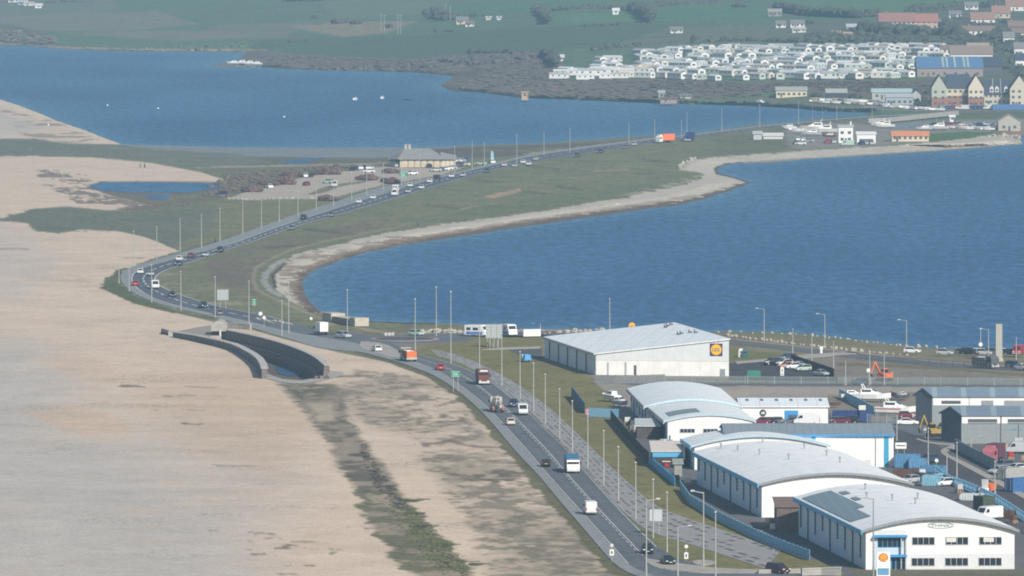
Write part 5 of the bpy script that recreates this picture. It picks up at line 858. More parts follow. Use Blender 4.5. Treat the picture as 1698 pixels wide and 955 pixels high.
for k, x, y, c, l, f in ((SUV, 1280.5, 605.5, 'black', 'black car first from the shop end of the dark car park row', 2.0), (HATCH, 1290, 604, 'silver', 'silver car second from the shop end of the car park row', 2.1), (SUV, 1306, 598.5, 'dark blue', 'dark car against the timber fence at the top of the row', 2.0), (HATCH, 1301, 606.5, 'white', 'white car third from the shop end of the car park row', 2.1), (HATCH, 1304, 611, 'orange', 'orange-nosed car behind the white pedestrian sign', 2.1), (HATCH, 1313.5, 612, 'white', 'white car fourth from the shop end of the car park row', 2.1), (SALOON, 1321, 610, 'silver', 'silver saloon in the middle of the car park row', 2.1), (HATCH, 1331, 615.5, 'pale green', 'pale green car at the lower end of the car park row', 2.1), (SALOON, 1362, 623.5, 'silver', 'pale saloon parked alone under the lower end of the timber fence', heading((1350, 622), (1374, 624))),
    (SUV, 1608, 589, 'black', 'black off-roader on the promenade left of the monolith', 4.2), (HATCH, 1597, 588.5, 'grey', 'grey car tucked behind the black off-roader', 4.2), (HATCH, 1622, 588.5, 'white', 'white car between the off-roader and the monolith', 4.4), (HATCH, 1632, 589, 'silver', 'silver car just left of the monolith', 4.4), (SUV, 1647, 589, 'grey', 'grey car partly hidden by the monolith', 4.3), (HATCH, 1668, 588.5, 'white', 'white car right of the monolith', 4.4), (HATCH, 1677, 589, 'black', 'black car between the white car and the red van', 4.4), (VAN, 1688.5, 589, 'red', 'red van by the water at the right edge', 2.9), (SUV, 1681, 611, 'dark blue', 'dark blue car on the promenade road right of the flatbed', heading((1660, 608), (1700, 611))), (SALOON, 1696, 614, 'white', 'white car cut by the right edge on the promenade road', heading((1660, 608), (1700, 611))), (HATCH, 1513, 586, 'white', 'white car on the promenade beyond the timber-fenced ground', 4.4), (HATCH, 1567, 589, 'silver', 'silver car parked among the rocks on the promenade', 4.4),
    (HATCH, 1424, 637, 'dark blue', 'dark car behind the grey fence left of the orange excavator', 1.6)):
    vehicle(k, x, y, c, l, f, G2)
G3 = 'cars parked on the industrial estate'
for k, x, y, c, l, f in ((SALOON, 1505, 705, 'white', 'white saloon parked side-on in front of the laid-up yacht', heading((1490, 705), (1520, 705))), (HATCH, 1504, 694, 'dark red', 'dark red car behind the white saloon', heading((1490, 694), (1520, 694))), (SALOON, 1382, 702.5, 'grey', 'grey car first from the white workshop in the compound row', 1.4), (HATCH, 1395, 703, 'dark red', 'dark red car in the compound row under the white board', 1.4), (SUV, 1407, 703, 'black', 'black car in the compound row right of the white board', 1.4), (HATCH, 1262, 704, 'dark red', 'dark red car in front of the round emblem', 1.5), (HATCH, 1273, 704, 'black', 'black car in front of the round emblem', 1.5), (HATCH, 1284, 703.5, 'grey', 'grey car left of the blue workshop doorway', 1.5), (VAN, 1338, 704.5, 'white', 'white van right of the blue workshop doorway', 1.5), (HATCH, 1312, 704, 'grey', 'grey car inside the blue workshop doorway', 1.5),
    (SALOON, 1523, 797, 'black', 'black saloon beside the blue skips on the estate', 2.4), (HATCH, 1509, 801, 'silver', 'silver car hidden behind the roof of the nearest shed', 2.4), (SUV, 1541, 768, 'dark blue', 'dark blue car right of the tall blue skip', 2.2), (HATCH, 1553, 800, 'pale green', 'pale green car beside the estate fence', 2.2), (HATCH, 1565, 806, 'white', 'white car beside the estate fence', 2.2), (VAN, 1640, 862, 'white', 'white van roof showing behind the nearest arched roof', 2.3), (VAN, 1690, 752, 'silver', 'grey van parked at the near grey unit', 1.6), (SUV, 1664, 778, 'grey', 'grey car behind the end of the grey panel fence', 2.3), (HATCH, 1684, 782, 'white', 'white car above the blue container on the right', 2.3), (HATCH, 1655, 786, 'silver', 'silver car at the near end of the grey panel fence', 2.3)):
    vehicle(k, x, y, c, l, f, G3)
# ---------------------------------------------------------------- lorries
def lorry(label, x, y, face, cabc, kind, bodym, L_=8.2, ch=2.9, group='lorries on the road', name='lorry', sc=1.0):
    loc = gat(x, y); loc.z += .09; rz = road_dir(loc) + (0 if face == 'to' else PI) if isinstance(face, str) else face; t = thing(name, label, 'lorry', loc, rz, group); t.scale = (sc,) * 3; h = L_ / 2
    b = MB(); b.loft([[(-1.22, y_, .55), (1.22, y_, .55), (1.22, y_, z), (-1.22, y_, z)] for y_, z in ((h - 1.9, ch), (h - .5, ch + .05), (h - .1, ch - .6), (h, 1.2))]); cab = obj('cab', b, cabc, t)
    b = MB(); b.quad((-1.08, h - .07 + .02, 1.75), (1.08, h - .05, 1.75), (1.04, h - .31, ch - .28), (-1.04, h - .31, ch - .28)); obj('windscreen', b, GLASS, cab)
    for s in (-1, 1):
        b = MB(); b.quad((s * 1.235, h - .3, 1.7), (s * 1.235, h - 1.3, 1.7), (s * 1.235, h - 1.3, 2.5), (s * 1.235, h - .5, 2.5)); obj('side_window', b, GLASS, cab); b = MB(); b.box(s * .9, h + .02, .8, .4, .1, .22); obj('headlight', b, HEAD, cab); b = MB(); b.box(s * 1.42, h - .35, 1.7, .26, .14, .6); obj('wing_mirror', b, BLACK, cab)
        b = MB(); b.box(s * 1.0, -h + .02, .75, .35, .08, .18); obj('tail_light', b, TAIL, t)
        for y_ in (h - 1.0, -h + 2.5, -h + 1.2): wheel(t, s * 1.05, y_, .5, .34)
    b = MB(); b.box(0, h + .02, .4, 2.4, .2, .38); obj('bumper', b, OFFW, cab); b = MB(); b.box(0, -.2, .7, 1.0, L_ - .6, .3); obj('chassis', b, DGREY, t)
    yc, yl = -h + (L_ - 2.1) / 2, L_ - 2.1
    if kind == 'tipper':
        b = MB(); b.box(0, yc, 1.05, 2.45, yl, .12); 
        for s in (-1, 1): b.box(s * 1.19, yc, 1.17, .1, yl, 1.35)
        b.box(0, yc + yl / 2 - .05, 1.17, 2.3, .1, 1.7); obj('tipper_body', b, bodym, t); b = MB(); b.box(0, -h + .05, 1.1, 2.4, .1, 1.4); obj('tailboard', b, ORANGE, t); b = MB(); b.box(0, -h - .06, .55, 2.45, .12, .55); obj('rear_bar', b, mat('pale_bar', (.48, .43, .38), .6), t)
        b = MB(); [b.blob((random.uniform(-.7, .7), yc + random.uniform(-2, 2), 2.2), (.6, .9, .45), 0, .2) for _ in range(7)]; obj('load', b, mat('white_load', (.62, .62, .60), .9, .2), t)
    elif kind == 'box': b = MB(); b.box(0, yc, 1.05, 2.5, yl, 2.7); obj('box_body', b, bodym, t); b = MB(); b.box(0, h - 1.3, 2.95, 1.9, 1.3, .55, top=.8); obj('wind_deflector', b, cabc, cab)
    elif kind == 'skip':
        b = MB(); b.box(0, yc, 1.05, 2.45, yl, .12)
        for s in (-1, 1): b.box(s * 1.19, yc, 1.17, .1, yl, 2.0)
        b.box(0, yc + yl / 2 - .05, 1.17, 2.3, .1, 2.3); b.box(0, -h + .05, 1.17, 2.3, .1, 2.0); obj('bulk_body', b, bodym, t); b = MB(); b.box(0, h - 1.2, ch + .02, 2.0, 1.0, .35, top=.8); obj('cab_roof', b, OFFW if ch > 2.5 else bodym, cab); b = MB(); b.box(0, h + .02, ch - .55, 2.2, .12, .3); obj('sun_visor', b, BLACK, cab)
    elif kind == 'mixer':
        b = MB(); P_ = [(h - 2.3, .35, 1.9), (h - 2.9, .95, 1.95), (h - 4.4, 1.2, 2.2), (h - 6.0, 1.0, 2.45), (-h + .7, .55, 2.75)]
        b.loft([[(r * math.cos(2 * PI * k / 14), y_, z + r * math.sin(2 * PI * k / 14)) for k in range(14)] for y_, r, z in P_]); dr = obj('mixing_drum', b, mat('drum_cream', (.62, .58, .50), .6, .12), t)
        b = MB(); b.box(0, -h + .6, 3.05, .9, .9, .35, top=1.4); b.tube((-.5, -h + .35, 1.0), (-.35, -h + .3, 3.1), .07); b.tube((.5, -h + .35, 1.0), (.35, -h + .3, 3.1), .07); obj('hopper', b, OFFW, t); b = MB(); b.loft([[(-.25, -h + .3, 2.4), (.25, -h + .3, 2.4), (.25, -h + .3, 2.5), (-.25, -h + .3, 2.5)], [(-.2, -h - .7, 1.3), (.2, -h - .7, 1.3), (.2, -h - .7, 1.4), (-.2, -h - .7, 1.4)]]); obj('chute', b, DGREY, t)
        for s in (-1, 1): b = MB(); b.box(s * 1.0, -h + .7, .55, .42, 1.2, .75); obj('mudguard', b, mat('pink_guard', (.45, .22, .20), .5), t)
    return t
lorry('tipper lorry with an orange tailboard driving away just below the roundabout', 677, 599, 'away', WHITE, 'tipper', mat('tipper_maroon', (.14, .055, .05), .5)); lorry('dark brown bulk lorry with a pale bumper coming towards the camera', 800, 637, 'to', mat('lorry_brown', (.15, .045, .035), .4), 'skip', mat('bulk_brown', (.10, .06, .055), .6)); lorry('cream concrete mixer lorry driving away on the main road', 824, 683, 'away', mat('mixer_cab', (.55, .52, .46), .5), 'mixer', GREY); lorry('white fronted lorry with a dark blue tipper body coming towards the camera', 948.5, 783, 'to', WHITE, 'skip', mat('bulk_blue', (.035, .13, .25), .5), ch=2.45); lorry('white cab lorry with a bright orange box on the far causeway', 1103, 237, heading((1140, 236), (1080, 238)), WHITE, 'box', mat('box_orange', (.85, .19, .07), .5), 9)
lorry('dark blue lorry following the orange box lorry', 1144, 234, 'to', NAVY, 'box', NAVY, 7); lorry('small white box lorry entering the roundabout from the left', 532, 555.5, heading((515, 553), (550, 559)) + PI, WHITE, 'box', WHITE, 6, sc=.85); lorry('dark flatbed lorry with headboard on the promenade road left of the monolith', 1634, 611, heading((1620, 608), (1650, 610)), DGREY, 'tipper', DGREY, 6.5); lorry('pink and red lorry parked by the pale boarded yard', 1648, 768, 2.7, mat('lorry_pink', (.42, .13, .16), .4), 'box', mat('box_plum', (.12, .05, .08), .5), 6)
# ---------------------------------------------------------------- campers, plant, containers, boats
def camper(label, x, y, rz, L_=6.6):
    loc = gat(x, y); t = thing('motorhome', label, 'motorhome', loc, rz, 'motorhomes by the harbour'); h = L_ / 2; b = MB(); b.loft([[(s, y_, z) for y_, z in ((-h, .45), (-h, 2.85), (h - 1.3, 2.95), (h - .8, 2.7), (h - .55, 1.9), (h - .1, 1.15), (h, .5))] for s in (-1.15, 1.15)]); obj('body', b, WHITE, t)
    b = MB(); b.quad((-.95, h - .5 + .06, 1.95 - .15), (.95, h - .46, 1.8), (.95, h - .72, 2.6), (-.95, h - .72, 2.6)); obj('windscreen', b, GLASS, t)
    for s in (-1, 1):
        for y0, y1 in ((-h + .5, -h + 1.7), (-.6, .9)): b = MB(); b.quad((s * 1.16, y0, 1.6), (s * 1.16, y1, 1.6), (s * 1.16, y1, 2.3), (s * 1.16, y0, 2.3)); obj('side_window', b, GLASS, t)
        b = MB(); b.box(s * 1.155, -.2, .55, .03, L_ * .8, .75); obj('stripe', b, mat('camper_blue', (.13, .22, .50), .5), t)
        for y_ in (h - 1.1, -h + 1.4): wheel(t, s * 1.0, y_, .36)
    return t
camper('white and blue motorhome left of the large grey sign back', 791, 558, heading((775, 558), (800, 558)) - .5, 5.8); camper('white and blue motorhome right of the large grey sign back', 843, 557, heading((830, 556), (860, 557)) - .6, 5.6)
def excavator(label, x, y, rz, m, reach=1.0):
    t = thing('excavator', label, 'excavator', gat(x, y), rz); b = MB()
    for s in (-1, 1): b.box(s * .95, 0, 0, .5, 3.2, .75, top=.92)
    obj('track', b, BLACK, t); b = MB(); b.box(0, -.4, .85, 2.4, 2.8, .9); b.box(0, -1.5, .95, 2.3, .8, 1.1, top=.9); obj('engine_deck', b, m, t); b = MB(); b.box(-.6, .5, 1.6, 1.0, 1.4, 1.4, top=.85); c = obj('cab', b, m, t); b = MB(); b.box(-.6, .55, 1.95, 1.04, 1.2, .8); obj('cab_glass', b, GLASS, c)
    b = MB(); b.loft([[(x_, .9, 1.5), (x_, .9, 2.0), (x_, 2.6 * reach, 4.5), (x_, 2.9 * reach, 4.1)] for x_ in (.2, .55)]); obj('boom', b, m, t); b = MB(); b.loft([[(x_, 2.6 * reach, 4.6), (x_, 3.0 * reach, 4.5), (x_, 4.3 * reach, 1.9), (x_, 4.0 * reach, 1.8)] for x_ in (.22, .52)]); obj('dipper_arm', b, m, t); b = MB(); b.loft([[(x_, 3.8 * reach, 1.8), (x_, 4.4 * reach, 1.9), (x_, 4.2 * reach, .9), (x_, 3.6 * reach, 1.0)] for x_ in (-.1, .85)]); obj('bucket', b, DGREY, t); return t
excavator('orange excavator standing on the waste ground behind the grey fence', 1466, 632, 2.4, mat('digger_orange', (.62, .17, .08), .5)); excavator('yellow excavator in the shade between the two grey units', 1548, 725, 1.9, mat('digger_yellow', (.36, .25, .06), .5), .7)
t = thing('dumper', 'orange and white dumper behind the dark green container', 'dumper', gat(1637, 822), 2.6); b = MB(); b.loft([[(-1, -1.6, 1.1), (1, -1.6, 1.1), (1, -1.9, 2.3), (-1, -1.9, 2.3)], [(-1, .4, .9), (1, .4, .9), (1.1, .9, 2.2), (-1.1, .9, 2.2)]]); obj('skip', b, ORANGE, t); b = MB(); b.box(0, 1.4, .6, 1.5, 1.4, .9); obj('engine_cover', b, WHITE, t); b = MB(); b.box(0, .9, 1.5, 1.2, .3, 1.6); obj('roll_frame', b, OFFW, t)
for s in (-1, 1):
    for y_ in (-1.1, 1.3): wheel(t, s * 1.0, y_, .55, .4)
def container(label, x, y, rz, L_, H_, m, name='shipping_container', cat='container', Wd=2.44):
    t = thing(name, label, cat, gat(x, y), rz); b = MB(); b.box(0, 0, .1, Wd, L_, H_); n = int(L_ / .5)
    for k in range(n):
        for s in (-1, 1): b.box(s * (Wd / 2 + .03), -L_ / 2 + (k + .5) * L_ / n, .25, .06, .22, H_ - .35)
    obj('shell', b, m, t)
    for s in (-.28, .28): b = MB(); b.box(s * Wd, L_ / 2 + .03, .25, Wd * .46, .05, H_ - .3); d = obj('door', b, m, t); b = MB(); b.box(s * Wd + .15, L_ / 2 + .08, .3, .05, .04, H_ - .4); obj('lock_bar', b, GALV, d)
    b = MB(); [b.box(sx * (Wd / 2 - .1), sy * (L_ / 2 - .1), z, .24, .24, .16) for sx in (-1, 1) for sy in (-1, 1) for z in (.02, H_)]; obj('corner_casting', b, DGREY, t); return t
container('navy blue container beside the white workshop', 1405, 694, PI / 2, 6.1, 1.6, NAVY); container('navy cabin at the right end of the navy container', 1433, 700, .2, 2.4, 2.4, NAVY); container('tall bright blue skip container beside the striped end wall', 1505, 776, 1.35, 4.6, 2.6, mat('skip_blue', (.10, .25, .42), .6, .12)); container('lower bright blue skip right of the tall one', 1522, 777, 1.5, 3.4, 1.9, MATS['skip_blue']); container('long blue skip in front of the blue mesh fence', 1548, 783, 1.2, 4.5, 1.2, MATS['skip_blue']); container('dark green container beside the arched roof on the estate', 1632, 848, .45, 3.6, 2.7, mat('dark_green', (.06, .075, .055), .7, .15)); container('royal blue container at the right edge of the estate road', 1697, 815, 2.2, 7, 2.5, mat('royal_blue', (.05, .14, .33), .5)); container('grey container left of the royal blue container', 1678, 796, 2.2, 5, 2.3, mat('cont_grey', (.35, .36, .34), .7, .1)); container('small green skip by the car park fence', 1250, 626, PI / 2, 3.0, 1.5, mat('skip_green', (.05, .22, .16), .6), 'skip', 'skip'); container('rusty brown skip behind the blue estate fence', 1500, 791, 1.4, 4, 1.4, BROWN, 'skip', 'skip')
container('pale blue stacked racking beside the estate fence', 1546, 806, 1.35, 3.5, 2.0, mat('rack_blue', (.20, .40, .52), .6, .15), 'storage_rack', 'rack'); container('white covered trailer behind the nearest arched roof', 1612, 830, 1.2, 4, 1.2, mat('trailer_white', (.6, .64, .66), .5), 'box_trailer', 'trailer'); container('rust coloured trailer by the estate fence', 1663, 858, 1.1, 4, 1.2, BROWN, 'box_trailer', 'trailer')
for i, (x, y, l, m) in enumerate(((1228.5, 592.5, 'pale recycling bank left of the green one', OFFW), (1236, 593, 'dark green recycling bank right of the pale one', mat('bank_green', (.03, .11, .12), .6)))):
    t = Site('recycling_bank', l + ' on the grass by the shop', 'recycling bank', (x - 4, y), (x + 4, y), 'recycling banks'); b = MB(); b.box(t.w / 2, .6, 0, t.w, 1.2, 1.5); b.box(t.w / 2, .6, 1.5, t.w * .96, 1.15, .55, top=.7); obj('bin', b, m, t.root); b = MB(); b.box(t.w / 2, -.03, 1.2, t.w * .4, .06, .25); obj('slot', b, BLACK, t.root)
t = Site('sign_board', 'white pedestrian sign board in front of the car park row', 'sign', (1294, 625.5), (1300, 625.5)); b = MB(); b.box(t.w / 2, 0, .4, t.w, .08, 1.9); p_ = obj('panel', b, WHITE, t.root); b = MB(); b.box(t.w / 2, .06, 0, .1, .1, 2.2); obj('post', b, GALV, t.root); b = MB(); b.box(t.w / 2, -.05, 1.2, t.w * .25, .02, .7); b.box(t.w / 2, -.05, .6, t.w * .5, .02, .25); obj('pictogram', b, DGREY, p_)
t = Site('sign_board', 'white two-part notice on the footpath above the brown timber fence', 'sign', (1359.5, 587), (1364.5, 587)); b = MB(); b.box(t.w / 2, 0, .2, t.w * .7, .08, .9); b.box(t.w / 2, 0, 1.15, t.w, .08, .65); obj('panel', b, WHITE, t.root); b = MB(); b.box(t.w / 2, .06, 0, .1, .1, 1.8); obj('post', b, GALV, t.root)
def boat(label, x, y, rz, L_, m=WHITE, stripe=None, cabin=True, mast=0, onland=True, group=None, deckm=None, name='motor_boat', gz=None):
    loc = gat(x, y); loc.z = gz if gz is not None else loc.z; t = thing(name, label, 'boat', loc, rz, group); w = L_ * .17; z0 = .5 if onland else -.25; fb = L_ * .115; b = MB(); secs = []
    for f, k, up in ((-.5, .85, 0), (-.2, 1, 0), (.15, .95, .03), (.35, .62, .10), (.46, .28, .16), (.5, .05, .2)):
        y_ = f * L_; zt = z0 + fb * (1.35 + up * 2); secs.append([(0, y_, z0 + max(0, f - .3) * fb * 2.4), (w * k * .8, y_, z0 + fb * .35 + max(0, f - .3) * fb * 1.5), (w * k, y_, zt), (0, y_, zt - .02 + .05), (-w * k, y_, zt), (-w * k * .8, y_, z0 + fb * .35 + max(0, f - .3) * fb * 1.5)])
    b.loft(secs); hl = obj('hull', b, m, t); zt = z0 + fb * 1.35
    if stripe:
        for s in (-1, 1): b = MB(); b.loft([[(s * w * k * 1.005, f * L_, zt - fb * .34), (s * w * k * 1.02, f * L_, zt - fb * .16)] for f, k in ((-.5, .83), (-.2, .98), (.15, .93))], caps=False, closed=False); obj('stripe', b, stripe, hl)
    if cabin:
        b = MB(); b.loft([[(-w * .7, y_ * L_, zt), (w * .7, y_ * L_, zt), (w * .55, y_ * L_, zt + z), (-w * .55, y_ * L_, zt + z)] for y_, z in ((-.28, L_ * .13), (-.02, L_ * .14), (.12, L_ * .06), (.27, .05))]); cb = obj('cabin', b, deckm or WHITE, t); b = MB(); b.quad((-w * .5, -.015 * L_ + .2, zt + L_ * .135), (w * .5, -.015 * L_ + .2, zt + L_ * .135), (w * .55, .115 * L_, zt + L_ * .07), (-w * .55, .115 * L_, zt + L_ * .07)); obj('windscreen', b, GLASS, cb)
        for s in (-1, 1): b = MB(); b.quad((s * w * .66, -.24 * L_, zt + L_ * .06), (s * w * .66, 0, zt + L_ * .06), (s * w * .6, 0, zt + L_ * .11), (s * w * .6, -.24 * L_, zt + L_ * .11)); obj('side_window', b, GLASS, cb)
    if L_ > 8: b = MB(); b.tube((-w * .7, -.2 * L_, zt + L_ * .12), (-w * .5, -.26 * L_, zt + L_ * .24), .1); b.tube((w * .7, -.2 * L_, zt + L_ * .12), (w * .5, -.26 * L_, zt + L_ * .24), .1); b.tube((-w * .5, -.26 * L_, zt + L_ * .24), (w * .5, -.26 * L_, zt + L_ * .24), .12); obj('radar_arch', b, WHITE, t)
    if mast: b = MB(); b.tube((0, .05 * L_, zt), (0, .05 * L_, zt + mast), .07, .04, 6); obj('mast', b, GALV, t)
    if onland and L_ > 5:
        for f in (-.3, .2): b = MB(); [b.tube((s * w * .8, f * L_, -.05), (s * w * .5, f * L_, z0 + fb * .4), .08) for s in (-1, 1)]; b.box(0, f * L_, 0, w * 1.6, .2, .15); obj('cradle', b, DGREY, t)
    return t
YE = heading((1430, 664), (1480, 665)); GBY = 'motor yachts laid up in the boat compound'
boat('large white motor yacht at the back of the boat compound', 1446, 667, YE, 8.4, WHITE, None, group=GBY); boat('white motor yacht nearest the white saloon in the boat compound', 1486, 690, YE, 9.0, WHITE, mat('boot_stripe', (.5, .16, .14), .5), group=GBY); boat('small white cabin boat left of the large motor yacht', 1416, 664, YE + .5, 6, WHITE, group=GBY); boat('small dark boat on a trailer right of the large motor yacht', 1497, 664, YE + 1.2, 5, DGREY, deckm=LGREY, group=GBY); boat('dark hulled boat just behind the large motor yacht', 1480, 661, YE + 2, 4.6, BLACK, cabin=False, group=GBY); boat('small open boat beside the white workshop', 1380, 676, YE + .4, 4, BROWN, cabin=False, group=GBY)
boat('white boat with a plum hull band nearer the supermarket fence', 1012, 666, heading((1000, 664), (1026, 667)) + PI, 6.5, WHITE, mat('plum', (.16, .05, .09), .5), group='small boats laid up behind the blue fence'); boat('grey open boat with a white cuddy beside the twin-bay shed', 1029, 675, heading((1015, 674), (1042, 677)), 5.6, LGREY, group='small boats laid up behind the blue fence')
t = thing('market_trailer', 'blue canopied trailer with pale panels at the left corner of the supermarket', 'trailer', gat(872, 600), heading((858, 596), (888, 602))); b = MB(); b.box(0, -1, .5, 2, 2.4, 1.2); obj('panel_body', b, mat('trailer_pale', (.40, .52, .58), .6), t); b = MB(); b.box(0, 1.0, .5, 1.8, 1.5, 1.3, top=.7); obj('cover', b, mat('cover_blue', (.05, .30, .62), .5), t)
for s in (-1, 1): wheel(t, s * .95, -.6, .32)

def pallets(label, x, y, n, m, rz=0):
    t = thing('pallet_stack', label, 'pallet stack', gat(x, y), rz, 'stacked pallets and crates on the estate'); b = MB()
    for k in range(n):
        for q in (-.5, 0, .5): b.box(q, 0, k * .16, .12, 1.2, .1)
        b.box(0, 0, k * .16 + .1, 1.3, 1.2, .035)
    obj('pallet', b, TAN, t); b = MB(); b.box(.03, 0, n * .16 + .02, 1.15, 1.05, .9, .1); obj('load', b, m, t)
for i, (x, y, n, m, l) in enumerate(((1040, 704, 4, OFFW, 'white load on pallets by the dark fence, farthest'), (1048, 712, 6, DGREY, 'dark load on pallets by the dark fence'), (1052, 716, 3, LGREY, 'grey load on pallets beside the grey store'), (1100, 741, 4, OFFW, 'white load on pallets between grey store and lean-to'), (1110, 745, 6, BLUE, 'blue load on pallets behind the lean-to'), (1122, 800, 3, BROWN, 'brown load on pallets by the green-grey shed'), (1140, 806, 4, OFFW, 'white load on pallets under the large shed wall'), (1277, 872, 3, CREAM, 'cream load on pallets between the two big sheds'), (1284, 880, 2, OFFW, 'white load on pallets beside the brown store'), (1518, 789, 4, DGREY, 'dark load on pallets by the blue skips'), (1530, 793, 5, OFFW, 'white load on pallets by the blue skips'), (1560, 797, 4, BLUE, 'blue load on pallets by the estate fence'), (1590, 818, 5, LGREY, 'grey load on pallets by the estate fence'), (1680, 868, 4, BROWN, 'brown load on pallets by the rust trailer'), (1700, 770, 5, TAN, 'tan boards stacked at the right edge'), (1668, 752, 6, TAN, 'tan boards stacked behind the pink lorry'), (1676, 762, 4, RED, 'red load on pallets right of the pink lorry'))): pallets(l, x, y, n, m, .3 * i)
# ================================================================ VISITOR CENTRE, TOWN, CARAVANS
BEIGE = mat('beige_wall', (.55, .49, .37), .8, .1); PALEW = mat('render_white', (.72, .71, .67), .7, .08); BROOF = mat('brown_roof_tile', (.21, .155, .125), .85, .15); GTILE = mat('grey_tile', (.20, .205, .20), .85, .12); WIN = mat('far_window', (.085, .10, .12), .3, .1)
class FarSite(Site):
    def __init__(s, name, label, cat, x0, x1, base, group=None, turn=0):
        h = gh((x0 + x1) / 2, base); s.A, s.B = at(x0, base, h), at(x1, base, h); s.a = (x0, base); s.w = (s.B - s.A).length; s.rz = turn; s.root = thing(name, label, cat, s.A, turn, group); s.inv = Matrix.Rotation(-turn, 3, 'Z'); s.k = s.w / (x1 - x0)
def house(label, x0, x1, base, hw, hr, wall=PALEW, roof=BROOF, d=8, gable=False, nwin=4, group=None, cat='house', name='house', turn=0, chimney=False, door=True, storeys=1, band=None):
    s = FarSite(name, label, cat, x0, x1, base, group, turn); w = s.w; b = MB()
    if gable: b.loft([[(0, y, -1), (w, y, -1), (w, y, hw), (w / 2, y, hw + hr - .05), (0, y, hw)] for y in (0, d)])
    else: b.loft([[(x, 0, -1), (x, d, -1), (x, d, hw), (x, d / 2, hw + hr - .05), (x, 0, hw)] for x in (0, w)])
    obj('wall', b, wall, s.root); b = MB(); o = .4
    if gable:
        for sg in (0, 1): e = -o if sg == 0 else w + o; b.loft([[(e, y, hw - .3), (w / 2, y, hw + hr), (w / 2, y, hw + hr + .25), (e, y, hw - .05)] for y in (-o, d + o)])
    else:
        for sg in (0, 1): e = -o if sg == 0 else d + o; b.loft([[(x, e, hw - .25), (x, d / 2, hw + hr), (x, d / 2, hw + hr + .25), (x, e, hw)] for x in (-o, w + o)])
    s.roof = obj('roof', b, roof, s.root)
    if chimney:
        b = MB(); b.box(w * .2, d / 2, hw + hr - .6, .9, .9, 1.9); obj('chimney', b, BRICK, s.roof)
    for f in range(storeys):
        for k in range(nwin): b = MB(); b.box(w * (k + .5) / nwin, -.03, 1.0 + f * 2.8, min(1.3, w / nwin * .5), .08, 1.2); obj('window', b, WIN, s.root)
    if door and nwin: b = MB(); b.box(w * .5 / nwin + w / nwin * .5, -.03, 0, .9, .08, 2.0); obj('door', b, DGREY, s.root)
    if band: b = MB(); b.box(w / 2, -.015, -.5, w, .05, band[0] + .5); obj('brick_plinth', b, band[1], s.root)
    return s
# visitor centre
V = FarSite('visitor_centre', 'low cream visitor centre with a wide grey hipped roof and two chimneys', 'visitor centre', 663.6, 731.5, 277); w = V.w; he = 3.3; d = 20; hz = 3.6
b = MB(); b.box(w / 2, d / 2, -.5, w, d, he + .5); obj('wall', b, CREAM, V.root); b = MB(); o = 1.0; e = [(-o, -o), (w + o, -o), (w + o, d + o), (-o, d + o)]; r0, r1 = (w * .10, d / 2, he + hz), (w * .72, d / 2, he + hz); E = [(x, y, he) for x, y in e]
for q in ((E[0], E[1], r1, r0), (E[1], E[2], r1), (E[2], E[3], r0, r1), (E[3], E[0], r0)): b.quad(*q)
b.loft([[(x, y, he - .3) for x, y in e], [(x, y, he + .02) for x, y in e]], caps=True); V.roof = obj('roof', b, mat('centre_roof', (.26, .265, .26), .85, .1), V.root)
for k in range(2): b = MB(); b.box(w * (.13 + .09 * k), d / 2, he + hz - .6, .9, .9, 2.0); b.box(w * (.13 + .09 * k), d / 2, he + hz + 1.4, 1.1, 1.1, .2); obj('chimney', b, STONE, V.roof)
for k in range(6): b = MB(); b.box(w * (k + .75) / 6.4, -.05, 1.0, w / 13, .1, 1.9); f = obj('window', b, OFFW, V.root); b = MB(); b.box(w * (k + .75) / 6.4, -.12, 1.1, w / 15, .03, 1.6); obj('pane', b, mat('pale_glass', (.55, .53, .45), .4, .1), f)
for k in range(7): b = MB(); b.box(w * (k + .25) / 6.4, -.06, .1, w / 40, .1, 3.0); obj('pier', b, mat('pier_stone', (.36, .29, .2), .9, .1), V.root)
b = MB(); b.box(-w * .13, d * .5, -.5, w * .26, d * .7, he + .2); obj('side_block', b, mat('dark_wall', (.07, .075, .085), .8), V.root); b = MB(); b.loft([[(-w * .3, d * .1, he - .5), (-w * .3, d * .9, he - .5), (-w * .3, d * .5, he - .1)], [(.0, d * .1, he - .3), (.0, d * .9, he - .3), (.0, d * .5, he + 2.4)]]); obj('side_roof', b, GTILE, V.root); b = MB(); b.box(w * .04, -2.0, -.3, w * .09, 2.0, 2.6); obj('porch', b, CREAM, V.root)  # left block in one plain dark tone
b = MB(); b.box(w * 1.17, d * .55, -.5, w * .36, d * .7, he); obj('wing', b, CREAM, V.root); b = MB(); b.loft([[(w * .98, d * .16, he - .5), (w * .98, d * .94, he - .5), (w * .98, d * .55, he + 2.2)], [(w * 1.37, d * .16, he - .5), (w * 1.37, d * .94, he - .5), (w * 1.37, d * .55, he + .9)]]); obj('wing_roof', b, MATS['centre_roof'], V.root)
for k in range(3): b = MB(); b.box(w * (1.05 + .1 * k), d * .2 - .05, .3, w * .04, .1, 2.2); obj('window', b, OFFW, V.root)
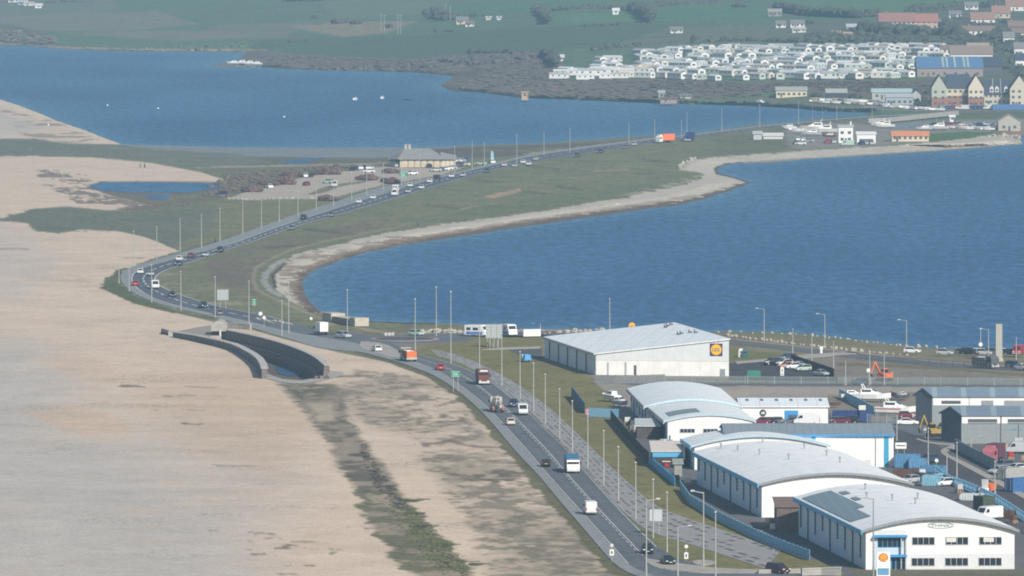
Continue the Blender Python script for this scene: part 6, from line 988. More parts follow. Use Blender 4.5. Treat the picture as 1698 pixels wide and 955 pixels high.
# marina and shore buildings
s = house('white flat-fronted two storey harbour building with two upper windows', 1390.5, 1414.5, 237, 7.0, .4, WHITE, LGREY, 7, nwin=2, cat='harbour building', name='harbour_building', storeys=2); b = MB(); b.tube((s.w * .85, 3, 7), (s.w * .85, 3, 9), .35); obj('flue', b, WHITE, s.root)
s = house('white harbour shed with a dark open front beside the green van', 1421, 1452, 237, 3.9, .6, WHITE, WHITE, 9, nwin=0, cat='shed', name='harbour_shed'); b = MB(); b.box(s.w * .5, -.03, -.2, s.w * .75, .08, 1.9); obj('opening', b, DGREY, s.root)
house('low cream building with a bright orange roof on the harbour green', 1479, 1540, 234.5, 2.5, 1.6, mat('cafe_cream', (.64, .56, .42), .8, .08), mat('orange_roof', (.62, .25, .12), .7, .1), 9, nwin=7, cat='cafe', name='harbour_cafe')  # cream is these walls' own colour
house('grey gable-fronted boathouse at the right edge by the shingle spit', 1655.5, 1692, 216.5, 4.3, 2.8, mat('boathouse_grey', (.42, .40, .35), .8, .1), mat('boathouse_roof', (.38, .37, .33), .8, .1), 12, gable=True, nwin=2, cat='boathouse', name='boathouse')
b = MB(); b.box(0, 0, -1.2, 14, 5, 1.5); t = thing('quay_wall', 'reddish quay wall under the grey boathouse at the right edge', 'quay wall', gat(1673, 219)); obj('wall_face', b, mat('quay_brick', (.22, .13, .11), .9, .15), t)
house('long low white marquee on the grass left of the harbour', 1266, 1298, 230.5, 1.5, .9, OFFW, mat('marquee', (.60, .62, .61), .6, .06), 6, nwin=0, cat='marquee', name='marquee'); house('small grey tent-like shed left of the white marquee', 1249.5, 1263, 231.5, 2.6, .8, mat('tent_grey', (.46, .50, .50), .7, .08), LGREY, 6, nwin=0, cat='shed', name='garden_shed'); house('small white cabin on the skyline side of the harbour car park', 1575, 1583, 202, 2.4, .5, WHITE, WHITE, 3, nwin=1, cat='cabin', name='cabin')
house('long cream shore building with paired lit gables under the caravan slope', 1287, 1338, 161, 3.4, 1.6, mat('cream_gable', (.66, .58, .42), .8, .08), mat('moss_grey_roof', (.33, .36, .33), .8, .1), 8, nwin=6, cat='clubhouse', name='clubhouse'); house('dark boathouse with a pale flat roof under the caravan slope', 1370, 1404, 164, 3.2, 1.6, mat('dark_boards', (.06, .06, .07), .8), mat('pale_sheet', (.40, .41, .38), .7, .1), 9, nwin=0, cat='boathouse', name='boathouse'); house('long pale green roofed shed on the shore below the caravans', 1446, 1512, 164, 3.4, 1.4, mat('green_grey_wall', (.38, .43, .38), .8, .08), mat('pale_green_roof', (.40, .52, .50), .7, .08), 10, nwin=4, cat='boat shed', name='boat_shed'); house('grey fronted sailing club building with a gabled right end', 1469, 1514, 174, 4.0, 1.2, mat('club_grey', (.36, .40, .43), .8, .08), mat('club_roof', (.42, .47, .50), .7, .08), 9, nwin=5, cat='clubhouse', name='clubhouse'); house('narrow gable-ended building right of the sailing club', 1512, 1527, 171, 4.4, 2.0, mat('gable_pale', (.46, .46, .43), .8, .1), SLATE, 9, gable=True, nwin=2, cat='clubhouse', name='clubhouse')
# tall gabled townhouses
TH = 'gabled townhouses above the harbour'
house('leftmost grey-green gable of the townhouse terrace', 1545, 1570, 177, 9.3, 6.0, mat('sage_wall', (.42, .45, .38), .8, .08), SLATE, 12, gable=True, nwin=2, storeys=3, group=TH, cat='townhouse', name='townhouse', band=(4.5, BRICK)); house('middle cream townhouse block with a long slate roof and brick ground floor', 1570, 1607, 176, 8.8, 6.4, mat('cream_terrace', (.60, .53, .40), .8, .06), SLATE, 10, nwin=4, storeys=3, group=TH, cat='townhouse', name='townhouse', band=(5.0, BRICK)); house('bright cream gable in the centre of the townhouse terrace', 1606, 1631, 177, 9.3, 6.2, mat('cream_bright', (.64, .58, .45), .8, .06), SLATE, 13, gable=True, nwin=3, storeys=3, group=TH, cat='townhouse', name='townhouse', band=(4.6, BRICK))
s = house('lower slate-roofed terrace with small white dormers between the two bright gables', 1632, 1676, 174, 5.2, 6.6, mat('terrace_pale', (.50, .47, .38), .8, .08), SLATE, 11, nwin=6, storeys=2, group=TH, cat='townhouse', name='townhouse')
for x in (.28, .48, .82): b = MB(); b.loft([[(s.w * x - .9, y, 6.2), (s.w * x + .9, y, 6.2), (s.w * x + .9, y, 8.2), (s.w * x, y, 9.2), (s.w * x - .9, y, 8.2)] for y in (.3, 4)]); dm = obj('dormer', b, PALEW, s.roof); b = MB(); b.box(s.w * x, .27, 6.6, 1.0, .05, 1.3); obj('window', b, WIN, dm)
for x in (.32, .62): b = MB(); b.loft([[(s.w * x, -.1, 5.4), (s.w * x + .3, -.1, 5.4), (s.w * x + .3, 5.5, 12.2), (s.w * x, 5.5, 12.2)], [(s.w * x, -.1, 5.8), (s.w * x + .3, -.1, 5.8), (s.w * x + .3, 5.5, 12.6), (s.w * x, 5.5, 12.6)]]); obj('party_wall', b, mat('party_wall', (.40, .38, .33), .8), s.roof)
house('rightmost tall gable of the townhouse terrace at the picture edge', 1675, 1706, 176, 8.6, 6.4, mat('sand_gable', (.56, .52, .42), .8, .08), SLATE, 13, gable=True, nwin=3, storeys=3, group=TH, cat='townhouse', name='townhouse')
b = MB(); b.box(0, 0, 0, 17, 3, 2.6); t = thing('boat_cover_shelter', 'long blue tarpaulin shelter below the right-hand townhouses', 'shelter', gat(1675, 182)); obj('cover', b, mat('tarp_blue', (.08, .17, .36), .6, .15), t)
# blue-roofed hall
s = house('large hall with a blue sheet roof and pale roof-light strips behind the townhouses', 1521, 1630, 127, 4.6, 5.2, mat('hall_wall', (.30, .25, .24), .8, .1), mat('blue_roof', (.10, .20, .36), .5, .06), 26, nwin=6, cat='hall', name='leisure_hall')
for x in (.38, .44, .56, .70, .76): b = MB(); b.quad((s.w * x, -.1, 4.9), (s.w * x + 1.2, -.1, 4.9), (s.w * x + 1.2, 12.4, 9.98), (s.w * x, 12.4, 9.98)); obj('roof_light', b, mat('pale_green_light', (.33, .42, .40), .5), s.roof)
house('dark slate annexe right of the blue-roofed hall', 1630, 1662, 124, 4.6, 4.4, mat('annexe', (.10, .10, .12), .8), SLATE, 16, nwin=3, cat='hall', name='hall_annexe'); house('pale flat church-like block with a brown tower roof behind the hall', 1576, 1646, 102, 4.0, 4.2, PALEW, mat('hall_brown', (.24, .19, .16), .8, .1), 10, nwin=4, cat='hall', name='village_hall')
# upper village
UV = 'houses on the hillside'
s = house('long red-roofed manor house with cream walls on the hill, left wing', 1458, 1518, 50, 5.2, 4.8, mat('manor_cream', (.50, .43, .34), .8, .1), mat('manor_red', (.30, .155, .125), .8, .12), 11, nwin=8, storeys=2, chimney=True, cat='manor house', name='manor_house'); s = house('brighter red-roofed wing of the manor with a pale right gable', 1518, 1555, 49, 4.6, 4.6, mat('manor_pink', (.50, .36, .28), .8, .1), mat('manor_bright', (.34, .16, .125), .8, .12), 10, nwin=4, storeys=2, cat='manor house', name='manor_house')
b = MB(); b.quad((s.w + .01, 0, -.5), (s.w + .01, 10, -.5), (s.w + .01, 10, 4.6), (s.w + .01, 5, 9.0), (s.w + .01, 0, 4.6)); obj('gable_end', b, WHITE, s.root)
for i, (x0, x1, y, hw, hr, wl, rf, l) in enumerate(((1596, 1650, 58, 2.6, 2.6, PALEW, BROOF, 'row of joined white bungalows below the brown terrace roofs'), (1610, 1650, 40, 3, 4, PALEW, TILE, 'brown tiled terrace house at the lower end of the steep street'), (1645, 1675, 30, 3, 4.4, BEIGE, TILE, 'brown tiled terrace house halfway up the steep street'), (1668, 1705, 18, 3, 4.6, PALEW, TILE, 'brown tiled terrace house at the top right corner'), (1672, 1700, 52, 3, 3, BRICK, BROOF, 'brick house below the terrace at the right edge'), (1678, 1705, 62, 2.6, 2.4, PALEW, BROOF, 'white house with a brown roof under the brick house'), (1664, 1682, 72, 3.4, 3, WHITE, GTILE, 'white gabled house by the dark trees on the right'), (1682, 1704, 92, 4, 3, PALEW, GTILE, 'pale house at the right edge above the steep lane'), (1684, 1704, 112, 4, 3, WHITE, SLATE, 'white house at the right edge beside the townhouses'), (1560, 1600, 89, 2.6, 2, PALEW, BROOF, 'white bungalow with a brown roof left of the dark trees'), (1604, 1640, 86, 2.6, 2.2, WHITE, mat('fawn_roof', (.34, .27, .21), .8, .1), 'white bungalow with a fawn roof behind the blue hall'), (1574, 1594, 30, 2.4, 2, PALEW, GTILE, 'small pale house right of the manor'), (1600, 1622, 16, 2.6, 2.2, PALEW, GTILE, 'small grey roofed house near the top right'), (1287, 1303, 46, 2.4, 1.8, WHITE, GTILE, 'white bungalow left of the hilltop pair'), (1311, 1334, 46, 2.6, 2.0, WHITE, GTILE, 'wider white bungalow right of the hilltop pair'), (1314, 1336, 54, 2.2, .8, OFFW, LGREY, 'low pale shed under the wider hilltop bungalow'), (1274, 1296, 27, 3, 1.6, mat('barn', (.30, .28, .26), .9, .12), mat('barn_roof', (.33, .31, .29), .9, .1), 'grey brown barn high on the hill'), (1399, 1413, 62, 2.4, .6, TAN, TAN, 'small tan cabin on the slope above the caravans'), (1404, 1420, 50, 2.0, 1.6, mat('bluish', (.42, .52, .56), .6), LGREY, 'small bluish house above the tan cabin'), (1112, 1132, 55, 2.2, 1.6, PALEW, GTILE, 'white farmhouse alone in the middle of the green field'), (1016, 1027, 24, 2.6, 1.4, WHITE, WHITE, 'small white cottage by the dark hedge near the top'), (757, 776, 40, 2.6, 2.2, mat('yellow_wall', (.70, .58, .36), .8), GTILE, 'yellowish farmhouse right of the dark wood'), (772, 786, 44, 2.0, 1.6, PALEW, BROOF, 'low white barn beside the yellowish farmhouse'), (806, 815, 33, 1.6, .6, OFFW, OFFW, 'tiny white shed in the field, left of a pair'), (824, 832, 33, 1.6, .6, OFFW, OFFW, 'tiny white shed in the field, right of a pair'), (14, 30, 4, 3, 2, PALEW, GTILE, 'pale house at the top left corner'), (30, 46, 8, 2.4, 1.4, mat('blue_grey_wall', (.40, .50, .55), .7), LGREY, 'bluish house second from the top left corner'), (40, 56, 9, 1.8, .8, WHITE, OFFW, 'low white barn by the top left corner'), (58, 70, 13.5, 2.2, 1.2, WHITE, PALEW, 'bright white cottage near the top left corner'), (928, 935, 101, 2, 1.4, WHITE, OFFW, 'round white tank-like hut at the left end of the caravan park'), (1380, 1394, 57, 1.4, .6, TAN, TAN, 'low tan wall-like shed above the caravans'), (1543, 1560, 42, 2.2, 1.4, PALEW, GTILE, 'pale cottage beside the manor gable'), (1092, 1102, 163, 3, .8, mat('green_hut', (.30, .36, .30), .8), LGREY, 'grey-green hut on the wooded shore'), (1095, 1122, 168.5, 1.4, .6, mat('pink_hut', (.36, .26, .24), .8), BROOF, 'low pinkish hut on the wooded shore'), (865, 876, 162.5, 3.0, .1, mat('tan_hut', (.50, .36, .22), .8), TAN, 'square tan hut at the water edge of the headland'), (1128, 1146, 164, 1.6, .8, mat('pale_moss', (.42, .46, .40), .8), GTILE, 'pale mossy hut right of the pinkish hut'))):
    house(l, x0, x1, y, hw, hr, wl, rf, 7, nwin=3 if x1 - x0 > 12 else 1, group=UV, storeys=1, cat='house' if 'hut' not in l and 'shed' not in l and 'barn' not in l else 'outbuilding', name='house' if 'hut' not in l and 'shed' not in l and 'barn' not in l else 'outbuilding', chimney='terrace' in l)
# static caravans
def caravan_proto(rm, L_=9.5, hgt=2.6):
    t = thing('static_caravan', 'x', 'caravan'); b = MB(); w = 1.75; h = L_ / 2
    b.loft([[(-w, y, .3), (w, y, .3), (w, y, hgt), (0, y, hgt + .75), (-w, y, hgt)] for y in (-h, h)]); paintable(obj('body', b, WHITE, t)); b = MB()
    for s in (-1, 1): b.loft([[(s * (w + .15), y, hgt - .08), (0, y, hgt + .78), (0, y, hgt + .90), (s * (w + .15), y, hgt + .05)] for y in (-h - .15, h + .15)])
    obj('roof', b, rm, t)
    for s in (-1, 1):
        for k in range(3): b = MB(); b.box(s * (w + .01), -h + L_ * (k + .6) / 3.2, 1.45, .05, .9, .7); obj('window', b, WIN, t)
        b = MB(); b.box(0, s * (h + .01), 1.3, 1.7, .05, .85); obj('window', b, WIN, t)
    b = MB(); b.box(0, 0, 0, 3.2, L_ - .2, .32); obj('skirting', b, mat('skirt', (.30, .28, .25), .8), t); return t
VT = [WHITE, WHITE, WHITE, WHITE, mat('van_cream', (.74, .70, .60), .6, .05), mat('van_sage', (.52, .58, .52), .6, .05), mat('van_grey_white', (.66, .68, .69), .6, .05)]; CVP = [caravan_proto(mat('van_roof_pale', (.66, .68, .67), .6, .08)), caravan_proto(mat('van_roof_grey', (.42, .45, .45), .6, .1), 10.5), caravan_proto(mat('van_roof_warm', (.50, .45, .40), .7, .1), 9)]; cfresh = set(range(3)); rr = random.Random(21)
XB = [922, 990, 1060, 1130, 1215, 1260, 1340, 1440, 1520]; YB = [129, 131, 128, 131, 134.5, 131, 131.5, 131, 129]; XT = [922, 940, 1000, 1060, 1110, 1180, 1290, 1400, 1470, 1560]; YT = [118, 100, 96, 93, 88, 84, 84.5, 82, 81, 82]
ROWN = ['front row', 'second row', 'third row', 'fourth row', 'fifth row', 'sixth row', 'seventh row', 'topmost row']
for j in range(8):
    x = 926 + rr.uniform(0, 10) + (j * 3 if j < 3 else 25 if j < 6 else 130); n = 0
    while x < (1512 if j < 5 else 1566):
        f = j / 7; yb, yt = np.interp(x, XB, YB), np.interp(x, XT, YT)
        if yb - yt < 12 and j > 1: x += 14; continue
        y = yb + (yt - yb) * f + (x - 1240) * .004 * (1 if j % 2 else -1) + rr.uniform(-2.2, 2.2) * (.5 if j in (0, 7) else 1); st = rr.uniform(13, 25)
        if (945 < x < 985 and 103 < y < 119) or (1022 < x < 1058 and 98 < y < 113) or rr.random() < .06: x += st; continue
        i = 1 if rr.random() < .3 else (2 if rr.random() < .2 else 0); n += 1; rz = rr.choice([.3, .4, .5, .55, .62, .7, -.4, .45, .35, .8, -.3, .25, 1.2]) + rr.uniform(-.2, .2); ks = rr.uniform(1.0, 1.35)
        if x < 1060 and j in (0, 1): rz = 1.45 + rr.uniform(-.08, .08)
        lb = '%s static caravan, %s up from the shore, %s from the left' % (['white pale-roofed', 'white grey-roofed', 'white warm-roofed'][i], ROWN[j], nth(n)); loc = at(x, y, gh(x, y))
        if i in cfresh: cfresh.discard(i); c = CVP[i]; c.location = loc; c.rotation_euler.z = rz; c['label'] = lb; c['group'] = 'static caravans on the holiday park'
        else: dup(CVP[i], loc, rz, lb, 'static caravans on the holiday park', paint=rr.choice(VT), scale=(ks, ks, ks * .95))
        x += st
# ---------------------------------------------------------------- small boats and far cars
for i, (x, y, rz, L_, l) in enumerate(((588, 159.5, 2.9, 6.5, 'white boat moored on the lagoon, left of a pair'), (633, 157.5, 3.0, 6.5, 'white boat moored on the lagoon, right of a pair'), (676, 159, 1.2, 4, 'dark low boat on the lagoon right of the white pair'))): boat(l, x, y, rz, L_, WHITE if i < 2 else BLACK, cabin=i < 2, onland=False, group='boats moored on the lagoon', gz=.0, name='moored_boat')
for x, y, L_, m, l, rz in ((386, 107, 7, WHITE, 'white boat at the tip of the low spit, leftmost', 1.6), (400, 107, 8, WHITE, 'white boat drawn up on the low spit, second from its tip', 1.5), (413, 108, 8, WHITE, 'white boat drawn up on the low spit, third from its tip', 1.55), (425, 108.5, 7, WHITE, 'white boat drawn up on the low spit, farthest from its tip', 1.6), (1259, 172, 5, WHITE, 'single white boat at the water line below the caravan park', .8),
    (1350, 219, 13, mat('boat_pale', (.55, .53, .46), .5), 'long pale hull laid up left of the white harbour building', 1.5), (1366, 222, 12, OFFW, 'white yacht laid up beside the long pale hull', 1.4), (1345, 226, 9, LGREY, 'grey boat laid up in front of the long pale hull', 1.5), (1325, 222, 7, LGREY, 'grey boat laid up at the left end of the harbour yard', 1.5), (1459, 211, 9, WHITE, 'white cabin cruiser beside the bridge, left of a pair', 1.3), (1467, 213, 9, WHITE, 'white cabin cruiser beside the bridge, right of a pair', 1.4), (1532, 217, 7, LGREY, 'pale boat on the slip right of the channel', 1.8), (1555, 216.5, 10, LGREY, 'long grey boat ashore on the harbour green', 1.75), (1308, 214, 6, WHITE, 'white boat at the back of the harbour yard', 1.4), (1375, 229, 6, mat('maroon', (.20, .03, .05), .5), 'maroon boat left of the white harbour building', 1.5)):
    boat(l, x, y, rz, L_, m, group='boats laid up around the harbour', mast=9 if L_ > 9 else 0, name='laid_up_boat')
dp = [None, None]; rr = random.Random(4)
for i, m in enumerate((WHITE, mat('dinghy_tan', (.52, .42, .30), .6, .1))):
    t = thing('dinghy', 'x', 'dinghy'); b = MB(); b.loft([[(-k * .75, y, .5 - .2 * k), (k * .75, y, .5 - .2 * k), (k * .8, y, .95 + u), (-k * .8, y, .95 + u)] for y, k, u in ((-2.3, .8, 0), (-.5, 1, 0), (1.2, .75, .1), (2.3, .08, .25))]); obj('hull', b, m, t); b = MB(); b.box(0, -.3, .95, 1.3, 3.0, .12, top=.8); obj('cover', b, [LGREY, TAN][i], t); dp[i] = t
DG = 'dinghies hauled out on the far shore'; n = [0, 0]; first = [1, 1]
for j, (x0, x1, y0, y1, st) in enumerate(((1348, 1466, 170, 176, 6.5), (1352, 1470, 166.5, 171, 7.5), (1468, 1560, 178, 184.5, 7.5), (1300, 1350, 213, 224, 6), (1540, 1650, 212, 216, 6))):
    x = x0; cnt = 0
    while x < x1:
        cnt += 1; i = 1 if rr.random() < .22 else 0; y = y0 + (y1 - y0) * (x - x0) / (x1 - x0) + rr.uniform(-1, 1); lb = '%s dinghy, %s from the left in the %s' % (['white', 'tan'][i], nth(cnt), ['front rank by the lagoon', 'back rank by the lagoon', 'rank beside the sailing club', 'harbour yard rank', 'harbour green rank'][j]); loc = at(x, y, gh(x, y)); rz = rr.choice([1.2, .9, .6, 2.2, 1.4])
        if first[i]: first[i] = 0; c = dp[i]; c.location = loc; c.rotation_euler.z = rz; c['label'] = lb; c['group'] = DG
        else: dup(dp[i], loc, rz, lb, DG, scale=(1.25,) * 3)
        x += st * rr.uniform(.75, 1.3)
for x, y, l in ((178, 175.5, 'small white buoy on the lagoon near the shingle point'), (471, 194.5, 'tiny white buoy in the middle of the lagoon'), (262, 180.5, 'faint white buoy right of the shingle point'), (80, 208, 'white float lying on the shingle point')):
    t = thing('buoy', l, 'buoy', gat(x, y) if y > 200 else at(x, y, 0), 0, 'buoys on the lagoon'); b = MB(); b.blob((0, 0, .25), (.5, .5, .45), 0, .02, seed=1); obj('float', b, WHITE, t); b = MB(); b.tube((0, 0, .6), (0, 0, 1.0), .08); obj('ring_post', b, GREY, t)
FC = 'cars parked around the visitor centre'
for x, y, c, l, rz in ((368, 324.5, 'dark blue', 'dark car at the left tip of the visitor car park', 1.2), (445.5, 312, 'white', 'white car by the hedge at the left of the visitor car park', .4), (508, 308, 'dark red', 'dark red car alone in the open middle of the visitor car park', .3), (506, 294, 'white', 'white car catching the sun by the long bush', .2), (514, 294, 'black', 'black car right of the sunlit white car', .2), (544, 304, 'pale green', 'pale green car left of the cream van', 1.0), (584, 283, 'black', 'black car in the back rank, first from the left', .1), (590, 282.5, 'dark blue', 'dark blue car in the back rank, second from the left', .1), (598, 281, 'white', 'white car in the back rank, third from the left', .1), (604, 280.5, 'black', 'black car in the back rank, fourth from the left', .1), (610, 281, 'white', 'white car in the back rank, fifth from the left', .1), (616, 280.5, 'silver', 'silver car in the back rank, sixth from the left', .1), (612, 286.5, 'white', 'white car below the back rank beside the large bush', 1.4), (683, 290, 'white', 'white car right of the green direction sign', 2.2), (711, 278, 'black', 'black car in front of the cream visitor centre wall', .2), (636, 302, 'black', 'black car at the right of the lower bush', .2), (655, 277, 'silver', 'silver car beside the dark left end of the visitor centre', .4),
    (722, 284.5, 'silver', 'silver car in the entrance rank, first from the left', 2.0), (728, 284, 'grey', 'grey car in the entrance rank, second from the left', 2.0), (734, 283, 'white', 'white car in the entrance rank, third from the left', 2.0), (741, 282, 'white', 'white car in the entrance rank, fourth from the left', 2.0), (748, 281, 'silver', 'silver car in the entrance rank, fifth from the left', 2.0), (757, 269, 'white', 'white car behind the visitor centre wing, left', 1.2), (763, 268.5, 'silver', 'silver car behind the visitor centre wing, middle', 1.2), (769, 268, 'blue', 'blue car behind the visitor centre wing, right', 1.2), (760, 276, 'grey', 'grey car right of the visitor centre wing', 1.2), (770, 275, 'cream', 'cream car on the right margin of the visitor car park', 1.2), (797, 273.5, 'pale green', 'pale green car by the verge right of the visitor centre', 1.2), (816, 271, 'white', 'white car by the blue banner on the verge', .2)):
    vehicle(TINY, x, y, c, l, rz, FC, z=.02, sc=1.1)
vehicle(VAN, 555, 310, 'cream', 'cream van end-on in the visitor car park', 3.1, FC, z=.02)
t = thing('feather_banner', 'tall pale blue feather banner on the verge beyond the visitor centre', 'banner', gat(814, 271)); b = MB(); b.tube((0, 0, 0), (0, 0, 5), .07); obj('pole', b, GALV, t); b = MB(); b.quad((0, 0, 1.2), (1.2, 0, 1.4), (1.0, 0, 4.6), (0, 0, 5)); obj('flag', b, mat('banner_blue', (.28, .50, .56), .6), t)
rr = random.Random(8); cl = ['white', 'silver', 'dark blue', 'grey', 'black', 'blue', 'white', 'silver', 'red']
for j, (pts, nm) in enumerate((([(1318, 239), (1333, 241)], 'lower harbour car rank'), ([(1318, 233), (1345, 236)], 'upper harbour car rank'), ([(1368, 237), (1384, 238)], 'rank left of the white harbour building'), ([(1398, 240), (1414, 240)], 'rank in front of the white harbour building'), ([(1424, 240), (1450, 240)], 'rank in front of the harbour shed'), ([(1545, 209), (1650, 209)], 'rank on the harbour green, back'), ([(1560, 213), (1650, 212)], 'rank on the harbour green, front'), ([(1556, 181), (1640, 181)], 'rank below the townhouses'))):
    (xa, ya), (xb, yb) = pts; n = max(2, int((xb - xa) / 8)); 
    for k in range(n):
        c = rr.choice(cl); vehicle(TINY, xa + (xb - xa) * (k + .5) / n + rr.uniform(-1.5, 1.5), ya + (yb - ya) * (k + .5) / n + rr.uniform(-.5, .5), c, '%s car, %s from the left in the %s' % (c, nth(k + 1), nm), rr.choice([.3, 1.4, 1.1, .1]), 'cars parked round the harbour', z=.02, sc=1.15)
vehicle(VAN, 1406, 241.5, 'pale green', 'green van below the white harbour building', 1.5, 'cars parked round the harbour', z=.02); vehicle(VAN, 1598, 182, 'white', 'white van below the middle of the townhouses', 1.2, 'cars parked round the harbour', z=.02); vehicle(VAN, 1640, 181.5, 'white', 'white van below the right-hand townhouses', 1.3, 'cars parked round the harbour', z=.02)
for i, (x, yb, yt) in enumerate(((632, 52, 21), (637.5, 52, 22), (660, 57, 21), (664.5, 57, 22), (738.5, 34, 4), (746.5, 34, 6))):
    k = (yb - yt) / 2.75; t = thing('utility_pole', 'slim pale pole on the far hillside, %s from the left' % nth(i + 1), 'pole', gat(x, yb), 0, 'poles on the far hillside'); b = MB(); b.tube((0, 0, -.3), (0, 0, k), .16, .1, 6); obj('mast', b, mat('pole_grey', (.42, .42, .40), .8), t); b = MB(); b.box(0, 0, k - .6, 1.6, .14, .14); obj('cross_arm', b, MATS['pole_grey'], t)
# ================================================================ VEGETATION, ROCKS, PEOPLE
def leafy(mb, c, r, n, size, rr, m=0):
    for _ in range(n):
        th, ph = rr.uniform(0, 2 * PI), math.asin(rr.uniform(-.3, 1)); k = rr.uniform(.75, 1.12); p = Vector((c[0] + r[0] * k * math.cos(ph) * math.cos(th), c[1] + r[1] * k * math.cos(ph) * math.sin(th), c[2] + r[2] * k * math.sin(ph)))
        u = Vector((rr.gauss(0, 1), rr.gauss(0, 1), rr.gauss(0, .6))).normalized() * size * rr.uniform(.6, 1.3); v = Vector((rr.gauss(0, 1), rr.gauss(0, 1), rr.gauss(0, .8))).normalized() * size * rr.uniform(.5, 1); mb.quad(p - u, p + v, p + u * .8, m=m)
LEAFD = mat('hedge_leaf', (.07, .08, .055), .9, .35, .25); LEAFB = mat('bush_russet', (.14, .088, .078), .9, .35, .3); LEAFG = mat('bush_green', (.07, .088, .045), .9, .3, .3); SCRUB = mat('scrub_brown', (.145, .128, .092), .95, .35, .12); SCRUBP = mat('scrub_plum', (.105, .095, .085), .95, .3, .12); BARK = mat('bark', (.06, .05, .04), .9)
rr = random.Random(33)
def hedge(label, pts, rad, m=LEAFD, gap=2.4, cat='hedge', name='hedge', group='hedges on the far hillside'):
    W_ = [gat(*p) for p in pts]; o = W_[0]; b = MB(); rad *= 1.35
    for p, q in zip(W_, W_[1:]):
        n = max(1, int((q - p).length / gap))
        for k in range(n):
            if rr.random() < .10: continue
            c = p.lerp(q, (k + rr.random()) / n) - o; r = rad * rr.uniform(.55, 1.35); b.blob((c.x, c.y + rr.uniform(-1.5, 1.5), r * .55), (r * 1.2, r, r), 0, .3, seed=rr.random())
            if rr.random() < .5: leafy(b, (c.x, c.y, r * .5), (r * 1.3, r, r * 1.15), 6, r * .4, rr)
    t = thing(name, label, cat, o, 0, group); obj('foliage', b, m, t); return t
for l, pts, r in (('long thin hedge crossing the lower green field, left half', [(480, 71), (560, 63), (640, 59), (720, 55)], 1.0), ('long thin hedge crossing the lower green field, right half', [(720, 54), (850, 46), (985, 42)], 1.0), ('hedge running right from the yellowish farmhouse', [(745, 29), (850, 24), (895, 21)], 1.3), ('thick dark hedge above the small white cottage', [(885, 21), (930, 17), (1000, 14), (1055, 17)], 2.0), ('hedge rising to the top edge right of the white cottage', [(1060, 14), (1110, 9), (1180, 5), (1250, 1)], 1.7), ('dark hedge dropping down the field right of the white cottage', [(1050, 16), (1066, 26), (1078, 38)], 2.3), ('short dark hedge dropping from the farm hedge', [(893, 22), (903, 31), (908, 40)], 1.7), ('hedge above the lone farmhouse running to the barn', [(960, 45), (1040, 41), (1120, 38), (1270, 42)], 1.1), ('broken hedge below the lone farmhouse', [(985, 84), (1060, 77), (1105, 73), (1135, 65)], 1.5), ('low hedge along the top of the brown headland', [(780, 88), (860, 87), (950, 84), (1000, 85)], 1.4), ('hedge along the field under the manor, upper', [(1290, 17), (1340, 26), (1420, 30), (1460, 27)], 2.0), ('hedge behind the manor roofs', [(1500, 20), (1560, 18), (1620, 11), (1690, 5)], 2.0), ('hedge between the caravans and the field, left', [(1150, 71), (1240, 68), (1330, 70)], 1.6), ('hedge between the caravans and the field, right', [(1340, 72), (1440, 70), (1560, 72)], 2.0), ('hedge beside the left end of the caravan park', [(900, 92), (918, 100), (920, 112)], 1.8), ('dark hedge between manor and bungalows', [(1430, 54), (1500, 56), (1590, 60)], 2.4), ('hedge in the top left fields', [(70, 5), (110, 4), (155, 3)], 1.0), ('short hedge at the top centre', [(470, 3), (520, 2), (580, -1)], 1.5)): hedge(l, pts, r)
def bush(label, x, base, wpx, hpx, m=LEAFB, group='russet bushes around the visitor car park', name='bush', cat='bush', leaf=.32, under=LEAFG):
    o = gat(x, base); k = ppm(base, o.z); w, h = wpx / k, hpx / k; t = thing(name, label, cat, o, 0, group); b = MB(); u = MB(); n = max(4, int(w / h * 3))
    for i in range(n):
        f = (i + .5) / n - .5; r = h * rr.uniform(.38, .62) * (1 - abs(f) * .7); c = (f * w, rr.uniform(-1, 1) * h * .3, r * .75 + rr.uniform(0, .15) * h); b.blob(c, (r * 1.3, r * 1.1, r), 0, .28, seed=rr.random()); leafy(b, c, (r * 1.4, r * 1.2, r * 1.15), 34, leaf, rr); leafy(u, (f * w, -h * .3, .3), (r * 1.3, r, r * .5), 10, leaf, rr)
    obj('foliage', b, m, t); obj('undergrowth', u, under, t); b = MB(); [b.tube((rr.uniform(-.3, .3) * w, 0, -.1), (rr.uniform(-.35, .35) * w, 0, h * .5), .08, .04, 5) for _ in range(3)]; obj('stem', b, BARK, t); return t
for x, y, w, h, l in ((417, 318.5, 34, 10, 'russet bush at the far left of the visitor car park'), (446, 307.5, 32, 9, 'russet bush second from the left behind the car park'), (474, 306, 30, 12, 'dense russet bush left of the sunlit white car'), (484, 293.5, 42, 9, 'long low russet bush above the dense one'), (541, 289.5, 48, 12, 'largest russet bush along the back of the car park'), (608, 299, 36, 11, 'russet bush beside the cream hut end of the car park'), (545, 333, 30, 10, 'russet bush at the near edge of the car park'), (649, 287.5, 26, 11, 'russet bush left of the green sign'), (650.5, 305, 27, 11, 'russet bush below the green sign by the road')): bush(l, x, y, w, h)
TG = 'dark trees on the far hillside'
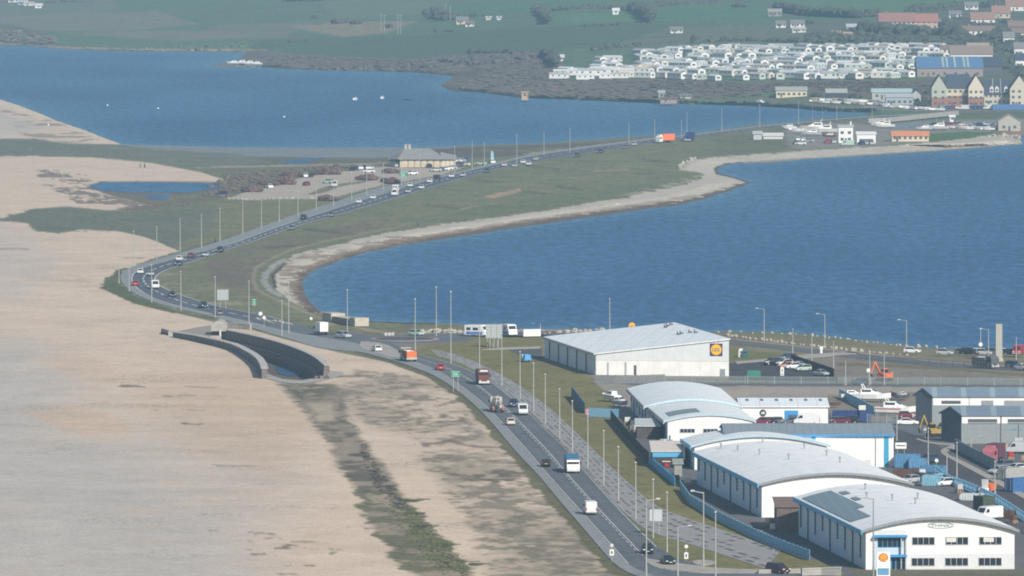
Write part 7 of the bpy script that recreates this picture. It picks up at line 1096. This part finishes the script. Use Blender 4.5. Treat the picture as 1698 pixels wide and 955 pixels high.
for x, y, w, h, l in ((720, 32, 28, 24, 'dark bare wood clump left of the yellowish farmhouse'), (738, 34, 26, 22, 'dark wood clump against the yellowish farmhouse'), (563, 39, 26, 9, 'plum coloured thicket in the hill field'), (645, 46, 9, 7, 'small round tree by the hillside poles'), (590, 40, 18, 6, 'low thicket right of the plum one'), (521, 31, 8, 6, 'small dark tree left of the plum thicket'), (1660, 66, 60, 20, 'large dark tree mass above the right-hand houses'), (1620, 74, 40, 13, 'dark tree clump left of the white gabled house'), (1566, 44, 20, 9, 'tree right of the manor gable'), (1436, 44, 22, 9, 'tree left of the manor'), (1490, 52, 24, 7, 'bush in front of the manor wall'), (1470, 75, 16, 12, 'pale bare tree standing among the upper caravans'), (1508, 125, 14, 12, 'dark tree between the caravans and the blue-roofed hall'), (1535, 170, 18, 16, 'plum coloured tree left of the first townhouse gable'), (1545, 158, 22, 12, 'dark bush behind the first townhouse gable'), (1530, 177, 22, 9, 'dark clipped hedge-like bush below the first townhouse'), (1640, 12, 30, 9, 'tree group at the top right'), (1550, 16, 30, 8, 'tree group behind the manor'), (1350, 62, 30, 7, 'low bushes under the hilltop bungalows'), (910, 104, 14, 12, 'dark bush at the left end of the caravan park'), (1640, 120, 16, 14, 'dark tree in the lane right of the hall'), (1592, 62, 24, 7, 'dark bush left of the joined bungalows'), (1668, 40, 14, 9, 'tree by the terrace roofs'), (1430, 66, 22, 7, 'bush above the middle of the caravans'), (1225, 12, 20, 6, 'tree clump left of the barn'), (1340, 40, 16, 7, 'dark tree right of the hilltop bungalows'), (1260, 84, 10, 6, 'dark tree between upper caravans, left'), (1330, 86, 10, 6, 'dark tree between upper caravans, right'), (1285, 162, 14, 7, 'dark bush left of the cream shore building'), (1352, 162, 16, 8, 'dark bush right of the cream shore building'), (1418, 164, 18, 9, 'grey bush between boathouse and green shed')): bush(l, x, y, w, h, LEAFD if 'plum' not in l else SCRUBP, TG, 'tree' if 'tree' in l or 'wood' in l else 'bush', 'tree' if 'tree' in l or 'wood' in l else 'bush', .7, LEAFD)
def scrub(name, poly, n, rad, m, leaf=.5, flat_=.75):
    xs = [p[0] for p in poly]; ys = [p[1] for p in poly]; b = MB(); k = 0; o = gat(sum(xs) / len(xs), sum(ys) / len(ys))
    while k < n:
        x, y = rr.uniform(min(xs), max(xs)), rr.uniform(min(ys), max(ys)); ins = False
        for (ax, ay), (bx, by) in zip(poly, poly[1:] + poly[:1]):
            if (y < ay) != (y < by) and x < ax + (y - ay) / (by - ay) * (bx - ax): ins = not ins
        if not ins: continue
        k += 1; c = gat(x, y) - o; r = rad * rr.uniform(.5, 1.4); b.blob((c.x, c.y, c.z + r * .3), (r * 1.5, r * 1.3, r * flat_), 0, .3, seed=rr.random())
        if rr.random() < .6: leafy(b, (c.x, c.y, c.z + r * .3), (r * 1.6, r * 1.4, r * .9), 4, leaf, rr)
    return tag(obj(name, b, m, None, o), None, None, kind='stuff')
scrub('scrub', [(745, 146), (800, 118), (880, 96), (928, 96), (930, 131), (1100, 133), (1240, 138), (1340, 134), (1500, 134), (1545, 142), (1545, 160), (1430, 155), (1300, 150), (1250, 163), (1100, 167), (980, 163), (860, 158)], 650, 1.0, SCRUB, .4, .28); scrub('scrub', [(1100, 134), (1240, 139), (1340, 136), (1500, 136), (1540, 146), (1540, 166), (1430, 152), (1300, 148), (1200, 152), (1060, 150)], 380, 1.1, SCRUBP, .4, .32); scrub('scrub', [(425, 92), (470, 91), (560, 97), (690, 99), (745, 112), (740, 121), (640, 115), (530, 112), (440, 107)], 260, 1.0, SCRUB, .4, .28); scrub('scrub', [(0, 50), (40, 52), (92, 64), (90, 74), (0, 70)], 160, 1.4, SCRUB, .5, .5); scrub('scrub', [(690, 100), (760, 96), (900, 90), (890, 96), (800, 108), (770, 106)], 180, 1.8, SCRUBP); scrub('scrub', [(1340, 58), (1460, 46), (1600, 30), (1698, 40), (1698, 130), (1640, 100), (1600, 80), (1500, 72), (1340, 72)], 700, 1.6, LEAFD)
scrub('ground_vegetation', [(370, 290), (560, 275), (640, 276), (560, 284), (470, 300), (400, 318), (370, 330), (330, 325)], 320, .7, mat('shore_scrub', (.14, .115, .085), .95, .3, .2), .3, .5)
scrub('ground_vegetation', [(650, 822), (690, 850), (742, 900), (785, 955), (730, 955), (690, 905), (640, 850)], 240, .24, mat('ditch_weed', (.125, .125, .065), .95, .35, .4), .25, .5); scrub('ground_vegetation', [(596, 745), (612, 752), (668, 835), (650, 842), (618, 800)], 90, .22, mat('ditch_dark', (.10, .085, .072), .95, .35, .4), .25, .5)
# boulders
ROCKM = mat('boulder_stone', (.40, .37, .31), .95, .2, .6, bump=.4); rk = []
for v in range(5):
    b = MB(); b.blob((0, 0, .35), (1, .8, .75), 0, .28, seed=v + 2); rk.append(b.mesh('boulder', ROCKM))
def rocks(line, n, r0, lab, group):
    W_ = resample([at(*p) for p in line], n)
    for i, p in enumerate(W_):
        o = link('boulder', rk[i % 5], None, p + Vector((rr.uniform(-.4, .4), rr.uniform(-1.5, 1.5), -.05)), rr.uniform(0, 6)); s = r0 * rr.uniform(.6, 1.35); o.scale = (s, s, s * rr.uniform(.8, 1.2)); tag(o, lab % nth(i + 1), 'boulder', group)
rocks([(1205, 557.5), (1266, 564), (1330, 572.5), (1400, 580), (1440, 584), (1505, 589)], 36, .5, 'pale boulder, %s along the promenade from the supermarket', 'boulders along the promenade'); rocks([(698, 552), (720, 551.5), (755, 552.5), (778, 552.5)], 18, .75, 'pale boulder, %s right of the roundabout on the harbour edge', 'boulders by the roundabout'); rocks([(428, 529), (450, 533), (486, 538)], 12, .5, 'pale kerb stone, %s along the inner verge below the bend', 'stones on the inner verge'); rocks([(1190, 551), (1270, 552), (1340, 556), (1400, 562.5), (1500, 574), (1598, 579)], 34, .42, 'pale shore rock, %s along the harbour water line', 'rocks on the harbour water line'); rocks([(380, 330), (410, 331.5), (460, 329.5), (527, 329.5)], 18, .55, 'pale edging stone, %s along the near side of the visitor car park', 'stones edging the visitor car park'); rocks([(1640, 227), (1662, 225), (1690, 229.5)], 9, 1.2, 'pale rock, %s on the tip of the shingle spit', 'rocks on the shingle spit'); rocks([(905, 553.5), (985, 549.5), (1000, 549.5)], 12, .7, 'pale boulder, %s behind the far edge of the supermarket roof', 'boulders behind the supermarket'); rocks([(1128, 279), (1131, 271), (1150, 264)], 8, 1.0, 'pale rock, %s round the small cove', 'rocks round the small cove')
# people: one skinned body each, clothes as separate shells
def person(label, x, y, rz, top, legs):
    t = thing('person', label, 'person', gat(x, y), rz); V = [(0, 0, .95), (0, 0, 1.15), (0, 0, 1.38), (0, 0, 1.52), (0, .02, 1.66), (-.19, 0, 1.40), (-.25, .03, 1.12), (-.24, .12, .88), (.19, 0, 1.40), (.25, -.03, 1.12), (.24, -.10, .88), (-.10, 0, .88), (-.11, .12, .48), (-.11, .16, .05), (.10, 0, .88), (.11, -.06, .48), (.11, -.16, .06), (-.11, .28, .03), (.11, -.05, .03)]
    Ed = [(0, 1), (1, 2), (2, 3), (3, 4), (2, 5), (5, 6), (6, 7), (2, 8), (8, 9), (9, 10), (0, 11), (11, 12), (12, 13), (0, 14), (14, 15), (15, 16), (13, 17), (16, 18)]
    rad = [.15, .14, .16, .06, .11, .07, .055, .04, .07, .055, .04, .10, .075, .05, .10, .075, .05, .04, .04]
    me = bpy.data.meshes.new('body'); me.from_pydata(V, Ed, []); o = link('body', me, t); sk = o.modifiers.new('skin', 'SKIN'); 
    for i, r in enumerate(rad): me.skin_vertices[0].data[i].radius = (r, r)
    me.skin_vertices[0].data[0].use_root = True; sb = o.modifiers.new('smooth', 'SUBSURF'); sb.levels = sb.render_levels = 1; me.materials.append(top)
    b = MB(); b.blob((0, .01, 1.70), (.115, .125, .12), 0, .02, seed=1); obj('hair', b, BARK, t)
    b = MB(); b.loft([[(s * .11 + dx, y_ + dy, z) for dx, dy in ((-.1, -.1), (.1, -.1), (.1, .1), (-.1, .1))] for s, y_, z in ((-1, .0, .9), (-1, .12, .48), (-1, .16, .1))]); b.loft([[(.11 + dx, y_ + dy, z) for dx, dy in ((-.1, -.1), (.1, -.1), (.1, .1), (-.1, .1))] for y_, z in ((.0, .9), (-.06, .48), (-.16, .1))]); obj('trousers', b, legs, t)
for x, y, l, a, c in ((232.5, 278, 'dark figure walking on the upper shingle, left of a pair', BLACK, DGREY), (240, 278, 'dark figure walking on the upper shingle, right of a pair', DGREY, BLACK), (693, 377, 'dark figure standing on the grass above the bay shore', DGREY, NAVY), (1652.5, 599.5, 'person in white standing at the foot of the monolith', WHITE, LGREY), (357, 402, 'dark figure on the footpath edge beyond the road bend', DGREY, BLACK), (1068, 268, 'dark figure on the grass slope above the small cove', BLACK, DGREY)): person(l, x, y, rr.uniform(0, 6), a, c)
# ================================================================ LIGHT, HAZE, CAMERA
W = bpy.data.worlds.new("World"); S.world = W; W.use_nodes = True
sky = W.node_tree.nodes.new('ShaderNodeTexSky'); sky.sky_type = 'NISHITA'; sky.sun_disc = False
SUN_EL, SUN_AZ = R(33), R(150)
sky.sun_elevation = SUN_EL; sky.sun_rotation = SUN_AZ; sky.air_density = 1.2; sky.dust_density = 1.5
W.node_tree.links.new(sky.outputs[0], W.node_tree.nodes['Background'].inputs['Color']); W.node_tree.nodes['Background'].inputs['Strength'].default_value = .09
ld = bpy.data.lights.new('sun', 'SUN'); ld.energy = 5.0; ld.angle = R(.55); ld.color = (1, .95, .87)
lo = bpy.data.objects.new('sun', ld); COL.objects.link(lo)
sv = Vector((math.sin(SUN_AZ) * math.cos(SUN_EL), math.cos(SUN_AZ) * math.cos(SUN_EL), math.sin(SUN_EL))); lo.rotation_euler = sv.to_track_quat('Z', 'Y').to_euler()
hb = MB(); hb.box(0, 9000, -60, 9000, 24000, 60 + HC + 35)
hm = bpy.data.materials.new('haze'); hm.use_nodes = True; hn = hm.node_tree; hn.nodes.remove(hn.nodes['Principled BSDF'])
SIG = 1.05e-4
va = hn.nodes.new('ShaderNodeVolumeAbsorption'); va.inputs['Color'].default_value = (0, 0, 0, 1); va.inputs['Density'].default_value = SIG
ve = hn.nodes.new('ShaderNodeEmission'); ve.inputs['Color'].default_value = (.225, .37, .50, 1); ve.inputs['Strength'].default_value = SIG  # airlight put in as the volume's own glow, not scattered sunlight
vs = hn.nodes.new('ShaderNodeAddShader'); hn.links.new(va.outputs[0], vs.inputs[0]); hn.links.new(ve.outputs[0], vs.inputs[1]); hn.links.new(vs.outputs[0], hn.nodes['Material Output'].inputs['Volume'])
tag(obj('haze', hb, hm), None, None, kind='structure')
cd = bpy.data.cameras.new('camera'); cam = bpy.data.objects.new('camera', cd); COL.objects.link(cam); S.camera = cam
cd.sensor_width = 36; cd.lens = F / 1698 * 36; cd.clip_start = 1; cd.clip_end = 40000; cam.location = (0, 0, HC); cam.rotation_euler = (PI / 2 - PIT, 0, 0)
S.view_settings.view_transform = 'Standard'; S.view_settings.look = 'None'; S.view_settings.exposure = 0
S.render.engine = 'CYCLES'; S.cycles.max_bounces = 5; S.cycles.use_denoising = False; S.cycles.filter_width = 1.9
for o in COL.objects:
    if '_paint' in o: del o['_paint']
